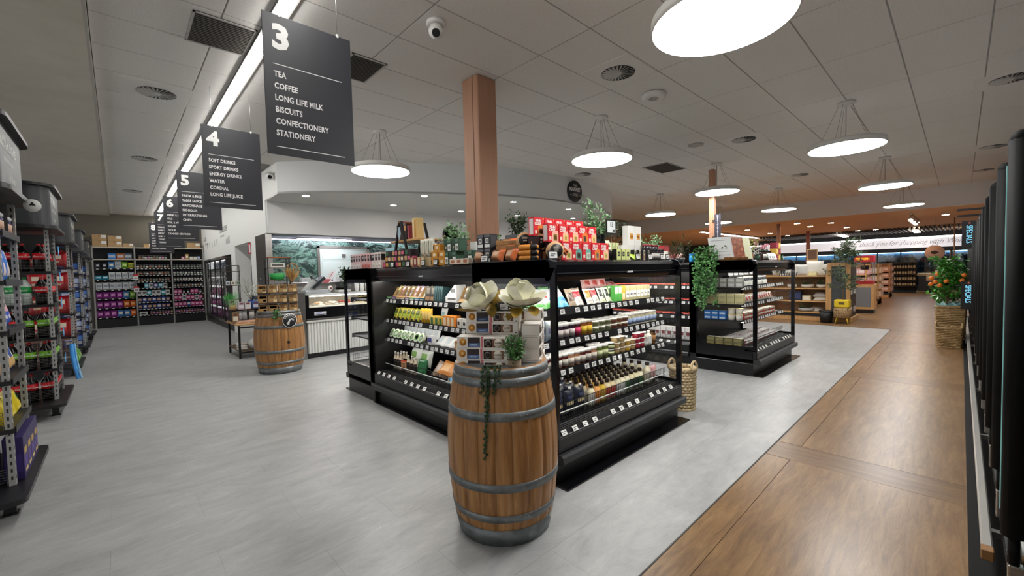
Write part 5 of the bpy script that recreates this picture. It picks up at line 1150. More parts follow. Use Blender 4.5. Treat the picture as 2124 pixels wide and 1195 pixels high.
for i in range(4):
    b = MB(); rr = random.Random(i)
    for s in range(7):
        zz = .62-.08*s; wv_ = .03+.008*s; off = .012*s*s*.12
        b.v += [(off+.01*i, -wv_/2+.02*i, zz), (off+.02+.01*i, wv_*.1+.02*i, zz), (off+.01*i, wv_/2+.02*i, zz), (off-.012+.01*i, .02*i, zz)]
    for s in range(6):
        for q in range(4): a = s*4; b.face((a+q, a+(q+1) % 4, a+4+(q+1) % 4, a+4+q), 0, True)
    b.build('bag', mat(['3f8fd8', '5aa8e6', '2f7ac8', '8fb8d8'][i], .25), t)
# ---- gondola 3: chip bags
rb = pouch('chip_bag', .24, .32, .12, 'c41a24', [(.25, .75, .5, .8, 'e8d8c0'), (.3, .6, .2, .4, 'e0c8a8')])
for row, z in enumerate((.662, 1.062, 1.462, 1.862)):
    h = 1. if row < 3 else .85
    for i in range(2): put(rb, TRS(-.73-i*.25, 4.2+5.94+.44, z, random.uniform(-.1, .1), R(-6), 0, h), 'red chip bag on the third gondola, '+['right', 'left'][i]+' one, '+['lowest', 'second', 'third', 'top'][row]+' row', 'red chip bags')
    for i in range(3): put([rb, yb, rb][i] if row != 1 else yb, TRS(-.655, 4.2+5.94+.55+i*.2, z, E90, R(-6), 0, .95), ORD[i]+' snack bag along the aisle side of third gondola, '+['lowest', 'second', 'third', 'top'][row]+' row', 'aisle side snack bags')
gch = pouch('chip_bag', .18, .22, .1, '5aa83a', [(.2, .8, .4, .8, 'e6e2b0')])
for i in range(3): put(gch, TRS(-.58, 4.2+5.94+.45+i*.22, .182, E90, R(-8)), ordl('green chip bag on the base of the third gondola', i, 3), 'green chip bags')
t = thing('wire_basket', 'brown wire basket front at the foot of the third gondola', 'basket', (-.9, 4.2+5.94+.33, .185))
b = MB()
for q in range(11): b.box(-.26, .26, -.003, .003, .02+q*.04, .026+q*.04)
for q in range(12): b.box(-.26+q*.047, -.255+q*.047, -.005, .001, 0, .44)
stuff(b.build('wire_grid', mat('8a6a58', .5, .4), t)); MB().box(-.27, .27, -.006, .006, .43, .45).build('top_rim', mat('7a5a4a', .5), t)
# ---- gondolas 4 and 5: blue cartons
bc = [carton('cereal_box', .15, .06, .24, b0, [(.1, .9, .5, .9, c1), (.2, .8, .12, .4, 'e8e8ee')], side=[(.1, .9, .2, .8, c1)]) for b0, c1 in (('2a4a9a', '5a8ad8'), ('35509a', 'c8d4f0'), ('20407a', '3f6ab8'))]
for k in (3, 4):
    for row, z in enumerate((.182, .502, .822, 1.142, 1.462, 1.782)):
        for i in range(3): gput(bc[(i+row) % 3], k, -.68-i*.165, .42, z, 0, 'blue carton, near side, '+ORD[i]+' from post, row '+ORD[row]+', '+['fourth', 'farthest'][k-3]+' gondola', 'blue cartons near side')
        for i in range(4): gput(bc[(i+row+1) % 3], k, -.63, .48+i*.165, z, E90, 'blue carton, aisle side, '+ORD[i]+' from near, row '+ORD[row]+', '+['fourth', 'farthest'][k-3]+' gondola', 'blue cartons aisle side')
# ================================================================ back shelving
t = thing('back_shelving', 'tall black shelving across the back wall, three bays', 'shelving', (0, 20.0, 0))
bays = [(-.56, .46), (.50, 1.47), (1.51, 2.44)]
RZ = [[.36, .68, 1.0, 1.31, 1.66, 2.04], [.36, .58, .82, 1.07, 1.33, 1.56, 1.79, 2.03], [.36, .60, .84, 1.07, 1.33, 1.56, 1.79, 2.03]]
for q, (xa, xb) in enumerate(bays):
    MB().box(xa, xb, .0, .5, .0, .3).build('kick_base', BLACK, t)
    MB().box(xa, xb, .46, .5, .3, 2.8).build('back_panel', mat('1c1c1e', .7), t)
    for z in RZ[q]:
        sh = MB().box(xa, xb, .0, .46, z-.03, z).build('shelf', BLACK, t)
        pr_ = MB()
        n_ = 6 if q == 0 else 9
        for i in range(n_): xx = xa+(xb-xa)*(i+.5)/n_; pr_.box(xx-.028, xx+.028, -.004, -.001, z-.028, z-.004)
        stuff(pr_.build('price_tickets', TICKET, sh))
    for z in (2.36, 2.78): MB().box(xa, xb, .0, .46, z-.03, z).build('upper_shelf', mat('c9c2b4', .5), t)
for xx in (-.60, .465, 1.475, 2.44): MB().box(xx, xx+.04, -.01, .04, 0, 2.82).build('upright', GREYP, t)
BK = Matrix.Translation((0, 20.0, 0))
def bag(hx, p2, w=.15, h=.2): return pouch('snack_bag', w, h, .07, hx, [(.2, .8, .3, .7, p2)], n=6)
pbg = bag('8a2a86', 'd98ac8', .165, .24); obg = bag('e0661e', 'f4b07a', .165, .24); bbg = bag('4a86c8', 'e8e0c8', .165, .24); gbg = bag('6aa82a', 'cfe08a', .165, .24); wbg = bag('d4d8da', '8a94a0', .165, .26); tbg = bag('2a9ab8', 'd0e8ee', .165, .14); ylb = bag('c8c02a', '6a8a2a', .165, .2); dkb = bag('2a2c34', 'b8bcc4', .12, .2)
rows = [('lowest', .36, [pbg, pbg, pbg, bbg, bbg, obg]), ('second', .68, [pbg, pbg, pbg, pbg, obg, obg]), ('third', 1.0, [pbg, pbg, pbg, pbg, bbg, gbg]), ('fourth', 1.31, [wbg, wbg, wbg, wbg, wbg, wbg]), ('fifth', 1.66, [tbg, tbg, wbg, wbg, wbg, wbg]), ('sixth', 2.04, [dkb, dkb, bbg, wbg, gbg, ylb])]
cn = {id(pbg): 'purple', id(obg): 'orange', id(bbg): 'blue', id(gbg): 'green', id(wbg): 'white', id(tbg): 'teal', id(ylb): 'yellow', id(dkb): 'dark'}
for nm, z, seq in rows:
    for i, p in enumerate(seq): put(p, BK @ TRS(-.465+i*.169, .1, z+.001, 0, R(-6)), cn[id(p)]+' bag, '+nm+' row of the left back bay, '+ORD[i]+' from left', 'bags in the left back bay')
tins = [K('tin%d' % i, jar, 'food_tin', .036, .13, b_, '8a8a8c', l_, lh=.06, n=10, cat='tin') for i, (b_, l_) in enumerate((('6a6a6c', 'b07a5a'), ('5a5a5c', '8a8a7a'), ('4a4a4e', 'd9d4cc'), ('5a3a56', 'c88ab0'), ('3a3a3c', '9fb0a0')))]
nt2 = ['copper label', 'grey label', 'white label', 'purple label', 'pale green label']
bx2 = [carton('pet_food_box', .12, .1, .17, b_, [(.15, .85, .3, .75, c_)]) for b_, c_ in (('1c2a5a', 'd0a080'), ('203a8a', 'e8e0d8'), ('a82a6a', 'e8b0c8'), ('d8d8d4', '5a5a5e'), ('2a9ab0', 'e0eeee'))]
nb2 = ['navy', 'blue', 'magenta', 'white', 'teal']
def brow(bay, z, row, plist, nm, n, pitch, off=0):
    xa = bays[bay][0]+.06+off
    for i in range(n):
        q = plist[i % len(plist)] if len(plist) < n else plist[i]
        p, lb = q; put(p, BK @ TRS(xa+i*pitch, .09, z+.001), lb+', '+row+' row, '+nm+' back bay, '+ORD[i]+' from left', 'goods in the '+nm+' back bay')
T_ = lambda i: (tins[i], 'tin with '+nt2[i]); B_ = lambda i: (bx2[i], nb2[i]+' box')
for bay, nm in ((1, 'middle'), (2, 'right')):
    if bay == 1:
        brow(1, .36, 'lowest', [T_(0), T_(3), T_(3), T_(0)], nm, 8, .082, .3); put(carton('white_tray', .22, .12, .12, 'd4d4d0', [(.2, .8, .25, .6, '1a1a1a')]), BK @ TRS(.64, .1, .361), 'white tray with black print at the foot of the middle back bay')
        brow(1, .58, 'second', [B_(0), B_(1), B_(0)], nm, 7, .13); brow(1, .82, 'third', [B_(0), B_(1)], nm, 7, .13); brow(1, 1.07, 'fourth', [B_(3), B_(3), B_(4)], nm, 7, .13)
        brow(1, 1.33, 'fifth', [B_(4), B_(3), B_(1)], nm, 5, .13, .2); brow(1, 1.56, 'sixth', [T_(1), T_(0), T_(4)], nm, 11, .083); brow(1, 1.79, 'seventh', [T_(0), T_(0), T_(1), T_(2)], nm, 11, .083); brow(1, 2.03, 'top', [T_(2), T_(0), T_(1)], nm, 11, .083)
    else:
        brow(2, .36, 'lowest', [T_(3), T_(3), T_(0)], nm, 11, .08); brow(2, .60, 'second', [B_(2), B_(2), B_(2), B_(1)], nm, 7, .125); brow(2, .84, 'third', [B_(2), B_(2), B_(3)], nm, 7, .125); brow(2, 1.07, 'fourth', [B_(2), B_(2), T_(2), T_(2)], nm, 7, .125)
        brow(2, 1.33, 'fifth', [T_(2), T_(2), T_(0)], nm, 10, .088); brow(2, 1.56, 'sixth', [T_(2)], nm, 10, .088); brow(2, 1.79, 'seventh', [T_(2), T_(4)], nm, 10, .088); brow(2, 2.03, 'top', [T_(4), T_(1)], nm, 10, .088)
for i in range(10): put(tins[i % 5], BK @ TRS(.62+i*.08, .12, 2.361), ordl('tin on the pale upper shelf of the middle back bay', i, 10), 'tins on the upper shelf')
for i, (x, hx, nm) in enumerate(((-.1, '2f7ac8', 'blue'), (.12, 'a85a2a', 'rust'), (.32, '5a6470', 'slate'))): put(carton('pet_food_carton', .2, .2, .2, hx, [(.1, .9, .3, .7, 'b8c0c8')]), BK @ TRS(x, .2, 2.361), nm+' carton on the pale upper shelf of the left back bay')
for i, (x, hx, nm, h) in enumerate(((1.85, 'c04a86', 'pink', .1), (1.97, 'b08a4a', 'tan', .2), (2.1, 'd8d8d0', 'white', .1), (2.22, 'd0d0c8', 'off-white', .1), (2.33, '5a7ab0', 'blue', .12))): put(carton('small_carton', .1, .1, h, hx, [(.2, .8, .3, .7, 'e8e4da')]), BK @ TRS(x, .15, 2.361), nm+' carton on the pale upper shelf of the right back bay')
def kbox(x, z, w, h, lb, d=.35):
    t = thing('cardboard_box', lb, 'box', (x, 20.22, z)); MB().cbox(-w/2, w/2, -d/2, d/2, 0, h, .004).build('carton', KRAFTL, t)
    MB().box(-w/2-.001, w/2+.001, -.025, .025, h, h+.001).box(-.025, .025, -d/2-.001, -d/2, h*.7, h).build('packing_tape', mat('a8875a', .3), t); MB().box(w*.12, w*.45, -d/2-.0015, -d/2, h*.45, h*.9).build('address_label', TICKET, t)
for a in ((-.38, 2.781, .36, .22, 'cardboard box bottom left on top of the back shelving'), (-.38, 3.003, .36, .2, 'cardboard box stacked upper left on the back shelving'), (-.0, 2.781, .36, .2, 'cardboard box bottom of the second stack on the back shelving'), (-.0, 2.983, .36, .19, 'cardboard box top of the second stack on the back shelving'), (.34, 2.781, .26, .13, 'low cardboard box right of the two stacks on the back shelving'), (.86, 2.781, .24, .13, 'low cardboard box alone in the middle of the back shelving top'), (1.22, 2.781, .26, .2, 'pale cardboard box beside the farthest aisle sign'), (2.2, 2.781, .38, .2, 'cardboard box at the right end of the back shelving top')): kbox(*a)
for i, z in enumerate((1.62, 1.2)):
    t = thing('shelf_flag', ['upper', 'lower'][i]+' red and white promotion flag between the back bays', 'sign', (.48, 19.93, z))
    MB().cbox(-.07, .07, -.003, .003, 0, .2, .001).build('card', mat('e8e4e2', .5), t); MB().box(-.07, .07, -.0036, -.003, .14, .2).build('red_band', mat('c8202a', .5), t); MB().box(-.04, .04, -.0036, -.003, .05, .09).build('print', mat('8a8a8a', .5), t); MB().tube((0, .02, .1), (0, .06, .1), .004, n=5).build('arm', BLACK, t)
# ================================================================ wall coolers behind glass on the right-hand white wall
t = thing('wall_cooler', 'black upright wall cooler with glass doors at the back right', 'cooler', (2.5, 0, 0))
MB().box(.0, .7, 14.87, 20.0, 0, .22).build('base', BLACK, t); MB().box(.02, .7, 14.87, 20.0, 2.24, 2.31).build('top_panel', BLACKG, t); MB().box(.62, .7, 14.87, 20.0, .22, 2.24).build('back_panel', mat('26262a', .6), t); MB().box(.0, .66, 14.87, 15.75, .22, 2.24).build('end_panel', BLACK, t)
MB().box(-.04, .03, 14.9, 20.0, .2, .27).build('bumper_rail', STEEL, t)
MB().box(.1, .12, 15.8, 19.9, 2.2, 2.235).build('cooler_light', mat('eef2ff', .5, emit=2.5), t)
for k in range(4):
    ya = 15.76+k*1.05; d = MB().box(.0, .03, ya, ya+.04, .27, 2.24).box(.0, .03, ya+1.0, ya+1.04, .27, 2.24).box(.0, .03, ya, ya+1.04, 2.2, 2.24).box(.0, .03, ya, ya+1.04, .27, .31).build('door', BLACK, t)
    MB().box(.012, .018, ya+.04, ya+1.0, .31, 2.2).build('glass_pane', GLASS, d); MB().tube((-.03, ya+.07, .9), (-.03, ya+.07, 1.6), .01, n=8).build('handle', STEEL, d)
for z in (.3, .66, 1.02, 1.38, 1.7, 1.95): MB().box(.08, .6, 15.76, 19.95, z-.02, z).build('shelf', mat('3a3a3e', .5), t)
cl = [carton('chilled_pack', .13, .12, h, b_, [(.15, .85, .3, .75, c_)]) for b_, c_, h in (('b04a8a', 'e0c0d4', .22), ('d4d4d4', '5a5a60', .26), ('8a5a9a', 'd8c8e0', .22), ('c8ccd4', '2a3a8a', .2))]
for q, z in enumerate((.3, .66, 1.02, 1.38, 1.7)):
    for i in range(16): put(cl[(0, 2, 0, 1, 1)[q] if i % 3 else (2, 0, 1, 3, 1)[q]], TRS(2.5+.16, 15.95+i*.255, z+.001, R(-90)), 'pack behind cooler glass, shelf '+ORD[q]+' from below, '+ORD[15-i]+' from left', 'packs in the wall cooler')
for i in range(6): put(cl[3], TRS(2.66, 16.2+i*.5, 1.951, R(-90)), 'blue and white pack on the top cooler shelf, '+ORD[5-i]+' from left', 'blue packs in the wall cooler')
# lettering on the white wall
INK = mat('3a3c40', .7)
t = thing('wall_lettering', 'dark lettering the good stuff painted on the white wall', 'lettering', (2.496, 16.1, 0))
text('THE GOOD STUFF', .24, INK, t, (0, .42, 3.06), '-x', bold=.0, sx=.62); text('fresh from our local', .11, INK, t, (0, .3, 2.92), '-x', bold=0, shear=.3, sx=.7)
t = thing('wall_lettering', 'faint line drawings of bottles and glasses painted on the white wall', 'lettering', (2.496, 0, 0))
b = MB(); rr = random.Random(2)
for i in range(9):
    y = 15.1+i*.5 if i > 3 else 14.98+i*.16; z = 2.72 if i > 3 else 2.66; h = .16+rr.uniform(0, .06)
    for a, c_ in (((y-.03, z), (y-.03, z+h*.6)), ((y+.03, z), (y+.03, z+h*.6)), ((y-.03, z+h*.6), (y-.01, z+h)), ((y+.03, z+h*.6), (y+.01, z+h)), ((y-.03, z), (y+.03, z))): b.tube((0, a[0], a[1]), (0, c_[0], c_[1]), .003, n=4)
b.build('drawing', mat('84868a', .7), t); text('bakery  deli  dairy', .14, INK, t, (0, 19.6, 2.86), '-x', bold=0, shear=.3, sx=.7); text('GOOD', .22, INK, t, (0, 19.8, 3.02), '-x', bold=0, sx=.62)
t = thing('exit_flag', 'small red and white flag sign above the alcove opening', 'sign', (2.5, 12.28, 2.2)); MB().cbox(-.06, -.0, -.006, .006, 0, .28, .002).build('blade', mat('c42a44', .5), t); MB().box(-.05, -.015, -.0075, -.006, .04, .24).build('white_panel', mat('e8e4e6', .5), t)
t = thing('notice_board', 'pale framed notice on the alcove wall', 'notice', (3.1, 14.235, 1.35)); MB().cbox(-.22, .22, -.012, .012, 0, .62, .003).build('frame', mat('4a4e58', .5), t); MB().box(-.2, .2, -.0135, -.012, .02, .6).build('sheet', mat('c8d0d8', .6), t)
# ================================================================ deli counter
t = thing('deli_counter', 'white ribbed deli counter with a glass food case on top', 'counter', (0, 8.62, 0))
x0, x1 = 2.64, 7.2
MB().box(x0, x1, .04, .9, 0, .1).build('kick', BLACK, t)
MB().box(x0, x1, .02, .9, .1, .70).build('carcass', mat('d9dad6', .6), t)
rm = MB().tube((0, 0, .1), (0, 0, .69), .028, n=8, cap=False).mesh('rib', mat('dfe0dc', .5))
for i in range(int((x1-x0)/.056)): obj('rib', rm, t, (x0+.03+i*.056, .018, 0))
MB().cbox(x0-.02, x1, -.03, .9, .70, .735, .004).build('lower_ledge', mat('c8c8c4', .35), t); MB().cbox(x0, x1, -.0, .9, .735, .775, .004).build('steel_trim', STEEL, t)
MB().cbox(x0, x1, .02, .9, .775, .985, .004).build('black_band', BLACKG, t)
MB().box(x0+.14, x0+.36, .012, .02, .85, .9).box(x0+.14, x0+.36, .012, .02, .83, .835).build('maker_badge', mat('c8c8d0', .4), t); text('CAFE', .045, mat('3a4aa0'), t, (x0+.17, .0115, .858), bold=.03)
MB().box(x0+.04, x1, .06, .85, .985, 1.0).build('food_tray_deck', mat('d4d0c6', .4), t)
MB().cbox(x0, x0+.05, .02, .9, .985, 1.24, .004).build('end_cheek', BLACKG, t); MB().box(x0+.05, x1, .03, .038, .985, 1.215).build('front_glass', GLASS, t); MB().cbox(x0, x1, .02, .5, 1.215, 1.245, .004).build('top_ledge', mat('d4d6d4', .3), t)
MB().box(x0+.1, x1, .12, .14, 1.195, 1.212).build('case_light', mat('fff6e6', .5, emit=CASE_E*.7), t); MB().box(x0+.05, x1, .8, .85, 1.0, 1.22).build('back_board', mat('a8a294', .5), t)
MB().cbox(2.36, 2.62, .0, .5, 0, 1.29, .006).build('steel_end_post', STEEL, t)
rr = random.Random(3)
def lump(x, y, z, cols, lb, n=9, s=.05):
    t2 = thing('food_dish', lb, 'food', (x, y, z)); b = MB().lathe([(0, .004), (.11, .004), (.13, .03), (.125, .03), (.105, .008), (0, .008)], 16); b.build('dish', mat('e6e4dc', .4), t2)
    for hx in cols:
        b = MB()
        for k in range(n): b.ball((rr.uniform(-.08, .08), rr.uniform(-.07, .07), .03+rr.uniform(0, .04)), s*rr.uniform(.4, .8), 7, 5, sq=(1.3, .8, .6))
        b.build('food_pieces', mat(hx, .4), t2)
foods = [(['e4ddd0', 'c8a888'], 'white sliced cheese dish at the left of the deli case'), (['e8e2d8', 'b8b0a0'], 'white fish dish beside the sliced cheese'), (['7a2a2a', '9a4a3a'], 'dark red salami dish in the deli case'), (['e8ddb0', 'e0d090'], 'pale pasta salad dish in the deli case'), (['3f7a3a', 'd9c03a'], 'green and yellow salad dish in the deli case'), (['d9c04a', '5a8a3a'], 'yellow pepper dish behind the chiller glass'), (['5a7a4a', 'd8d4c4'], 'green leaf salad dish right of the yellow peppers'), (['c8584a', 'e0d4c0'], 'tomato dish at the right of the deli case'), (['4a6a3a', '8a9a5a'], 'olive dish far right in the deli case')]
for i, (c_, lb) in enumerate(foods): lump(2.95+i*.28, 8.62+.3, 1.001, c_, lb)
yj = K('yjar', jar, 'oil_jar', .04, .16, 'd0b83a', '3a3a2a', 'e8e0a0')
for i in range(3): put(yj, TRS(3.95+i*.1, 9.2, 1.001), ordl('yellow oil jar standing at the back of the deli case', i, 3), 'yellow oil jars')
# slicer
t = thing('meat_slicer', 'steel meat slicer with a red and white guide panel on the deli counter', 'slicer', (2.98, 9.05, 1.25))
MB().cbox(-.26, .22, -.2, .22, 0, .07, .02).build('base', mat('c8ccce', .25, .5), t); MB().prism([(-.26, .07), (-.1, .07), (.0, .3), (-.06, .3)], -.1, .12, 'y').build('motor_housing', mat('d4d6d6', .25, .5), t)
b = MB().lathe([(0, -.012), (.15, -.006), (.155, 0), (.15, .006), (0, .012)], 28); Mr = Matrix.Translation((-.02, 0, .24)) @ Matrix.Rotation(R(55), 4, 'Y'); b.v = [tuple(Mr @ Vector(v)) for v in b.v]; b.build('blade', mat('9aa0a4', .2, 1.), t)
MB().box(-.03, .03, -.2, .02, -.01, .3, T=Matrix.Translation((-.12, 0, .12)) @ Matrix.Rotation(R(48), 4, 'Y')).build('carriage', mat('3a3e42', .3, .6), t)
MB().box(-.008, .008, -.18, .16, 0, .3, T=Matrix.Translation((.18, 0, .2)) @ Matrix.Rotation(R(35), 4, 'Y')).build('guide_panel', mat('d8d4d4', .4), t); MB().box(-.0095, -.008, -.18, .16, .0, .1, T=Matrix.Translation((.18, 0, .2)) @ Matrix.Rotation(R(35), 4, 'Y')).box(-.0095, -.008, -.06, -.02, .14, .27, T=Matrix.Translation((.18, 0, .2)) @ Matrix.Rotation(R(35), 4, 'Y')).build('red_print', mat('a8202c', .4), t)
MB().ball((.2, -.2, .1), .05, 10, 8).build('white_knob', mat('dcdcd8', .35), t); MB().ball((.2, -.245, .1), .022, 8, 6).build('red_button', mat('7a1a22', .35), t)
# scales, tubs on counter
t = thing('deli_scale', 'dark deli scale with a glossy platter on the counter', 'scale', (3.55, 9.15, 1.25)); MB().cbox(-.14, .14, -.12, .12, 0, .05, .01).build('base', mat('cfd0cc', .4), t); MB().lathe([(.03, .05), (.03, .09), (.16, .1), (.165, .12), (0, .11)], 20).build('platter', mat('26221f', .25), t); MB().cbox(-.1, .1, .1, .13, .05, .22, .005).build('display', mat('2f3133', .4), t)
wt3 = K('wstack', tub, 'foam_cup', .05, .2, 'e4e4e0', 'eeeeea')
for i in range(7): put(wt3, TRS(3.86+i*.12, 9.15, 1.25), ordl('white foam cup stack on the deli counter', i, 7), 'white foam cups')
t = thing('back_bench', 'steel back bench under the marble wall of the deli', 'bench', (4.4, 11.2, 0)); MB().cbox(-1.6, 2.2, -.3, .4, .86, .9, .004).build('worktop', STEEL, t); MB().box(-1.6, 2.2, .3, .38, .9, 1.5).build('splashback', STEEL, t); MB().cbox(-1.4, 2.2, .05, .35, 1.42, 1.45, .004).build('shelf', STEEL, t)
for xx in (-1.5, .3, 2.1): MB().box(xx-.02, xx+.02, -.26, -.22, 0, .86).build('leg', STEEL, t)
for i in range(5): put(K('papr', carton, 'paper_box', .25, .2, .12, 'e2e4e2', [(.1, .9, .3, .7, 'c8d0d0')]), TRS(3.5+i*.42, 11.4, 1.452), ordl('white paper box on the shelf over the back bench', i, 5), 'paper boxes over the bench')
# cold room door
t = thing('cold_room_door', 'pale mint cold room door in a steel frame on the marble wall', 'door', (3.95, 11.69, 0)); MB().box(-.06, 0, -.05, 0, 0, 2.4).box(1.3, 1.36, -.05, 0, 0, 2.4).box(-.06, 1.36, -.05, 0, 2.34, 2.4).build('frame', STEEL, t)
dm = MB().cbox(0, 1.3, -.04, 0, .02, 2.34, .004).build('leaf', mat('bccbc4', .5), t); MB().cbox(.06, 1.24, -.046, -.04, .1, 1.98, .003).cbox(.06, .6, -.046, -.04, 2.05, 2.28, .003).cbox(.64, 1.24, -.046, -.04, 2.05, 2.28, .003).build('panels', mat('c2d1ca', .5), t); MB().cbox(.58, .68, -.07, -.04, 2.1, 2.2, .006).build('latch', STEEL, t)
# lights in the recess
t = thing('recess_light', 'long white light bar on the soffit over the marble wall', 'strip light', (3.3, 11.25, 2.55)); MB().cbox(0, 1.35, -.07, .07, .0, .024, .004).build('tray', mat('d8d8dc', .4), t); MB().box(.02, 1.33, -.06, .06, -.008, -.001).build('diffuser', mat('f6f2ff', .5, emit=STRIP_E), t)
t = thing('recess_light', 'thin violet-white light line along the top of the marble wall', 'strip light', (2.7, 11.62, 2.55)); MB().box(0, 6.2, -.02, .02, 0, .02).build('channel', mat('8a8890', .5), t); MB().box(0, 6.2, -.016, .016, -.006, 0).build('diffuser', mat('f0e8ff', .5, emit=STRIP_E*.8), t)
# wall clock behind the column
t = thing('wall_clock', 'black rimmed round sign on the deli wall half hidden by the column', 'sign', (7.5, 10.69, 2.75)); MB().lathe([(.22, -.02), (.28, -.03), (.3, 0), (.28, .0)], 28).build('rim', mat('1c1c1e', .4), t).rotation_euler = (R(90), 0, 0); MB().lathe([(0, .01), (.23, .01)], 28).build('face', mat('c8c4bc', .6), t).rotation_euler = (R(90), 0, 0)
# ================================================================ second barrel with kraft boxes
bb2 = make_barrel((1.99, 7.98, 0), 'oak wine barrel with a round black badge beside the deli counter', 1.10, R(20))
b = MB().lathe([(0, 0), (.022, 0), (.02, .012), (0, .012)], 14); b.v = [(-.0+a_, -.355+c_*.5, .475+bb_) for a_, bb_, c_ in b.v]; b.build('bung', mat('1a120a', .8), bb2).rotation_euler = (0, 0, R(-15))
B2 = Matrix.Translation((1.99, 7.98, 1.0)) @ Matrix.Rotation(R(-14), 4, 'Z')
kb = carton('gift_carton', .13, .1, .125, '957245', [(.1, .9, .15, .85, 'a5824f'), (.55, .92, .08, .45, 'ecd9a8'), (.15, .9, .55, .9, '5a3418'), (.62, .85, .6, .85, 'd9b070')], side=[(.1, .9, .1, .9, '8a683c')])
for lv in range(3):
    tray = MB().cbox(-.30, .30, -.2, .2, 0, .014, .003).build('display_tray', mat('3a2414', .6)); tray.matrix_world = B2 @ TRS(0, 0, lv*.165); tag(tray, ['lowest', 'middle', 'topmost'][lv]+' dark wooden tray in the stack on the badge barrel', 'tray')
    for i in range(4): put(kb, B2 @ TRS(-.225+i*.15, -.13, .015+lv*.165, random.uniform(-.1, .1)), 'kraft gift carton on the badge barrel, '+ORD[i]+' from left, '+['lowest', 'middle', 'top'][lv]+' tray', 'kraft gift cartons')
    for i in range(4): put(kb, B2 @ TRS(-.225+i*.15, .10, .015+lv*.165, 0), 'kraft gift carton behind, '+ORD[i]+' from left, '+['lowest', 'middle', 'top'][lv]+' tray of the badge barrel', 'kraft gift cartons behind')
t = thing('barrel_badge', 'round black badge with a white ring on the far barrel', 'badge', (1.95+.1, 7.98-.375, .88), R(12)); b = MB().lathe([(0, -.012), (.115, -.012), (.115, 0), (0, 0)], 32); b.v = [(a, c_, bb) for a, bb, c_ in b.v]; b.build('disc', mat('1a1a1c', .5), t)
b = MB().lathe([(.108, -.0135), (.118, -.0135), (.118, -.011), (.108, -.0135)], 32, caps=False); b.v = [(a, c_, bb) for a, bb, c_ in b.v]; b.build('ring', mat('e4e4e0', .5), t)
b = MB().path([(-.045, -.0145, -.06), (-.02, -.0145, -.03), (.0, -.0145, .01), (.03, -.0145, .02), (.06, -.0145, -.005)], .014, 6); b.ball((-.03, -.0145, -.05), .024, 8, 6, sq=(1, .2, 1)); b.build('emblem', mat('d8d8d6', .5), t)
for i, ch_ in enumerate('BAROSSA'):
    a = R(150-20*i); text(ch_, .034, mat('dededa', .5), t, (.075*math.cos(a), -.0135, .078*math.sin(a)), align='CENTER', roll=a-R(90), bold=.02)
t = thing('trailing_plant', 'small green trailing plant at the rim of the far barrel', 'plant', (1.86, 7.66, 1.02)); foliage('foliage', t, (0, -.05, -.08), .12, 160, .03, .02, LEAF, 8, base=(0, 0, .02), seed=41, sq=(.5, .3, 1))
# wood wool decoration
t = thing('straw_bow', 'dry straw bow standing on the kraft cartons of the far barrel', 'decoration', tuple(B2 @ Vector((.22, .02, .495)))); b = MB(); rr = random.Random(9)
for k in range(40): a = rr.uniform(-.8, .8); b.leaf((rr.gauss(0, .02), rr.gauss(0, .02), rr.uniform(0, .06)), (math.sin(a), rr.uniform(-.3, .3), math.cos(a)+.2), rr.uniform(.14, .3), .03)
stuff(b.build('straw_leaves', noise_mat('dry_straw', [(.3, '8a6a3a'), (.7, 'c0985c')], nscale=14, rough=.7), t)); MB().tube((0, 0, 0), (0, 0, .05), .02, n=8).build('tie', mat('6a4a26', .7), t)
# ================================================================ display table left of the barrel
t = thing('display_table', 'black framed two-tier wooden table crowded with gifts left of the far barrel', 'table', (1.98, 10.25, 0))
for sx in (-.27, .27):
    for sy in (-.5, .5): MB().box(sx-.018, sx+.018, sy-.018, sy+.018, 0, .68).build('leg', BLACK, t)
MB().cbox(-.32, .32, -.54, .54, .66, .69, .004).build('table_top', OAKL, t); MB().cbox(-.29, .29, -.51, .51, .14, .165, .003).build('lower_shelf', mat('5a4632', .6), t); MB().box(-.27, .27, -.515, -.495, .60, .63).box(-.27, .27, -.515, -.495, .1, .13).build('rails', BLACK, t)
def sk(px, cx, y): return 0
bun = pouch('paper_bundle', .26, .1, .07, 'c0987a', [(.2, .8, .3, .7, 'd9a888')])
for i in range(3): put(bun, TRS(1.80+i*.17, 9.83, .692, random.uniform(-.2, .2), R(-70)), ordl('paper-wrapped bundle along the table front edge', i, 3), 'paper bundles')
t = thing('white_globe', 'white globe on the lower table shelf', 'globe', (1.98, 9.85, .168)); MB().ball((0, 0, .11), .105, 16, 12).build('ball', mat('e2e0dc', .4), t); MB().lathe([(.05, 0), (.05, .012), (.03, .02)], 14).build('foot', mat('cfcdc8', .5), t)
ck = MB().cbox(-.07, .07, -.05, .05, 0, .22, .006)
for i in range(4):
    for j in range(6):
        if (i+j) % 2: ck.box(-.07+i*.035, -.07+(i+1)*.035, -.0508, -.05, .005+j*.035, .005+(j+1)*.035, 1)
tag(ck.build('checked_cushion', [mat('e0ddd6', .7), mat('1c1c1e', .7)], loc=(2.14, 9.84, .167)), 'black and white checked cushion on the lower table shelf', 'cushion')
for i in range(3): put(pouch('folded_towel', .2, .14, .07, 'd6d2c8', [(.2, .8, .3, .6, 'c0bab0')]), TRS(1.78, 9.86+.01*i, .167+i*.05, 0, R(-85)), 'folded pale towel, '+['bottom', 'middle', 'top'][i]+' of the pile on the lower table shelf', 'folded towels')
tins2 = [('silver tin canister at the left front of the table', 1.76, 9.98, 'c8c8c8'), ('silver tin canister second from left on the table', 1.86, 10.02, 'b8b8ba'), ('white tin canister in the middle of the table', 2.0, 10.05, 'dcdcd8')]
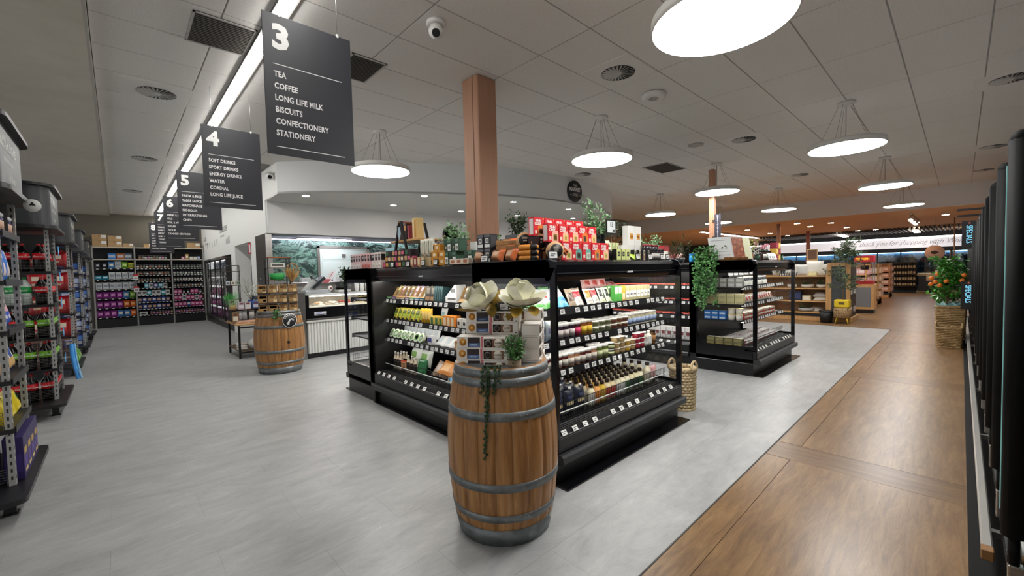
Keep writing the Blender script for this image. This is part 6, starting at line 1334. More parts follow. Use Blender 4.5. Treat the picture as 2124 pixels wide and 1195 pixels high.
for lb, x, y, hx in tins2: put(jar('tin_canister', .05, .24, hx, '4a4a4c', '8a8a8c', lh=.1, cat='tin'), TRS(x, y, .692, 0), lb)
t = thing('wood_riser', 'dark wooden riser box at the back of the table', 'riser', (2.0, 10.45, .692)); MB().cbox(-.3, .3, -.15, .25, 0, .24, .004).build('box', mat('2f2a28', .6), t); MB().cbox(-.31, .31, -.16, .26, .24, .255, .003).build('lid', mat('6a4c34', .6), t)
gn = potted('grass_pot', 'bright green grassy plant at the left end of the table', (1.72, 10.3, .948), .07, .1, mat('c0a070', .7), .13, .09, 260, .1, .008, noise_mat('leaf_bright', [(.3, '2f9a3a'), (.7, '5ad060')], nscale=20, rough=.5), 43, stems=14)
potted('gypsophila_pot', 'white baby breath flowers in a blue pot on the table riser', (2.1, 10.5, .948), .07, .18, mat('2f4a9a', .4), .24, .28, 420, .022, .02, mat('dfe6d8', .6), 44, stems=22)
for i, (x, hx, nm) in enumerate(((1.86, 'c8b8c0', 'pale pink'), (1.98, 'd8d4d0', 'white'), (2.12, '3a6ab0', 'blue and white'), (2.26, 'e0d4b0', 'cream'))): put(carton('gift_box', .11, .09, .15, hx, [(.1, .9, .2, .6, 'e8e4e8'), (.2, .8, .7, .9, '8a4a5a')]), TRS(x, 10.28, .948), nm+' gift box in the front row of the table riser')
t = thing('ladder_shelf', 'black wire ladder shelf with copper top rail behind the far barrel', 'shelf', (2.42, 9.65, 0))
for sx in (-.2, .2):
    MB().box(sx-.01, sx+.01, -.12, -.1, 0, 2.0).build('front_post', BLACK, t); MB().box(sx-.01, sx+.01, .1, .12, 0, 2.0).build('back_post', BLACK, t)
MB().tube((-.22, -.11, 2.0), (.22, -.11, 2.0), .012, n=8).build('copper_rail', mat('b06a42', .35, .7), t)
for z in (1.3, 1.55, 1.8): MB().cbox(-.21, .21, -.13, .13, z-.012, z, .002).build('shelf_board', mat('5a3a24', .6), t)
put(carton('photo_frame', .26, .03, .09, 'e0dcd2', [(.1, .9, .3, .8, '5a564e')]), TRS(2.42, 9.62, 1.801), 'cream lettered block on the top ladder shelf')
grb = MB().lathe([(.12, 0), (.15, .13), (.14, .13), (.11, .01), (0, .01)], 20); tag(grb.build('green_basket', mat('2fa04a', .5), loc=(2.4, 9.62, 1.551)), 'bright green round basket on the middle ladder shelf', 'basket')
for i in range(4): put(K('soapb', bottle, 'soap_bottle', .03, .16, 'd8d0c0', '3a3028', 'efeae0'), TRS(2.28+i*.09, 9.6, 1.301), ordl('pale soap bottle on the lowest ladder shelf', i, 4), 'pale soap bottles')
t = thing('wicker_wreath', 'twisted brown wreath hanging right of the ladder shelf', 'wreath', (2.68, 9.55, 1.72)); b = MB(); rr = random.Random(12)
for k in range(7): b.path([( (.11+rr.uniform(-.02, .02))*math.cos(a/14*6.283), rr.uniform(-.02, .02), (.16+rr.uniform(-.02, .02))*math.sin(a/14*6.283)) for a in range(15)], .008, 5)
b.build('twigs', WICK, t); MB().tube((0, 0, .15), (-.25, 0, .27), .003, n=4).build('cord', mat('6a5238', .7), t)

for i, (x, y, z, hx, nm, w_, h_) in enumerate(((1.70, 9.95, .692, '8a6a4a', 'brown paper gift bag at the left front of the table', .12, .22), (2.12, 10.02, .692, 'b8863a', 'amber honey carton beside the white canister on the table', .08, .16), (2.2, 9.92, .692, 'd8c8a0', 'cream candle box at the right front of the table', .09, .12), (2.28, 10.1, .692, '3a4a3a', 'dark green tea carton at the right of the table', .09, .18), (1.75, 10.5, .948, 'e0dcd4', 'white photo box at the left of the riser', .14, .2), (2.2, 10.55, .948, '5a7a9a', 'slate blue gift box at the back of the riser', .14, .26))):
    put(carton('gift_bag', w_, .08, h_, hx, [(.15, .85, .25, .65, 'efe6d4'), (.3, .7, .72, .9, '6a4a34')]), TRS(x, y, z, random.uniform(-.3, .3)), nm)
t = thing('wire_tower', 'black wire display tower at the back left of the gift table', 'display stand', (1.78, 10.68, .69))
for sx in (-.14, .14):
    for sy in (-.06, .06): MB().tube((sx, sy, 0), (sx, sy, 1.18), .008, n=6).build('post', BLACK, t)
for z in (.45, .75, 1.05): MB().cbox(-.16, .16, -.08, .08, z, z+.012, .002).build('tier', mat('4a3626', .6), t)
MB().tube((-.14, -.06, 1.18), (.14, -.06, 1.18), .008, n=6).build('top_bar', BLACK, t)
for i in range(3): put(carton('soap_bar', .07, .06, .09, ['cfd8e0', 'e6dfd0', 'b8c8b0'][i], [(.2, .8, .3, .7, '6a6a6a')]), TRS(1.71+i*.09, 10.66, 1.153+.3), ['pale blue', 'cream', 'sage'][i]+' soap bar on the middle tier of the wire tower')
# ================================================================ island B stock
clrt = K('clrt', carton, 'clear_tub', .1, .08, .07, 'a8aaa0', [(.1, .9, .2, .8, 'd8d8d4')], top='d8dad8', cat='tub'); ylt = K('ylt', carton, 'soup_tub', .11, .09, .075, 'd8cf9c', [(.1, .9, .1, .5, 'bfb98a')], top='efe9d0', cat='tub'); blt = K('blt', carton, 'feta_tub', .1, .08, .065, '2f78c8', [(.1, .9, .2, .6, 'd0e0f0')], top='e8eef4', cat='tub'); olt = K('olt', carton, 'olive_tray', .12, .1, .06, '6a6440', [(.1, .9, .2, .7, '8a8050')], top='c8c8b4', cat='tray'); wlt = K('wlt', tub, 'yoghurt_tub', .05, .09, 'e4e0d4', 'efe0a8')
def brun(p, z, y0, n, pitch, label, group, x=.11, lv=1, h=.07):
    for i in range(n):
        for k in range(lv): put(p, FB @ TRS(x, y0+i*pitch, z+k*h, R(-90)), ordl(label, n-1-i, n, 0, 1, k, lv), group)
brun(clrt, 1.282, .26, 5, .112, 'clear lidded tub on the top shelf behind the second island glass end', 'clear tubs', lv=2, h=.072)
brun(ylt, 1.032, .26, 5, .12, 'pale yellow soup tub behind the second island glass end', 'soup tubs', lv=2, h=.077)
brun(wlt, .792, .27, 2, .11, 'cream lidded yoghurt tub behind the second island glass end', 'cream yoghurt tubs', lv=2, h=.091); brun(blt, .792, .5, 3, .11, 'bright blue feta tub behind the second island glass end', 'blue feta tubs', lv=2, h=.067)
brun(olt, .397, .28, 4, .13, 'olive tray at the foot of the second island glass end', 'olive trays', lv=2, h=.062)
bwb = K('bwb', bottle, 'sauce_bottle', .035, .15, '23262a', 'e4e4e0', 'd8dad4', neckr=.5); wcrd = K('wcrd', carton, 'shelf_card', .18, .01, .1, 'e0e2e4', [(.1, .9, .3, .6, 'b8bcc0')], cat='card'); mix = K('mix', pouch, 'mixed_packet', .12, .12, .04, 'd8cfc0', [(.1, .6, .3, .7, 'c0584a'), (.5, .9, .5, .9, '6a5a9a')]); rtr = K('rtr', carton, 'fruit_tray', .14, .11, .05, 'd84a44', [(.0, 1, .5, 1, 'e8ead8'), (.2, .5, .1, .5, '3a6a3a')], top='e6ebdc', cat='tray'); wtr = K('wtr', carton, 'lidded_tray', .13, .1, .06, 'a04a4a', [(.0, 1, .55, 1, 'e8e4e4')], top='ecebea', cat='tray')
run(FB, 1.45, .5, .3, [(wcrd, .24, 5, 'white display card at the back of the second island front', 'white display cards', {'tilt': R(-12)})]); run(FB, 1.282, .27, .25, [(bwb, .09, 12, 'black and white bottle, top front shelf of second island', 'black white bottles', {'deep': 2})])
tag(MB().box(.25, 1.9, .46, .56, 1.435, 1.445).box(.25, .26, .46, .56, 1.282, 1.435).box(1.89, 1.9, .46, .56, 1.282, 1.435).build('card_ledge', BLACK, loc=(6.62, 1.98, 0)), 'thin black ledge holding the white display cards of the second island', 'ledge')
run(FB, 1.032, .28, .2, [(mix, .12, 13, 'colourful packet, second front shelf of second island', 'colourful packets', {'tilt': R(-20), 'deep': 2})]); run(FB, .792, .28, .2, [(rtr, .15, 10, 'red and white fruit tray, third front shelf of second island', 'fruit trays', {'stack': 2, 'sh': .052})]); run(FB, .397, .28, .3, [(wtr, .14, 11, 'white lidded tray at the foot of the second island front', 'white lidded trays', {'deep': 3, 'dd': .12, 'dz': .02})])
MEAT = noise_mat('fresh_meat', [(.3, 'a8342c'), (.6, 'c8584a'), (.8, 'e0a090')], nscale=30, rough=.3); mt = K('mt', meat_tray, 'meat_tray', .18, .14, .05, MEAT)
for zi, z in enumerate((1.282, 1.032, .792)):
    run(WB, z, .3, .1, [(mt, .19, 10, 'red meat tray, '+['top', 'middle', 'lower'][zi]+' shelf of second island side case', 'red meat trays', {'deep': 2, 'dd': .16})])
run(WB, .397, .28, 1.2, [(K('wpk', carton, 'white_pack', .1, .07, .2, 'e6e4e2', [(.2, .8, .3, .6, '8a4a4a')]), .11, 7, 'white pack standing in the foot of the second island side case', 'white packs')])
# goods on top of island B
t = thing('cookbook', 'large open cookbook on a wooden stand on the second island', 'book', (6.85, 2.36, ZT), R(-42))
for s in (-1, 1):
    T = Matrix.Translation((0, .02, .03)) @ Matrix.Rotation(R(-18), 4, 'X') @ Matrix.Rotation(s*R(8), 4, 'Z')
    MB().box(min(0, s*.32), max(0, s*.32), -.012, .012, 0, .36, T=T).build('page_block', mat('e2e4e2', .6), t)
    if s > 0: MB().box(.01, .2, -.0135, -.012, .01, .35, 0, T).box(.2, .315, -.0135, -.012, .01, .35, 1, T).build('food_photo', [noise_mat('food_photo', [(.3, '4a1c10'), (.5, '9a4a20'), (.7, 'd08a4a')], nscale=22, rough=.4), mat('dfe0b8', .5)], t)
    else: MB().box(-.29, -.04, -.0135, -.012, .06, .07, 0, T).box(-.29, -.04, -.0135, -.012, .12, .125, 0, T).box(-.29, -.1, -.0135, -.012, .16, .165, 0, T).box(-.29, -.08, -.0135, -.012, .3, .31, 0, T).build('print_lines', mat('b0b2b4', .6), t)
MB().cbox(-.18, .18, -.06, -.045, 0, .055, .003).cbox(-.18, .18, -.06, .1, 0, .02, .003).build('wooden_stand', OAKB, t)
t = thing('ivy', 'long hanging ivy falling down the corner of the second island', 'plant', (6.64, 2.68, ZT))
rr = random.Random(77); b = MB(); st = MB()
for k in range(16):
    a = rr.uniform(-.16, .16); zb = rr.uniform(-.75, -.4); pts = [(.08, a*.5, .05), (.0, a, .07+rr.uniform(0, .08)), (-.05, a, -.02)]+[(-.055+rr.gauss(0, .012), a+rr.gauss(0, .015), -.02+(zb+.02)*q/5) for q in range(1, 6)]
    st.path(pts, .002, 4); P_ = [Vector(p) for p in pts]
    for q in range(52):
        f = rr.uniform(.8, len(P_)-1.01); i = int(f); p = P_[i].lerp(P_[i+1], f-i); b.leaf(p+Vector((rr.gauss(0, .02), rr.gauss(0, .02), rr.gauss(0, .015))), (rr.uniform(-1, .2), rr.uniform(-1, 1), rr.uniform(-1, .4)), .042, .034, nrm=(-1, rr.uniform(-.5, .5), .5))
for q in range(160): b.leaf((rr.gauss(0, .06), rr.gauss(0, .1), .06+rr.uniform(0, .17)), (rr.uniform(-1, .5), rr.uniform(-1, 1), rr.uniform(-.5, .8)), .042, .034)
stuff(b.build('ivy_leaves', LEAF, t)); st.build('ivy_stems', mat('4a5a2c', .7), t); MB().lathe([(.06, 0), (.075, .09), (.065, .09), (0, .07)], 14).build('pot', mat('3a3c3a', .6), t, (.12, 0, 0))
put(jar('blue_jar', .055, .13, '2a9ad8', '1f7ab0', '5abce8', cat='jar'), TRS(6.75, 2.95, ZT), 'bright blue jar left of the hanging ivy')
t = thing('metal_tray', 'grey oval tray of snack sticks on the second island side', 'tray', (6.85, 3.3, ZT)); MB().lathe([(0, .004), (.14, .004), (.17, .07), (.165, .07), (.135, .01), (0, .01)], 20).build('tray', mat('4a4e50', .4, .5), t)
for i in range(7): a = .9*i; MB().tube((.03*math.cos(a), .03*math.sin(a), .02), (.13*math.cos(a), .13*math.sin(a), .14), .012, n=6).build('snack_stick', mat(['b87a70', '8a3a3a', 'd8ccc4'][i % 3], .5), t)
potted('potted_plant', 'pale green fluffy plant in a dark pot on the second island', (6.9, 3.75, ZT), .08, .15, mat('2a2224', .5), .19, .15, 420, .04, .03, LEAFM, 51, stems=16)
potted('potted_palm', 'small palm plant on the second island beside the blue jar', (7.2, 3.35, ZT), .06, .1, mat('5a4632', .6), .15, .13, 120, .12, .014, LEAFD, 52, stems=12)
put(carton('gift_box', .24, .06, .2, 'd8d4c8', [(.1, .9, .1, .9, 'e4e0d6')]), TRS(6.8, 3.52, ZT, R(-70)), 'pale framed box standing behind the snack tray'); put(carton('gift_box', .2, .12, .12, 'b8242c', [(.1, .9, .2, .8, 'd04a4a')]), TRS(7.35, 3.75, ZT+.2), 'bright red box raised behind the fluffy plant'); put(carton('riser_block', .24, .16, .199, '6a5234'), TRS(7.35, 3.75, ZT), 'wooden riser block under the bright red box', cat='block')
yr = [carton('tea_box', .12, .1, .1, b_, [(.1, .9, .2, .8, c_)]) for b_, c_ in (('8a2030', 'b8485a'), ('dcb040', 'f0d880'))]
for lv in range(3):
    for i in range(2): put(yr[(i+lv) % 2], TRS(8.32+i*.13, 2.22, ZT+lv*.101), ['maroon', 'yellow'][(i+lv) % 2]+' tea box, '+['left', 'right'][i]+' column, layer '+ORD[lv]+', second island end', 'maroon and yellow tea boxes')
for i in range(4): put(K('dkj2', jar, 'spice_jar', .04, .16, '3a1c18', '1c1614', 'd8d4cc'), TRS(7.72+i*.1, 2.22, ZT), ordl('dark spice jar right of the cookbook', i, 4), 'dark spice jars')
for i in range(4): put(K('wpk2', pouch, 'white_sachet', .09, .13, .03, 'e4e4e2', [(.2, .8, .2, .5, '2a2a2a')]), TRS(7.75+i*.11, 2.12, ZT, 0, R(-20)), ordl('white sachet in front of the spice jars', i, 4), 'white sachets')
potted('yellow_flower_pot', 'small yellow-green flowering plant behind the spice jars', (8.05, 2.5, ZT), .05, .12, mat('8a5a2a', .6), .12, .14, 160, .035, .02, noise_mat('leaf_yellow', [(.3, '8a9a3a'), (.7, 'd8d070')], nscale=20, rough=.6), 53)
t = thing('rose_bouquet', 'pink rose bouquet at the right end of the second island', 'flowers', (8.6, 2.55, ZT-.0)); MB().lathe([(.05, 0), (.07, .12), (.06, .12), (0, .1)], 14).build('vase', mat('3f5a4a', .4), t); rr = random.Random(4)
for i in range(9):
    c_ = (rr.uniform(-.14, .16), rr.uniform(-.12, .12), .18+rr.uniform(0, .16)); b = MB()
    for k in range(9): a = k*2.4; b.leaf(c_, (math.cos(a), math.sin(a), .5+.12*k), .05, .055, nrm=(-math.sin(a), math.cos(a), .2))
    b.ball(c_, .022, 7, 5); b.build('rose', mat('e0a8b4' if i % 3 else 'e8d0d0', .6), t)
foliage('foliage', t, (0, 0, .16), .17, 160, .05, .03, LEAFD, 12, base=(0, 0, .1), seed=54)
# wicker basket by island A
def wicker(name, label, loc, r, h, rows, square=False, rz=0, handles=0, nst=26, m=WICK, cat='basket'):
    t = thing(name, label, cat, loc, rz); rr = random.Random(int(loc[0]*100))
    def ring(q, z, off):
        pts = []
        n = nst*2
        for i in range(n+1):
            a = 2*math.pi*i/n; k = 1.
            if square: k = 1/max(abs(math.cos(a)), abs(math.sin(a)))**.85
            rr_ = (r*(.9+.1*z/h))*k+(.007 if (i+off) % 2 else -.007)
            pts.append((rr_*math.cos(a), rr_*math.sin(a), z))
        return pts
    dz = h/rows
    for q in range(rows): MB().path(ring(q, dz*(q+.5), q % 2), dz*.5, 5).build('weave_band', m, t)
    st = MB()
    for i in range(nst):
        a = 2*math.pi*i/nst; k = 1/max(abs(math.cos(a)), abs(math.sin(a)))**.85 if square else 1.
        st.tube((r*.9*k*math.cos(a), r*.9*k*math.sin(a), 0), (r*k*math.cos(a), r*k*math.sin(a), h), .006, n=5)
    st.build('stakes', m, t); MB().path(ring(0, h, 0), dz*.8, 6).build('rim', m, t); MB().path(ring(0, .01, 0), dz*.6, 6).build('foot_rim', m, t)
    MB().lathe([(0, .015), (r*.88, .015)], 20).build('base', m, t)
    for i in range(handles):
        a = R(-90)+i*math.pi; c0 = Vector((r*math.cos(a), r*math.sin(a), h)); tx = Vector((-math.sin(a), math.cos(a), 0))
        MB().path([c0+tx*.08*math.cos(b_)*1.0+Vector((0, 0, .09*math.sin(b_))) for b_ in [math.pi*k/8 for k in range(9)]], .013, 6).build('handle', m, t)
    return t
wicker('wicker_basket', 'pale wicker basket with loop handles behind the near chiller', (4.635, 2.15, 0), .13, .46, 14, handles=2, nst=20, m=noise_mat('pale_cane', [(.3, 'a89068'), (.7, 'dcc8a0')], nscale=30, rough=.6))
# ================================================================ freezer wall on the right
t = thing('freezer_cabinet', 'long black freezer cabinet along the right edge', 'freezer', (0, 0, 0))
MB().box(2.05, 17.4, -.78, -.2, .012, .14).build('base', BLACK, t); MB().box(2.05, 17.4, -.78, -.2, 2.02, 2.12).build('top_panel', BLACK, t); MB().box(2.05, 17.4, -.78, -.7, .14, 2.02).build('back_panel', mat('1a1a1c', .6), t); MB().box(2.05, 2.1, -.78, -.2, .14, 2.02).build('end_panel', BLACK, t)
TEAL = mat('8fd0cc', .3, emit=.12, name='glass_edge_glow')  # teal glow put into a door's glass edge, which is no lamp
rod = MB().tube((0, 0, .39), (0, 0, 1.88), .036, n=14).ball((0, 0, 1.88), .036, 14, 6).tube((0, 0, .28), (0, 0, .39), .016, n=8).mesh('handle_post', mat('060607', .7, spec=.2)); gl_ = MB().box(.04, .72, -.175, -.17, .2, 2.0).mesh('glass_pane', GLASSD); fr_ = MB().box(0, .05, -.2, -.165, .14, 2.02).box(.71, .76, -.2, -.165, .14, 2.02).box(.05, .71, -.2, -.165, 1.97, 2.02).box(.05, .71, -.2, -.165, .14, .2).mesh('door', BLACK); lt_ = MB().box(.70, .706, -.165, -.128, .5, 2.0).mesh('glowing_glass_edge', TEAL); kb_ = MB().cbox(.02, .06, -.2, -.135, .30, .44, .004).mesh('hinge_bracket', STEEL)
for k in range(20):
    X_ = 2.10+.76*k
    d = obj('door', fr_, t, (X_, 0, 0)); obj('glass_pane', gl_, d); obj('handle_post', rod, d, (.34, -.15, .16)); 
    if k < 9: obj('hinge_bracket', kb_, d, (.3, 0, 0))
    if k == 0: obj('glowing_glass_edge', lt_, d)
for z in (.55, .95, 1.35, 1.7): MB().box(2.1, 17.3, -.68, -.3, z-.015, z).build('shelf', mat('5a5c60', .5), t)
t = thing('bumper_rail', 'long stainless bumper rail along the foot of the freezers', 'rail', (0, 0, 0)); MB().cbox(3.1, 17.0, -.125, -.085, .13, .18, .006).build('bar', mat('c4c2bc', .35, .7), t); MB().cbox(3.04, 3.1, -.127, -.083, .128, .182, .004).build('end_cap', mat('8a6238', .6), t)
for k in range(8): MB().box(3.3+k*1.8, 3.34+k*1.8, -.2, -.12, .14, .17).build('bracket', STEEL, t)
LB = mat('7fd0f0', .5, emit=.55, name='specials_blue')
for i, (x, z0, z1) in enumerate(((10.6, 1.80, 2.27), (10.6, .76, 1.25))):
    t = thing('specials_sign', ['upper', 'lower'][i]+' black blade sign reading specials by the citrus tree', 'sign', (x, 0, 0), group='specials blade signs')
    MB().cbox(-.008, .008, -.165, -.0, z0, z1, .002).build('blade', BLACK, t); text('SPECIALS', .105, LB, t, (-.0095, -.055, z1-.075), '-x', bold=.01, sx=.72, roll=R(-90)); MB().box(-.0095, -.008, -.1, -.08, z1-.05, z1-.02).build('red_dot', mat('d06a60', .5), t)
for i, z in enumerate((2.44, 2.36)):
    t = thing('sign_arm', ['upper', 'lower'][i]+' black bracket arm over the specials signs', 'bracket', (10.3+i*.3, 0, z)); MB().cbox(-.02, .02, -.78, .06, -.015, .015, .003).build('arm', BLACK, t); MB().box(-.03, .03, -.8, -.76, -.05, .05).build('wall_plate', BLACK, t)
# citrus tree and baskets
wicker('wicker_planter', 'tall square wicker planter behind the low one under the citrus tree', (11.75, .13, 0), .2, .72, 22, True, 0, 0, 24); wicker('wicker_basket', 'low square wicker basket with handles in front of the tall planter', (11.22, .14, 0), .17, .36, 12, True, 0, 2, 22)
t = thing('citrus_tree', 'small orange tree with glossy leaves and fruit beside the freezers', 'tree', (11.75, .16, .1))
MB().path([(0, 0, 0), (.0, .03, .5), (-.03, .02, .9), (.02, .0, 1.3), (.0, -.02, 1.7)], .02, 8, r1=.01).build('trunk', mat('5a4630', .8), t)
rr = random.Random(61); b = MB(); br = MB()
for k in range(40):
    a = rr.uniform(0, 6.28); z = rr.uniform(.72, 1.5); l = rr.uniform(.15, .42); tip = Vector((math.cos(a)*l, math.sin(a)*l*.8, z+rr.uniform(-.05, .3))); base = Vector((0, 0, z-.1)); br.path([base, (base+tip)/2, tip], .006, 4, r1=.003)
    for q in range(22): f = rr.uniform(.3, 1.05); p = base.lerp(tip, f); b.leaf(p+Vector((rr.gauss(0, .03), rr.gauss(0, .03), rr.gauss(0, .03))), (rr.uniform(-1, 1), rr.uniform(-1, 1), rr.uniform(-.7, .5)), .11, .055, nrm=(rr.uniform(-.5, .5), rr.uniform(-.5, .5), 1))
stuff(b.build('leaves', noise_mat('citrus_leaf', [(.3, '2c6a20'), (.6, '4f9a34'), (.8, '84c458')], nscale=15, rough=.35), t)); br.build('branches', mat('5a4a2c', .8), t)
for k in range(10): a = R(120)+rr.uniform(0, 2.6); MB().ball((.36*math.cos(a), .33*math.sin(a), rr.uniform(.85, 1.5)), .04, 10, 8).build('orange', mat('e0781e', .4), t)
t = thing('tissue_paper', 'pale blue tissue paper stuffed in the top of the tall planter', 'paper', (11.75, .13, .66)); b = MB(); rr = random.Random(6)
for k in range(26): b.leaf((rr.uniform(-.15, .15), rr.uniform(-.15, .15), rr.uniform(0, .05)), (rr.uniform(-1, 1), rr.uniform(-1, 1), 1), .13, .12)
b.build('crumpled_sheets', mat('a8d4d4', .6), t)
# ================================================================ gift shelving and far shop
def oak_unit(label, x, y0, y1, z1, shelves, d=.5):
    t = thing('gift_shelving', label, 'shelving', (x, 0, 0)); MB().cbox(0, d, y0, y0+.04, 0, z1, .004).build('side_panel', OAKL, t); MB().cbox(0, d, y1-.04, y1, 0, z1, .004).build('side_panel', OAKL, t); MB().box(d-.02, d, y0, y1, .1, z1).build('back_panel', mat('8a6a44', .6), t); MB().cbox(.0, d, y0, y1, .0, .13, .004).build('plinth', OAKL, t); MB().box(-.01, d, y0, y1, .13, .2).build('toe_band', BLACK, t)
    for z in shelves: MB().cbox(-.01, d, y0+.04, y1-.04, z-.03, z, .003).build('shelf', OAKL, t)
    return t
oak_unit('oak gift shelving with cushions and bowls behind the second island', 14.3, 2.52, 4.9, 1.3, (.24, .56, .92, 1.27))
t = thing('chalkboard_panel', 'oak framed chalkboard end panel behind the olive tree', 'panel', (14.28, 0, 0)); MB().cbox(0, .06, 2.02, 2.11, .12, 1.62, .004).build('stile', OAKL, t); MB().cbox(0, .06, 2.43, 2.52, .12, 1.62, .004).build('stile', OAKL, t); MB().cbox(0, .06, 2.11, 2.43, 1.52, 1.62, .004).build('rail', OAKL, t); MB().cbox(0, .06, 2.11, 2.43, .12, .24, .004).build('rail', OAKL, t); MB().box(.02, .04, 2.11, 2.43, .24, 1.52).build('board', mat('4a4d50', .7), t); MB().cbox(0.07, 1.2, 2.0, 2.5, 0, .12, .004).build('plinth', OAKL, t)
MB().box(.06, 1.1, 2.05, 2.08, .12, 1.5).build('side_board', mat('4a3a2c', .7), t)
for q in range(6): put(carton('framed_print', .12, .02, .16, ['e0dcd4', '3a3a3c', 'c8a8a0', 'd8d0c0', '5a5a60', 'e4e0d8'][q], [(.15, .85, .15, .85, 'f0ece4')]), TRS(14.55+.25*(q % 3), 2.03, .25+.5*(q//3), 0), ordl('small framed print on the side of the chalkboard unit', q, 6), 'framed prints')
cush = lambda hx, s=1.: pouch('cushion', .34*s, .34*s, .14*s, hx, n=8, rough=.8)
cw = cush('ddd8cc'); cg = cush('c8c6c0')
for lb, p, y, z, tl in (('white cushion standing at the left on the gift shelf top', cw, 3.42, 1.271, -12), ('grey-white cushion standing second on the gift shelf top', cg, 3.14, 1.271, -12), ('plump tall white cushion on the gift shelf top', cush('e2ddd2', 1.25), 2.85, 1.271, -8), ('folded white cushion at the right of the gift shelf top', cw, 2.66, 1.271, -14), ('flat cream cushion on the lowest gift shelf', cw, 2.85, .26, -80), ('patterned cream cushion lying on the second gift shelf', cw, 2.72, .58, -75), ('second cream cushion lying on the second gift shelf', cg, 2.74, .68, -78)): put(p, TRS(14.46, y, z, R(-90), R(tl)), lb)
put(carton('navy_box', .3, .2, .26, '1f2440', [(.1, .9, .2, .8, '2f3660'), (.2, .3, .1, .9, 'c8ccd8')]), TRS(14.48, 3.3, .562, R(-90)), 'navy patterned box on the second gift shelf')
for i in range(8): put(K('salt', bottle, 'salt_shaker', .022, .12, '2a2a2c', 'c8c8c8', 'e0e0e0'), TRS(14.36, 3.25+i*.06, 1.271), ordl('small black shaker in a row on the gift shelf top', i, 8), 'black shakers')
def bowl(label, y, z, r, hx, plant=True, seed=1):
    t = thing('bowl', label, 'bowl', (14.5, y, z)); MB().lathe([(r*.6, 0), (r*.95, .04), (r, .1), (r*.93, .1), (r*.85, .05), (0, .03)], 20).build('bowl', mat(hx, .6), t)
    if plant: foliage('foliage', t, (0, 0, .15), r*.9, 140, .06, .025, LEAFO, 10, base=(0, 0, .05), seed=seed, sq=(1, 1, .5))
bowl('white bowl with succulents in the middle of the third gift shelf', 3.02, .921, .16, 'cfc9bc', True, 71); bowl('low white dish with greenery at the right of the third gift shelf', 2.68, .921, .13, 'd8d4c8', True, 72); bowl('white bowl at the left of the third gift shelf', 3.4, .921, .13, 'd4d0c6', False); bowl('grey dish with greenery on the lowest gift shelf', 3.05, .242, .2, 'a8a8a4', True, 73)
put(carton('twin_box', .2, .15, .14, 'd8ccb0', [(.2, .8, .2, .8, 'e4dcc8')]), TRS(14.48, 3.03, .562, R(-90)), 'small cream box on the second gift shelf'); put(carton('yellow_book', .2, .12, .12, 'd8cc90', [(.1, .9, .2, .8, 'e8e0b0')]), TRS(14.42, 2.88, 1.271, R(-90)), 'pale yellow box on the gift shelf top')
t = thing('picture_frame', 'brown framed picture standing high on the gift shelving', 'picture', (14.7, 2.95, 1.75)); MB().cbox(-.01, .01, -.13, .13, -.47, .28, .003).build('frame', mat('c8a878', .6), t); MB().box(-.012, -.01, -.11, .11, -.02, .26).build('picture', mat('6a4a34', .7), t)
put(carton('purple_carton', .3, .2, .25, '5a2fa0', [(.1, .9, .3, .7, '7a4ac0')]), TRS(14.72, 2.7, 1.271, R(-90), 0, 0), 'purple carton standing behind the cushions'); potted('potted_plant', 'broad dark green plant at the left top of the gift shelving', (14.62, 3.85, 1.271), .1, .16, mat('c8c4bc', .6), .26, .2, 260, .12, .06, LEAFD, 74, stems=14)
# olive tree, yellow pot stool, black pot
t = thing('olive_tree', 'thin olive tree in front of the chalkboard panel', 'tree', (14.0, 2.14, .62)); MB().path([(0, 0, -.1), (.02, -.02, .3), (0, -.05, .8), (.02, -.08, 1.3)], .014, 7, r1=.008).build('trunk', mat('6a5a44', .8), t)
rr = random.Random(81); b = MB(); br = MB()
for k in range(34):
    z = rr.uniform(.25, 1.2) if k < 14 else rr.uniform(.9, 1.35); a = rr.uniform(0, 6.28); l = rr.uniform(.25, .5) if k < 14 else rr.uniform(.15, .34); base = Vector((0, -.05, z)); tip = base+Vector((math.cos(a)*l, math.sin(a)*l, rr.uniform(-.1, .35))); br.path([base, (base+tip)/2+Vector((0, 0, .04)), tip], .005, 4, r1=.002)
    for q in range(44): f = rr.uniform(.15, 1.05); p = base.lerp(tip, f); b.leaf(p+Vector((rr.gauss(0, .025), rr.gauss(0, .025), rr.gauss(0, .025))), (rr.uniform(-1, 1), rr.uniform(-1, 1), rr.uniform(-.4, 1)), .095, .024)
stuff(b.build('leaves', LEAFO, t)); br.build('branches', mat('6a5a44', .8), t)
t = thing('yellow_pot', 'bright yellow pot holding the olive tree on the patterned stool', 'pot', (14.0, 2.14, .44)); MB().cbox(-.16, .16, -.16, .16, 0, .2, .02).build('pot', mat('d8b81c', .5), t); MB().box(-.164, -.16, -.06, .06, .08, .14).build('handle_slot', mat('5a4a1c', .7), t)
t = thing('plant_stool', 'round patterned stool with yellow legs under the olive tree', 'stool', (14.0, 2.14, 0)); MB().lathe([(.15, .16), (.19, .18), (.2, .38), (.18, .435), (0, .439)], 20).build('seat', noise_mat('pattern_cloth', [(.4, '8a6a4a'), (.5, 'c0a070'), (.6, '5a4028')], nscale=26, rough=.8), t)
for sx in (-1, 1):
    for sy in (-1, 1): MB().tube((sx*.1, sy*.1, .18), (sx*.14, sy*.14, 0), .018, .012, 8).build('leg', mat('c8a030', .6), t)
t = thing('black_pot', 'plain black pot standing left of the patterned stool', 'pot', (14.05, 2.5, 0)); MB().lathe([(.13, 0), (.16, .33), (.15, .33), (.12, .05), (0, .05)], 20).build('pot', mat('161618', .5), t); MB().lathe([(.155, .3), (.168, .305), (.168, .335), (.155, .335)], 20).build('rim', mat('1e1e20', .5), t)
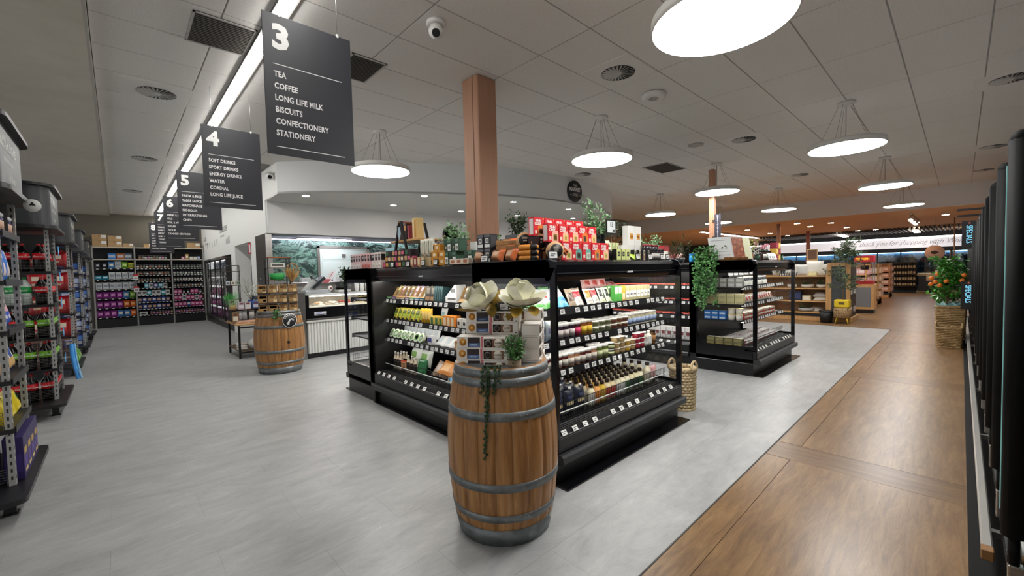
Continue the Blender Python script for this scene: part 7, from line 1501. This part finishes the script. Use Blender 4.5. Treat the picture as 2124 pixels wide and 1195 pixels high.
# popcorn machine
t = thing('popcorn_machine', 'red popcorn machine with glass sides on an oak cabinet', 'popcorn machine', (17.3, 2.12, 0))
MB().cbox(-.02, .5, -.27, .27, .12, .92, .004).build('oak_cabinet', OAKL, t); MB().box(-.025, -.02, -.19, .19, .2, .82).build('grey_door_panel', mat('7a7a7c', .5), t); MB().cbox(.0, .5, -.25, .25, 0, .12, .003).build('kick', BLACK, t)
MB().cbox(-.01, .45, -.24, .24, .92, 1.03, .005).build('red_base', mat('a81c24', .4), t); MB().cbox(-.01, .45, -.24, .24, 1.62, 1.83, .005).build('red_top', mat('c8202a', .4), t); text('POPCORN', .1, mat('f0c030', .5, emit=.6), t, (-.0125, .2, 1.69), '-x', bold=.03, sx=.72)
for sx in (0, .43):
    for sy in (-.235, .22): MB().box(sx, sx+.015, sy, sy+.015, 1.03, 1.62).build('corner_post', STEEL, t)
MB().box(.002, .006, -.22, .22, 1.03, 1.62).build('front_glass', GLASS, t); MB().lathe([(.0, 1.38), (.1, 1.38), (.12, 1.5), (.1, 1.52), (0, 1.52)], 16, c=(.22, 0, 0)).build('kettle', mat('2a2a2c', .3, .6), t); MB().tube((.22, 0, 1.52), (.22, 0, 1.62), .015, n=6).build('kettle_arm', STEEL, t)
# further shelf ends along the aisle
for x, y0, y1, hx, lb in ((18.6, 2.2, 2.75, 'e0a8a8', 'oak shelf end with pink packs behind the popcorn machine'), (21.2, 2.15, 2.7, 'e8c8a8', 'oak shelf end with cream packs far along the aisle'), (25.5, 2.2, 2.75, 'd0a090', 'farthest small oak shelf end along the aisle')):
    oak_unit(lb, x, y0, y1, 1.55, (.3, .6, .9, 1.2), .9)
    pk_ = carton('gift_pack', .16, .12, .2, hx, [(.1, .9, .3, .7, 'f0e0d8')])
    for q, z in enumerate((.3, .6, .9, 1.2)):
        for i in range(3): put(pk_, TRS(x+.07, y0+.13+i*.15, z+.001, R(-90)), ['pink', 'cream', 'rose'][(18.6, 21.2, 25.5).index(x)]+' pack, '+ORD[q]+' shelf up, '+ORD[2-i]+' from left on the aisle shelf end', 'packs on aisle shelf ends')
        for i in range(4): put(pk_, TRS(x+.15+i*.2, y0-.0, z+.001, 0), ['pink', 'cream', 'rose'][(18.6, 21.2, 25.5).index(x)]+' pack along the aisle side, '+ORD[q]+' shelf up, '+ORD[i]+' from near', 'packs along the aisle side')
def ellip(): pass
t = thing('wine_rack', 'dark wooden wine rack against the far drink coolers', 'rack', (29.6, 2.05, 0)); MB().box(.0, .5, -.5, .5, 0, .12).build('plinth', BLACK, t); MB().box(.45, .5, -.5, .5, .12, 1.6).build('back_panel', mat('1a1412', .6), t)
for z in (.35, .65, .95, 1.25, 1.55): MB().cbox(0, .5, -.5, .5, z-.03, z, .003).build('shelf', mat('2a1c14', .6), t)
wbt = bottle('wine_bottle', .04, .26, '1c1410', '8a6a3a', 'b8a888', n=8, neckr=.35)
for q, z in enumerate((.35, .65, .95, 1.25)):
    for i in range(9): put(wbt, TRS(29.68, 1.63+i*.105, z+.001, R(-90)), 'wine bottle, '+ORD[q]+' shelf up, '+ORD[8-i]+' from left on the far rack', 'wine bottles on the far rack')
t = thing('checkout_counter', 'small dark checkout counter with a pale top far down the aisle', 'counter', (30.0, 1.05, 0)); MB().cbox(0, .6, -.45, .45, .1, .86, .005).build('body', BLACK, t); MB().cbox(-.04, .64, -.5, .5, .86, 1.0, .006).build('counter_top', mat('c8b894', .5), t); MB().box(-.05, -.04, -.16, .16, .62, .98).build('paper_notice', mat('e0ccb8', .6), t); MB().box(.1, .5, -.1, .1, 0, .1).build('foot', BLACK, t); MB().cbox(.2, .3, -.25, -.15, 1.0, 1.12, .004).build('card_reader', mat('d0ccc0', .5), t)
# far drink coolers
t = thing('drink_coolers', 'row of dark glass door drink coolers at the far end', 'cooler', (33.0, 0, 0)); MB().box(.3, .9, -.7, 9.5, 0, 2.35).build('carcass', mat('1a1c22', .6), t); MB().box(-.02, .3, -.7, 9.5, 2.2, 2.36).build('top_fascia', BLACK, t); MB().box(.05, .3, -.7, 9.5, 0, .2).build('base', BLACK, t)
MB().box(.06, .1, -.6, 9.4, 2.12, 2.16).build('cooler_light', mat('d8ecff', .5, emit=CASE_E), t); MB().box(.25, .3, -.7, 9.5, .2, 2.2).build('lit_back', mat('7fa8c8', .6), t)
rr = random.Random(91)
for z in (.55, .9, 1.25, 1.55, 1.85): MB().box(.05, .28, -.6, 9.4, z-.03, z-.01).build('shelf', mat('3a4048', .5), t)
cans = [carton('drink_pack', .12, .1, .2, c_, [(.1, .9, .3, .7, d_)]) for c_, d_ in (('2a4a8a', 'c8d8e8'), ('b8c4cc', '3a4a5a'), ('3a7ab8', 'e0ecf4'), ('1f2a3a', '9ab0c0'))]
n_ = 0
for q, z in enumerate((.55, .9, 1.25, 1.55, 1.85)):
    for i in range(28):
        p = cans[rr.randrange(4)]; put(p, TRS(33.14, -.45+i*.16, z-.009, R(-90)), ['navy', 'silver', 'sky blue', 'black'][cans.index(p)]+' drink pack in far cooler door '+ORD[(27-i)//4]+', '+ORD[q]+' shelf up, '+ORD[(27-i) % 4]+' from left', 'drink packs in the far coolers')
for k in range(10): 
    d = MB().box(-.02, .02, -.7+k*1.02, -.64+k*1.02, .2, 2.2).box(-.02, .02, -.7+k*1.02, .32+k*1.02, 2.15, 2.2).build('door', BLACK, t); MB().box(-.004, .004, -.64+k*1.02, .32+k*1.02, .22, 2.15).build('glass_pane', GLASSD, d)
# white fascia with script
t = thing('script_fascia', 'long white fascia reading thank you for shopping in grey script', 'sign', (32.0, 0, 0)); MB().box(.02, .08, 1.0, 1.05, 2.92, 3.33).box(.02, .08, 5.0, 5.05, 2.92, 3.33).box(.02, .08, 9.0, 9.05, 2.92, 3.33).build('hanger', BLACK, t); MB().cbox(0, .1, -.74, 12, 2.36, 2.92, .004).build('panel', mat('dedce2', .6, emit=.45, name='fascia_added_glow'), t); MB().box(-.02, .02, -.75, 12, 2.90, 2.95).build('light_edge', mat('ffffff', .5, emit=6.), t)  # panel glow added in place of light falling on its face from the trough
text('thank you for shopping with White', .38, mat('6a6a72', .7), t, (-.004, 4.15, 2.54), '-x', bold=-.014, shear=.5, sx=.82, space=.98)
for i in range(3): MB().path([(-.004, 4.6+.06*i, 2.6+.1*i), (-.004, 4.72, 2.66), (-.004, 4.8+.05*i, 2.62+.06*i)], .012, 5).build('flourish', mat('4a4a50', .7), t)
# slat ceiling in front of the fascia and lights
slm = MB().box(0, 3.2, -.03, .03, 0, .12).mesh('ceiling_slat', mat('4a4540', .6))
for k in range(58): obj('ceiling_slat', slm, low, (28.7, -.7+k*.16, 3.2))
for x, y, lb in ((21.1, 6.7, 'far downlight above the cookbook'), (24.8, 6.8, 'far downlight left of the red-brown column'), (27.6, 6.7, 'far downlight beside the red-brown column'), (21.0, 3.6, 'largest far downlight above the gift shelving'), (24.4, 3.6, 'far downlight above the olive tree'), (27.4, 3.6, 'far downlight right above the olive tree top'), (27.4, 2.9, 'far downlight above the popcorn machine'), (19.9, 4.5, 'far downlight close to the ceiling step'), (22.0, 4.5, 'far downlight second behind the ceiling step'), (24.5, 1.3, 'far downlight over the end of the wooden aisle'), (21.5, .4, 'far downlight nearest the freezers')):
    t = thing('far_downlight', lb, 'downlight', (x, y, 3.33), group='far downlights'); MB().tube((0, 0, 0), (0, 0, -.1), .06, .1, 14).build('can', mat('e0d8cc', .5), t); MB().lathe([(0, -.102), (.095, -.102)], 16).build('lamp_face', mat('ffd9a8', .5, emit=110.), t)
t = thing('track_spots', 'white track with three angled spotlights near the specials sign', 'spotlight', (0, 1.25, 3.26)); MB().box(20.4, 25.0, -.02, .02, .03, .06).build('track', mat('c8b8a8', .5), t)
for k in range(3):
    x = 21.2+k*1.2; s_ = MB().tube((x, 0, .02), (x-.18, .02, -.16), .06, .075, 12).build('spot_head', mat('d8d0c8', .5), t); MB().tube((x-.18, .02, -.16), (x-.185, .02, -.165), .065, .06, 12).build('lamp_face', mat('ffe8c8', .5, emit=14.), s_)
t = thing('far_strip_light', 'long white linear light far back behind the cookbook', 'strip light', (20.4, 8.5, 3.26)); MB().box(0, 8.2, -.1, .1, .0, .05).build('tray', mat('d8d4cc', .5), t); MB().box(.05, 8.15, -.08, .08, -.01, 0).build('diffuser', mat('fff4e6', .5, emit=55.), t)
t = thing('far_strip_light', 'pair of bright angled light boxes in the slatted ceiling', 'light box', (29.5, 1.6, 3.14)); MB().cbox(0, 1.6, -.12, .12, -.01, .03, .004).build('diffuser', mat('fff8f0', .5, emit=25.), t); MB().cbox(0, 1.6, 2.9, 3.14, -.01, .03, .004).build('second_diffuser', mat('fff8f0', .5, emit=25.), t)
for i, (x, y) in enumerate(((29.8, .9), (24.0, .5))):
    if i: t = thing('hanging_sign', 'round pink hanging sign with a dark bird print above the checkout', 'sign', (24.5, .75, 1.95)); b = MB().lathe([(0, -.01), (.3, -.01), (.3, .01), (0, .01)], 28); b.v = [(c_, a, bb) for a, bb, c_ in b.v]; b.build('disc', mat('d8b8a8', .6), t); MB().prism([(-.13, 0), (.0, -.07), (.12, -.03), (.1, .06), (-.02, .08)], -.016, -.011, 'x').build('bird_print', mat('2a2630', .6), t); MB().tube((0, -.1, .28), (0, 0, .42), .008, n=5).tube((0, .1, .28), (0, 0, .42), .008, n=5).tube((0, 0, .42), (0, 0, 1.38), .004, n=4).build('cord', mat('c8b09a', .6), t)
MB().tube((24.5, .2, 0), (24.5, .2, 3.33), .02, n=8).build('thin_post', mat('9a7a62', .5)); tag(C.objects['thin_post'], 'thin tan floor-to-ceiling post right of the round hanging sign', 'post')
# delicatessen blade sign on the far column
t = thing('delicatessen_sign', 'narrow dark sign reading delicatessen on the far tan column', 'sign', (10.66, 4.2, 0)); MB().cbox(-.01, .01, -.23, -.09, 2.18, 2.86, .002).build('blade', mat('2f2c36', .5), t)
for i, ch_ in enumerate('DELICATESSEN'): text(ch_, .055, mat('e0dee4', .6), t, (-.0115, -.16, 2.80-i*.052), '-x', align='CENTER', bold=.01)
MB().box(-.008, .008, -.09, -.03, 2.3, 2.33).box(-.008, .008, -.09, -.03, 2.7, 2.73).build('brackets', BLACK, t)
